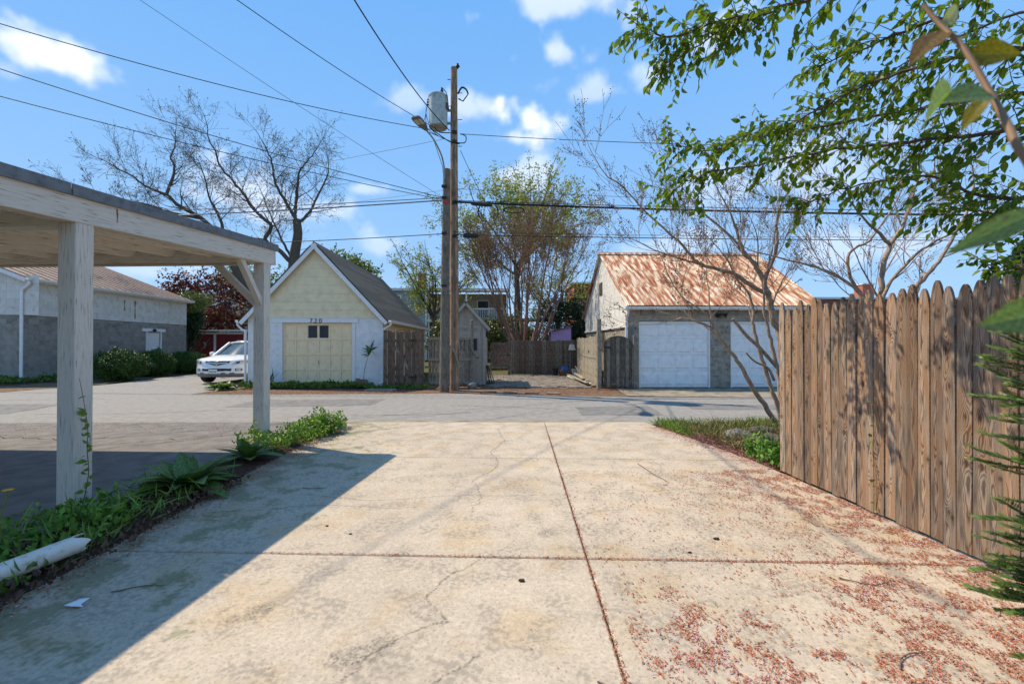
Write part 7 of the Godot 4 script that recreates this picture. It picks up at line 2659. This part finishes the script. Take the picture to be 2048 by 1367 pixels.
	var far := [
		[[[5.25, -0.05, -6.08], [5.28, 0.91, -6.08], [5.31, 1.68, -6.08], [5.34, 2.13, -6.07], [5.39, 2.53, -6.07], [5.49, 2.80, -6.07], [5.65, 3.05, -6.07], [5.79, 3.44, -6.06], [5.90, 3.87, -6.06]], 0.055, 0.012],
		[[[5.49, 2.80, -6.07], [5.25, 2.95, -5.98], [4.99, 3.08, -5.88], [4.67, 3.34, -5.79]], 0.028, 0.010],
		[[[5.6, -0.05, -6.17], [5.70, 0.90, -6.17], [5.81, 1.76, -6.16], [5.92, 2.19, -6.16], [6.16, 2.47, -6.15], [6.35, 2.75, -6.15], [6.67, 3.29, -6.14], [6.78, 3.76, -6.14]], 0.05, 0.012],
		[[[5.15, -0.05, -5.98], [5.21, 0.91, -5.98], [5.26, 1.75, -5.98], [5.34, 2.18, -5.97], [5.59, 2.57, -5.87], [5.84, 2.80, -5.76], [6.31, 3.05, -5.65]], 0.036, 0.010],
		[[[5.35, -0.05, -6.18], [5.31, 0.90, -6.18], [5.26, 1.69, -6.18], [5.17, 2.09, -6.18], [5.00, 2.37, -6.18], [4.99, 2.72, -6.18], [5.27, 2.90, -6.18], [5.49, 3.19, -6.17]], 0.036, 0.012],
		[[[5.32, -0.05, -6.27], [5.32, 1.33, -6.27], [5.23, 2.13, -6.28], [4.78, 2.51, -6.39], [4.33, 2.67, -6.50], [3.78, 2.85, -6.61]], 0.034, 0.008],
	]
	for q in far:
		limb(stems, q[0], q[1], q[2], 0.30, P4, tips, 0.55, 0.5, Vector3.UP * 0.5)
	part(t, "stems", stems, bark_myrtle)
	xs = []
	for k in tips:
		if rng.randf() < 0.2:
			xs.append(Transform3D(rand_basis(), k[0] + rand_dir() * 0.05))
	many(t, "seed_pods", pod.mesh(), plain(lin(0.05, 0.035, 0.025), 0.9), xs)
	make_cherry(bark_cherry)


# the leafy tree whose branches hang over the drive
func make_cherry(bark: Material) -> void:
	rng.seed = 471
	var t := thing("cherry_tree", "leafy cherry tree with fresh green branches hanging over the picket fence", "tree", Vector3.ZERO)
	var mb := MB.new()
	var crown := Vector3(4.75, 2.5, -2.1)
	var tl := smooth_line([Vector3(4.9, -0.1, -1.7), Vector3(4.85, 1.2, -1.85), crown], 5)
	mb.tube(tl, taper(tl.size(), 0.15, 0.10), 10)
	part(t, "trunk", mb, bark)
	mb = MB.new()
	var lines := [
		[[3.78, 2.85, -2.81], [3.44, 2.93, -3.12], [3.17, 3.01, -3.43], [2.79, 3.08, -3.73], [2.41, 3.08, -4.04], [1.94, 3.06, -4.25], [1.68, 2.90, -4.36]], [[3.65, 3.28, -2.71], [3.23, 3.38, -2.92], [2.91, 3.42, -3.23], [2.61, 3.34, -3.54], [2.40, 3.21, -3.74]],
		[[3.24, 3.79, -2.52], [2.79, 3.87, -2.83], [2.32, 3.95, -3.15], [2.04, 3.97, -3.35], [1.71, 3.92, -3.56], [1.41, 3.82, -3.77]], [[2.04, 3.97, -3.35], [1.74, 3.99, -3.46], [1.38, 3.94, -3.57], [1.14, 4.11, -3.67]],
		[[3.91, 2.46, -2.91], [3.66, 2.52, -3.21], [3.46, 2.78, -3.52], [3.09, 2.80, -3.83], [2.78, 2.70, -4.03]], [[4.17, 2.30, -3.10], [3.96, 2.45, -3.41], [3.79, 2.60, -3.71]],
		[[3.55, 3.79, -2.72], [3.26, 3.80, -3.12], [2.93, 3.79, -3.43], [2.68, 3.75, -3.64]], [[4.17, 3.25, -3.10], [3.79, 3.40, -3.51], [3.44, 3.49, -3.92], [2.92, 3.50, -4.23], [2.54, 3.52, -4.44], [2.13, 3.39, -4.45], [1.72, 3.47, -4.46]],
		[[4.39, 1.90, -3.30], [4.36, 2.07, -3.60], [4.42, 2.13, -3.90]], [[4.43, 3.99, -3.30], [3.97, 4.10, -3.81], [3.42, 3.83, -4.12]],
	]
	var leaves := []
	for k in lines.size():
		var a: Array = lines[k]
		if k != 3:
			a = [[crown.x, crown.y, crown.z]] + a
		var line := smooth_line(vecs(a), 6)
		for i in range(1, line.size() - 1):
			line[i] += rand_dir() * 0.012
		mb.tube(line, taper(line.size(), 0.019 if k != 3 else 0.010, 0.0035), 6)
		var first := 7 if k != 3 else 2
		var i := first
		while i < line.size():
			# side twigs, drooping, with alternate leaves
			for rep in (3 if i < line.size() - 2 else 4):
				var d := (line[i] - line[i - 1]).normalized()
				var sd := d.cross(rand_dir()).normalized()
				var cur := (d * rnd(0.5, 1.1) + sd + Vector3.UP * rnd(-0.25, 0.35)).normalized()
				var ln := rnd(0.16, 0.44)
				var p := line[i] + (line[i] - line[i - 1]) * rnd(-0.9, 0.0)
				var tw := PackedVector3Array([p])
				var n := int(ln / 0.038)
				for s in n:
					cur = (cur + rand_dir() * 0.14 + Vector3.DOWN * 0.05).normalized()
					p += cur * 0.038
					tw.push_back(p)
					var out := cur.cross(Vector3.UP).normalized() * (1.0 if s % 2 == 0 else -1.0)
					if rng.randf() < 0.84:
						var ld := (cur * rnd(0.2, 0.8) + out * rnd(0.4, 1.0) + Vector3.DOWN * rnd(0.35, 1.2) + rand_dir() * 0.3).normalized()
						leaves.append([p, ld, rnd(0.052, 0.096)])
				mb.tube(tw, taper(tw.size(), 0.0038, 0.0016), 4)
			i += 1
	part(t, "branches", mb, bark)
	var lf := leaf_mesh(0.27, 0.3, 0.3, 4)
	# the leaves that show largest are parts; the rest is the crown
	var eye := Vector3(0, 1.4, 0)
	leaves.sort_custom(func(a, b): return a[2] / eye.distance_to(a[0]) > b[2] / eye.distance_to(b[0]))
	var mats := []
	for c in [[0.20, 0.33, 0.04], [0.26, 0.41, 0.05], [0.15, 0.27, 0.035], [0.31, 0.47, 0.06], [0.38, 0.46, 0.07]]:
		var m := plain(lin(c[0], c[1], c[2]), 0.42)
		m.backlight_enabled = true
		m.backlight = Color(0.96, 1.0, 0.5)
		m.albedo_texture = M.leaf_tex
		mats.append(m)
	var xs := []
	var cols := []
	for k in leaves.size():
		var l: Array = leaves[k]
		var b := along(l[1], rnd(0, TAU)).scaled(Vector3.ONE * float(l[2]))
		if k < 290:
			part(t, "leaf", lf, mats[rng.randi() % 5], l[0], b)
		else:
			xs.append(Transform3D(b, l[0]))
			cols.append(tint(Color(0.17, 0.29, 0.035), Color(0.31, 0.45, 0.06)))
	var lm := leaf_mat(0.42, 0.85)
	lm.backlight = Color(0.96, 1.0, 0.5)
	lm.albedo_texture = M.leaf_tex
	var o := many(t, "crown", lf, lm, xs, cols)
	o.set_meta("kind", "stuff")


# ---------------------------------------------------------------- plants near the camera
func big_leaf(parent: Node3D, a: Vector3, b: Vector3, w: float, m: Material, roll := 0.0, droop := 0.2) -> void:
	var d := b - a
	part(parent, "leaf", leaf_mesh(w, 0.22, droop, 7), m, a, along(d, roll).scaled(Vector3.ONE * d.length()))


func make_near_plants() -> void:
	rng.seed = 501
	# rose-like shoot close to the lens
	var t := thing("rose_bush", "long leafy rose cane arching out from the picket fence over the driveway", "plant", Vector3.ZERO)
	var stem_m := plain(lin(0.22, 0.13, 0.07), 0.6)
	var mb := MB.new()
	var line := smooth_line(vecs([[3.03, -0.05, 0.20], [2.45, 0.55, 0.06], [1.60, 1.02, -0.20], [1.05, 1.26, -0.42], [0.80, 1.46, -0.54], [0.74, 1.66, -0.60], [0.76, 1.73, -0.64], [0.78, 1.80, -0.68], [0.78, 1.90, -0.72], [0.78, 1.97, -0.76], [0.77, 2.02, -0.78]]), 4)
	mb.tube(line, taper(line.size(), 0.008, 0.0035), 7)
	mb.tube(pts([Vector3(0.80, 1.46, -0.54), Vector3(0.77, 1.53, -0.56), Vector3(0.73, 1.58, -0.58)]), taper(3, 0.004, 0.0025), 6)
	mb.tube(pts([Vector3(0.95, 1.32, -0.46), Vector3(0.82, 1.38, -0.55), Vector3(0.74, 1.45, -0.58)]), taper(3, 0.004, 0.0025), 6)
	part(t, "stem", mb, stem_m)
	var gm := []
	for c in [[0.24, 0.37, 0.14], [0.28, 0.38, 0.12], [0.16, 0.26, 0.10], [0.33, 0.29, 0.05], [0.30, 0.19, 0.07], [0.40, 0.44, 0.28]]:
		var m := plain(lin(c[0], c[1], c[2]), 0.4)
		m.backlight_enabled = true
		m.backlight = Color(0.96, 1.0, 0.55)
		m.albedo_texture = M.leaf_tex
		gm.append(m)
	big_leaf(t, Vector3(0.78, 1.80, -0.68), Vector3(0.68, 1.785, -0.645), 0.24, gm[0], 0.5)
	big_leaf(t, Vector3(0.68, 1.785, -0.645), Vector3(0.575, 1.715, -0.615), 0.25, gm[0], 2.4)
	big_leaf(t, Vector3(0.78, 1.89, -0.72), Vector3(0.835, 1.87, -0.68), 0.3, gm[3], 0.4)
	big_leaf(t, Vector3(0.79, 1.96, -0.76), Vector3(0.70, 1.90, -0.73), 0.22, gm[4], 0.9)
	big_leaf(t, Vector3(0.78, 1.97, -0.76), Vector3(0.86, 2.03, -0.78), 0.16, gm[5], 0.3)
	big_leaf(t, Vector3(0.735, 1.585, -0.58), Vector3(0.575, 1.520, -0.55), 0.10, gm[0], 0.3, 0.05)
	big_leaf(t, Vector3(0.745, 1.445, -0.58), Vector3(0.625, 1.428, -0.55), 0.22, gm[0], 0.25, 0.1)
	big_leaf(t, Vector3(0.78, 1.80, -0.68), Vector3(0.76, 1.76, -0.715), 0.3, gm[3], 1.2)
	# yew at the frame's edge: sprays of flat needles
	rng.seed = 502
	t = thing("yew_shrub", "dark green yew shrub with needle sprays before the picket fence", "shrub", Vector3.ZERO)
	mb = MB.new()
	var xs := []
	var cols := []
	for k in 5:
		mb.tube(smooth_line([Vector3(3.0, -0.05, -1.7 + 0.05 * k), Vector3(2.62 + rnd(-0.05, 0.05), 0.45, -1.75 + 0.08 * k), Vector3(2.30 + rnd(-0.08, 0.08), 1.05 + 0.08 * k, -1.75 + 0.06 * k)], 4), taper(9, 0.014, 0.006), 6)
	for k in 120:
		var y: float
		if k < 22:
			y = [1.38, 1.30, 1.22, 1.26, 1.16, 0.96, 0.93, 0.88, 0.99, 0.86, 0.64, 0.60, 0.66, 0.44, 0.42, 0.40, 0.47, 0.36, 0.33, 1.33, 0.91, 0.41][k]
		else:
			y = [1.34, 1.2, 0.92, 0.62, 0.42, 0.36][k % 6] + rng.randfn(0.0, 0.07)
		var p := Vector3(2.30 + rnd(-0.04, 0.05), y + rnd(-0.05, 0.02), -1.72 + rnd(-0.12, 0.12))
		var reach := rnd(0.26, 0.40) if k < 22 else rnd(0.14, 0.34)
		var cur := Vector3(-1.0, rnd(-0.05, 0.35), rnd(-0.25, 0.25)).normalized()
		var tw := PackedVector3Array([p])
		var n := int(reach / 0.005)
		var flat_up := (Vector3.UP + rand_dir() * 0.4).normalized()
		for s in n:
			cur = (cur + rand_dir() * 0.03 + Vector3(0, 0.003, 0)).normalized()
			p += cur * 0.005
			if s % 4 == 0:
				tw.push_back(p)
			if s < 4:
				continue
			var side := cur.cross(flat_up).normalized()
			for sg in [-1.0, 1.0]:
				var d: Vector3 = (cur * 0.75 + side * sg + flat_up * rnd(0.0, 0.55)).normalized()
				var ln := 0.034 * rnd(0.8, 1.15) * (1.0 if s < n - 3 else 0.7)
				xs.append(Transform3D(along(d, rnd(-0.5, 0.5)).scaled(Vector3.ONE * ln), p))
				cols.append(tint(Color(0.022, 0.06, 0.014), Color(0.07, 0.125, 0.025)) if s < n - 12 else tint(Color(0.07, 0.13, 0.025), Color(0.14, 0.21, 0.04)))
		mb.tube(tw, taper(tw.size(), 0.003, 0.0015), 4)
	part(t, "branches", mb, M.bark)
	many(t, "needles", leaf_mesh(0.085, 0.1, 0.12, 3), leaf_mat(0.35, 0.3), xs, cols)
	make_weeds()
	make_litter()


# a rosette of broad leaves rising from the soil
func dock(label: String, at: Vector3, n: int, size: float, upright: float, sd: int) -> void:
	rng.seed = sd
	var t := thing("dock_plant", label, "plant", at)
	var gm := []
	for c in [[0.16, 0.28, 0.065], [0.21, 0.35, 0.08], [0.18, 0.30, 0.10], [0.26, 0.40, 0.09]]:
		var m := plain(lin(c[0], c[1], c[2]), 0.45)
		m.backlight_enabled = true
		m.backlight = Color(0.6, 0.68, 0.35)
		m.albedo_texture = M.leaf_tex
		gm.append(m)
	for k in n:
		var a := TAU * k * 0.382 + rnd(-0.2, 0.2)
		var e := lerpf(0.15, 1.25, pow(float(k) / n, 1.2)) * upright + rnd(-0.1, 0.15)
		var s := size * rnd(0.75, 1.2) * (1.0 - 0.25 * float(k) / n)
		var d := Vector3(cos(a) * cos(e), sin(e), sin(a) * cos(e))
		var y := d
		var z := (Vector3.UP - y * Vector3.UP.dot(y)).normalized()
		if z.length() < 0.2:
			z = Vector3(-cos(a), 0, -sin(a))
		var x := y.cross(z).normalized()
		part(t, "leaf", leaf_mesh(rnd(0.21, 0.27), 0.28, rnd(0.15, 0.5), 7), gm[rng.randi() % 4], Vector3(cos(a), 0.0, sin(a)) * 0.02, Basis(x, y, z).scaled(Vector3.ONE * s))


func ground_cover(called: String, label: String, region: Array, n: int, h: float, size: float, ca: Color, cb: Color, shape: ArrayMesh, sd: int) -> void:
	rng.seed = sd
	var xs := []
	var cols := []
	var poly := PackedVector2Array()
	var lo := Vector2(999, 999)
	var hi := -lo
	for p in region:
		poly.push_back(Vector2(p[0], p[1]))
		lo = lo.min(Vector2(p[0], p[1]))
		hi = hi.max(Vector2(p[0], p[1]))
	var nz := FastNoiseLite.new()
	nz.seed = sd
	nz.frequency = 1.6
	var tries := 0
	while xs.size() < n and tries < n * 8:
		tries += 1
		var p := Vector2(rnd(lo.x, hi.x), rnd(lo.y, hi.y))
		if not Geometry2D.is_point_in_polygon(p, poly):
			continue
		var q := nz.get_noise_2d(p.x, p.y)
		if q < rnd(-0.45, 0.05):
			continue
		var y := h * rng.randf() * (0.5 + maxf(q, 0.0) * 1.6)
		var d := Vector3(rnd(-1, 1), rnd(0.2, 1.2), rnd(-1, 1)).normalized()
		xs.append(Transform3D(along(d, rnd(0, TAU)).scaled(Vector3.ONE * size * rnd(0.6, 1.3)), Vector3(p.x, y + 0.02, p.y)))
		cols.append(tint(ca, cb))
	var o := many(self, numbered(called), shape, M.leaf, xs, cols)
	tag(o, label, "weeds", "", "stuff")


func make_weeds() -> void:
	var small := leaf_mesh(0.33, 0.25, 0.3, 3)
	var long := leaf_mesh(0.12, 0.2, 0.5, 4)
	var blade := leaf_mesh(0.035, 0.1, 0.45, 3)
	# leafy weeds in the bed, thickest round the carport posts
	ground_cover("weeds", "low leafy green weeds in the bed round the near carport post", [[-3.5, -1.2], [-2.85, -1.5], [-2.72, -2.6], [-2.78, -3.4], [-2.95, -3.75], [-3.45, -3.9], [-3.75, -3.4]], 2600, 0.17, 0.055, Color(0.075, 0.16, 0.022), Color(0.17, 0.31, 0.045), small, 511)
	ground_cover("weeds", "bright green creeping weeds between the far carport post and the alley", [[-3.55, -5.9], [-2.95, -5.6], [-2.68, -6.3], [-2.52, -7.3], [-2.75, -7.75], [-3.35, -7.6], [-3.55, -6.6]], 2600, 0.26, 0.045, Color(0.13, 0.24, 0.025), Color(0.26, 0.39, 0.05), small, 512)
	ground_cover("weeds", "grassy strands trailing through the bed beside the drive", [[-3.5, -0.8], [-2.7, -1.2], [-2.66, -2.8], [-2.72, -4.6], [-3.5, -4.9]], 700, 0.10, 0.16, Color(0.11, 0.19, 0.03), Color(0.24, 0.32, 0.07), blade, 513)
	ground_cover("grass_patch", "bright short grass on the alley side of the corner bed", [[2.78, -6.6], [2.66, -7.7], [6.2, -7.7], [6.2, -6.8], [3.6, -6.7]], 6500, 0.03, 0.13, Color(0.10, 0.19, 0.02), Color(0.20, 0.30, 0.04), blade, 514)
	ground_cover("dry_grass", "dry straw coloured tufts behind the corner bed stones", [[3.05, -5.7], [2.95, -7.1], [5.0, -7.2], [5.0, -5.4], [3.5, -5.5]], 3400, 0.10, 0.17, Color(0.24, 0.18, 0.07), Color(0.16, 0.17, 0.05), blade, 515)
	ground_cover("ground_ivy", "glossy green ground cover at the end of the picket fence", [[3.02, -4.85], [3.0, -5.4], [3.25, -5.75], [4.1, -5.7], [4.1, -4.85]], 1500, 0.22, 0.06, Color(0.07, 0.17, 0.02), Color(0.15, 0.29, 0.04), small, 516)
	ground_cover("weeds", "green weeds along the front of the cream garage door", [[-8.6, -14.3], [-4.4, -14.3], [-4.3, -15.2], [-8.6, -15.2]], 2400, 0.12, 0.10, Color(0.05, 0.11, 0.015), Color(0.14, 0.22, 0.035), small, 517)
	ground_cover("weeds", "low green weeds along the foot of the block garage", [[-24, -15.4], [-17.4, -15.9], [-16.6, -18.5], [-16.6, -24.5], [-17.9, -24.5], [-17.9, -16.9], [-24, -16.8]], 4200, 0.20, 0.12, Color(0.04, 0.10, 0.012), Color(0.12, 0.20, 0.03), small, 518)
	ground_cover("weeds", "sparse green sprigs in the verge before the dark gate", [[-4.3, -13.9], [-2.3, -14.0], [-2.4, -14.5], [-4.3, -14.5]], 500, 0.08, 0.09, Color(0.05, 0.12, 0.02), Color(0.12, 0.2, 0.03), small, 519)
	# larger plants
	dock("broad leaved dock plant spreading between the two carport posts", Vector3(-2.98, 0.07, -4.25), 34, 0.46, 0.8, 521)
	dock("upright pointed leaved weed just before the far carport post", Vector3(-3.02, 0.05, -5.35), 20, 0.36, 1.1, 522)
	dock("tall leafy weed topping the bright green clump by the alley", Vector3(-2.85, 0.10, -7.05), 18, 0.34, 1.2, 523)
	dock("small weed rosette at the foot of the far carport post", Vector3(-3.15, 0.04, -5.75), 12, 0.20, 0.9, 524)
	dock("pale variegated clump at the front corner of the cream garage", Vector3(-8.75, 0.02, -14.2), 30, 0.42, 0.8, 525)
	dock("second pale clump at the corner of the cream garage", Vector3(-9.2, 0.02, -14.35), 24, 0.36, 0.8, 526)
	rng.seed = 527
	var ir := thing("iris_clump", "upright blue green blades beside the cream garage door", "plant", Vector3(-7.75, 0, -14.75))
	for k in 26:
		var d := Vector3(rnd(-0.45, 0.45), 1, rnd(-0.3, 0.3)).normalized()
		part(ir, "leaf", leaf_mesh(0.045, 0.1, rnd(0.1, 0.3), 4), plain(lin(0.04 + rnd(0, 0.03), 0.095, 0.045), 0.5), Vector3(rnd(-0.2, 0.2), 0, rnd(-0.1, 0.1)), along(d, rnd(0, TAU)).scaled(Vector3.ONE * rnd(0.4, 0.68)))
	# thin sapling by the downspout
	var sa := thing("sapling", "thin leaning sapling with a leafy top before the white block wall", "plant", Vector3(-4.62, 0, -14.85))
	var mb := MB.new()
	var sl := smooth_line([Vector3(0, 0, 0), Vector3(0.03, 0.5, 0.02), Vector3(0.14, 0.95, 0.02), Vector3(0.24, 1.25, 0.0)], 4)
	mb.tube(sl, taper(sl.size(), 0.011, 0.005), 5)
	part(sa, "stem", mb, M.bark)
	for k in 22:
		var p := sl[sl.size() - 1 - (k % 4)]
		part(sa, "leaf", long, plain(lin(0.07, 0.13, 0.05), 0.5), p, along(Vector3(rnd(-1, 1), rnd(-0.2, 0.7), rnd(-0.5, 0.5)), rnd(0, TAU)).scaled(Vector3.ONE * rnd(0.2, 0.34)))
	# dandelion: bare stalk, yellow head
	rng.seed = 528
	for q in [[Vector3(-3.27, 0.03, -2.97), 0.42, true, "single yellow dandelion on a tall stalk among the weeds"], [Vector3(-3.18, 0.03, -2.85), 0.24, false, "closed dandelion stalk standing in the weeds"], [Vector3(-3.24, 0.03, -2.78), 0.22, false, "shorter closed dandelion stalk standing in the weeds"]]:
		var da := thing("dandelion", q[3], "flower", q[0])
		var st := MB.new()
		var dl := smooth_line([Vector3.ZERO, Vector3(0.0, q[1] * 0.5, 0.01), Vector3(0.035, q[1], 0)], 4)
		st.tube(dl, taper(dl.size(), 0.0045, 0.004), 6)
		part(da, "stalk", st, plain(lin(0.16, 0.20, 0.05), 0.5))
		var hd := MB.new()
		if q[2]:
			for k in 46:
				var a := TAU * k * 0.382
				var r := 0.024 * sqrt((k + 1) / 46.0)
				hd.box(Vector3(cos(a) * r, 0.006 - r * 0.1, sin(a) * r), Vector3(0.012, 0.003, 0.005), Basis(Vector3.UP, -a) * Basis(Vector3.BACK, -0.15))
			part(da, "flower_head", hd, plain(lin(0.72, 0.42, 0.01), 0.6), dl[dl.size() - 1])
		else:
			hd.lathe([Vector2(0, 0), Vector2(0.009, 0.006), Vector2(0.007, 0.022), Vector2(0, 0.03)], 8)
			part(da, "bud", hd, plain(lin(0.14, 0.17, 0.05), 0.6), dl[dl.size() - 1])
	# ivy climbing the near post
	rng.seed = 529
	var iv := thing("ivy_vine", "thin green vine climbing the near carport post", "vine", Vector3(-3.54, 0, -3.84))
	var vm := MB.new()
	var vl := smooth_line([Vector3(0.02, 0.0, 0.06), Vector3(0.05, 0.3, 0.03), Vector3(0.03, 0.52, 0.02), Vector3(0.06, 0.7, 0.05), Vector3(0.0, 0.92, 0.02), Vector3(-0.03, 1.12, 0.03)], 5)
	vm.tube(vl, taper(vl.size(), 0.004, 0.0018), 5)
	part(iv, "stem", vm, plain(lin(0.14, 0.10, 0.05), 0.7))
	for k in 44:
		var i := int(pow(rng.randf(), 1.4) * (vl.size() - 4))
		var m := plain(lin(rnd(0.05, 0.11), rnd(0.11, 0.19), 0.02), 0.5)
		m.backlight_enabled = true
		m.backlight = Color(0.6, 0.65, 0.3)
		part(iv, "leaf", small, m, vl[i] + rand_dir() * 0.02, along(Vector3(rnd(-1, 1), rnd(-0.5, 0.5), rnd(0.0, 1)), rnd(0, TAU)).scaled(Vector3.ONE * rnd(0.035, 0.075)))
	# a sprig growing up the pickets
	var fv := thing("fence_vine", "thin vine sprig growing up the picket fence", "vine", Vector3(3.08, 0, -3.56))
	var fm := MB.new()
	var fl := smooth_line([Vector3(0.0, 0.0, 0.0), Vector3(-0.015, 0.3, 0.03), Vector3(-0.01, 0.55, -0.02), Vector3(-0.015, 0.78, 0.03), Vector3(-0.01, 0.95, -0.04)], 5)
	fm.tube(fl, taper(fl.size(), 0.0025, 0.0012), 4)
	part(fv, "stem", fm, plain(lin(0.13, 0.10, 0.05), 0.7))
	for k in 18:
		part(fv, "leaf", small, plain(lin(0.14, 0.24, 0.03), 0.5), fl[(k * fl.size()) / 18] + Vector3(-0.01, 0, 0), along(Vector3(-0.6, rnd(-0.5, 0.6), rnd(-1, 1)), rnd(0, TAU)).scaled(Vector3.ONE * rnd(0.025, 0.055)))
	# dry bramble before the arched gate
	var bt := thing("dry_bramble", "bare dry bramble stems against the arched gate", "plant", Vector3(3.95, 0, -13.9))
	var bm := MB.new()
	rng.seed = 530
	var tips := []
	for k in 7:
		grow(bm, Vector3(rnd(-0.1, 0.1), 0, 0), Vector3(rnd(-0.9, 0.7), 1.0, rnd(-0.1, 0.4)).normalized(), 0.28, 0.006, 0, pm(4, 0.22, -0.04, 0.6, 0.0025, 2, [1, 2], 0.3, [0.4, 0.9], [0.6, 0.9]), tips)
	part(bt, "stems", bm, M.grey_wood_b)


# ---------------------------------------------------------------- fallen bud scales and petals
func make_litter() -> void:
	rng.seed = 601
	var mb := MB.new()
	mb.tri(Vector3(-0.5, 0.0, -0.16), Vector3(-0.35, 0.12, 0.2), Vector3(0.5, 0.05, 0.03))
	mb.tri(Vector3(-0.5, 0.0, -0.16), Vector3(0.5, 0.05, 0.03), Vector3(-0.05, 0.2, -0.2))
	var bit := mb.mesh()
	var m := plain(Color.WHITE, 0.85)
	m.vertex_color_use_as_albedo = true
	var nz := FastNoiseLite.new()
	nz.seed = 8
	nz.frequency = 1.1
	nz.fractal_octaves = 3
	var xs := []
	var cols := []
	var put := func(x: float, z: float, s: float, pink: float, y := 0.002) -> void:
		xs.append(Transform3D(Basis(Vector3.UP, rnd(0, TAU)) * Basis(Vector3.RIGHT, rnd(-0.5, 0.5)).scaled(Vector3.ONE * s), Vector3(x, y + 0.004 * rng.randf(), z)))
		if rng.randf() < pink:
			cols.append(Color(0.62, 0.36, 0.38) * rnd(0.7, 1.15))
		else:
			cols.append(tint(Color(0.34, 0.10, 0.055), Color(0.50, 0.21, 0.11)))
	# drifts against the fence and across the near right of the drive
	var k := 0
	while k < 190000:
		var x := rnd(0.62, 3.1)
		var z := rnd(-4.9, 0.2)
		var q := nz.get_noise_2d(x * 0.9, z * 0.9)
		var q2 := nz.get_noise_2d(x * 4.0 + 50.0, z * 4.0)
		var w := 0.03 + (2.6 * exp(-(3.1 - x) * 2.2) + 2.0 * smoothstep(-2.45, -1.85, z + q * 0.6 + q2 * 0.3) * smoothstep(0.5, 1.2, x + q2 * 0.3)) * clampf(0.55 + q2 * 2.2 + q * 0.8, 0.04, 1.3)
		k += 1
		if rng.randf() < w * 0.75:
			put.call(x, z, 0.006 + 0.016 * pow(rng.randf(), 2.0), 0.08 + 0.4 * maxf(q, 0.0))
	# thin scatter on the whole drive
	for i in 2400:
		var x := rnd(-0.4, 3.0)
		var z := rnd(-6.5, 0.0)
		if rng.randf() < clampf((x + 0.5) * 0.35, 0.02, 1.0):
			put.call(x, z, rnd(0.007, 0.016), 0.03)
	# lines of it caught in the joints
	for i in 1700:
		var z := -pow(rng.randf(), 1.3) * 7.0
		put.call(joint_x(z) + rng.randfn(0.0, 0.009), z, rnd(0.008, 0.018), 0.05)
	for i in 1500:
		var x := lerpf(-2.6, 2.9, sqrt(rng.randf()))
		put.call(x, -2.92 + x * 0.06 + rng.randfn(0.0, 0.010), rnd(0.008, 0.018), 0.03)
	# strips along both beds
	for i in 6500:
		var z := rnd(-7.5, -4.9)
		var e := lerpf(3.02, 2.66, (-4.9 - z) / 2.6)
		var off := rng.randfn(0.12, 0.16)
		put.call(e + off, z, rnd(0.010, 0.022), 0.45, 0.003 + 0.10 * smoothstep(0.0, 0.4, off))
	for i in 5200:
		var z := rnd(-7.6, -1.4)
		put.call(-2.70 + rng.randfn(0.0, 0.11), z, rnd(0.010, 0.024), 0.30)
	for i in 1400:
		put.call(rnd(-9.0, -3.3), -7.6 + rng.randfn(0.0, 0.35), rnd(0.012, 0.025), 0.08)
	for i in 2600:
		put.call(rnd(-8.8, -1.0), -13.2 + rng.randfn(0.0, 0.35), rnd(0.015, 0.04), 0.10)
	for i in 2200:
		put.call(rnd(0.0, 4.0), -13.3 + rng.randfn(0.0, 0.4), rnd(0.015, 0.04), 0.05)
	var o := many(self, numbered("petal_litter"), bit, m, xs, cols)
	tag(o, "scattered red brown bud scales and pink petals over the driveway", "litter", "", "stuff")
	# dead leaves in the bed
	xs = []
	cols = []
	for i in 2200:
		xs.append(Transform3D(Basis(Vector3.UP, rnd(0, TAU)) * Basis(Vector3.RIGHT, rnd(-0.6, 0.6)).scaled(Vector3.ONE * rnd(0.015, 0.045)), Vector3(rnd(-3.3, -2.55) , rnd(0.03, 0.07), rnd(-4.6, -0.8))))
		cols.append(tint(Color(0.07, 0.04, 0.028), Color(0.16, 0.095, 0.06)))
	o = many(self, numbered("dead_leaves"), leaf_mesh(0.4, 0.5, 0.6, 3), m, xs, cols)
	tag(o, "damp brown dead leaves lying in the bed under the weeds", "leaves", "", "stuff")


# ---------------------------------------------------------------- build
func _ready() -> void:
	setup_view()
	make_materials()
	make_ground()
	make_carport()
	make_cream_garage()
	make_block_garage()
	make_rusty_garage()
	make_sheds()
	make_houses()
	make_picket_fence()
	make_fences()
	make_poles()
	make_wires()
	make_suv()
	make_yard()
	make_clutter()
	make_trees()
	make_near_plants()
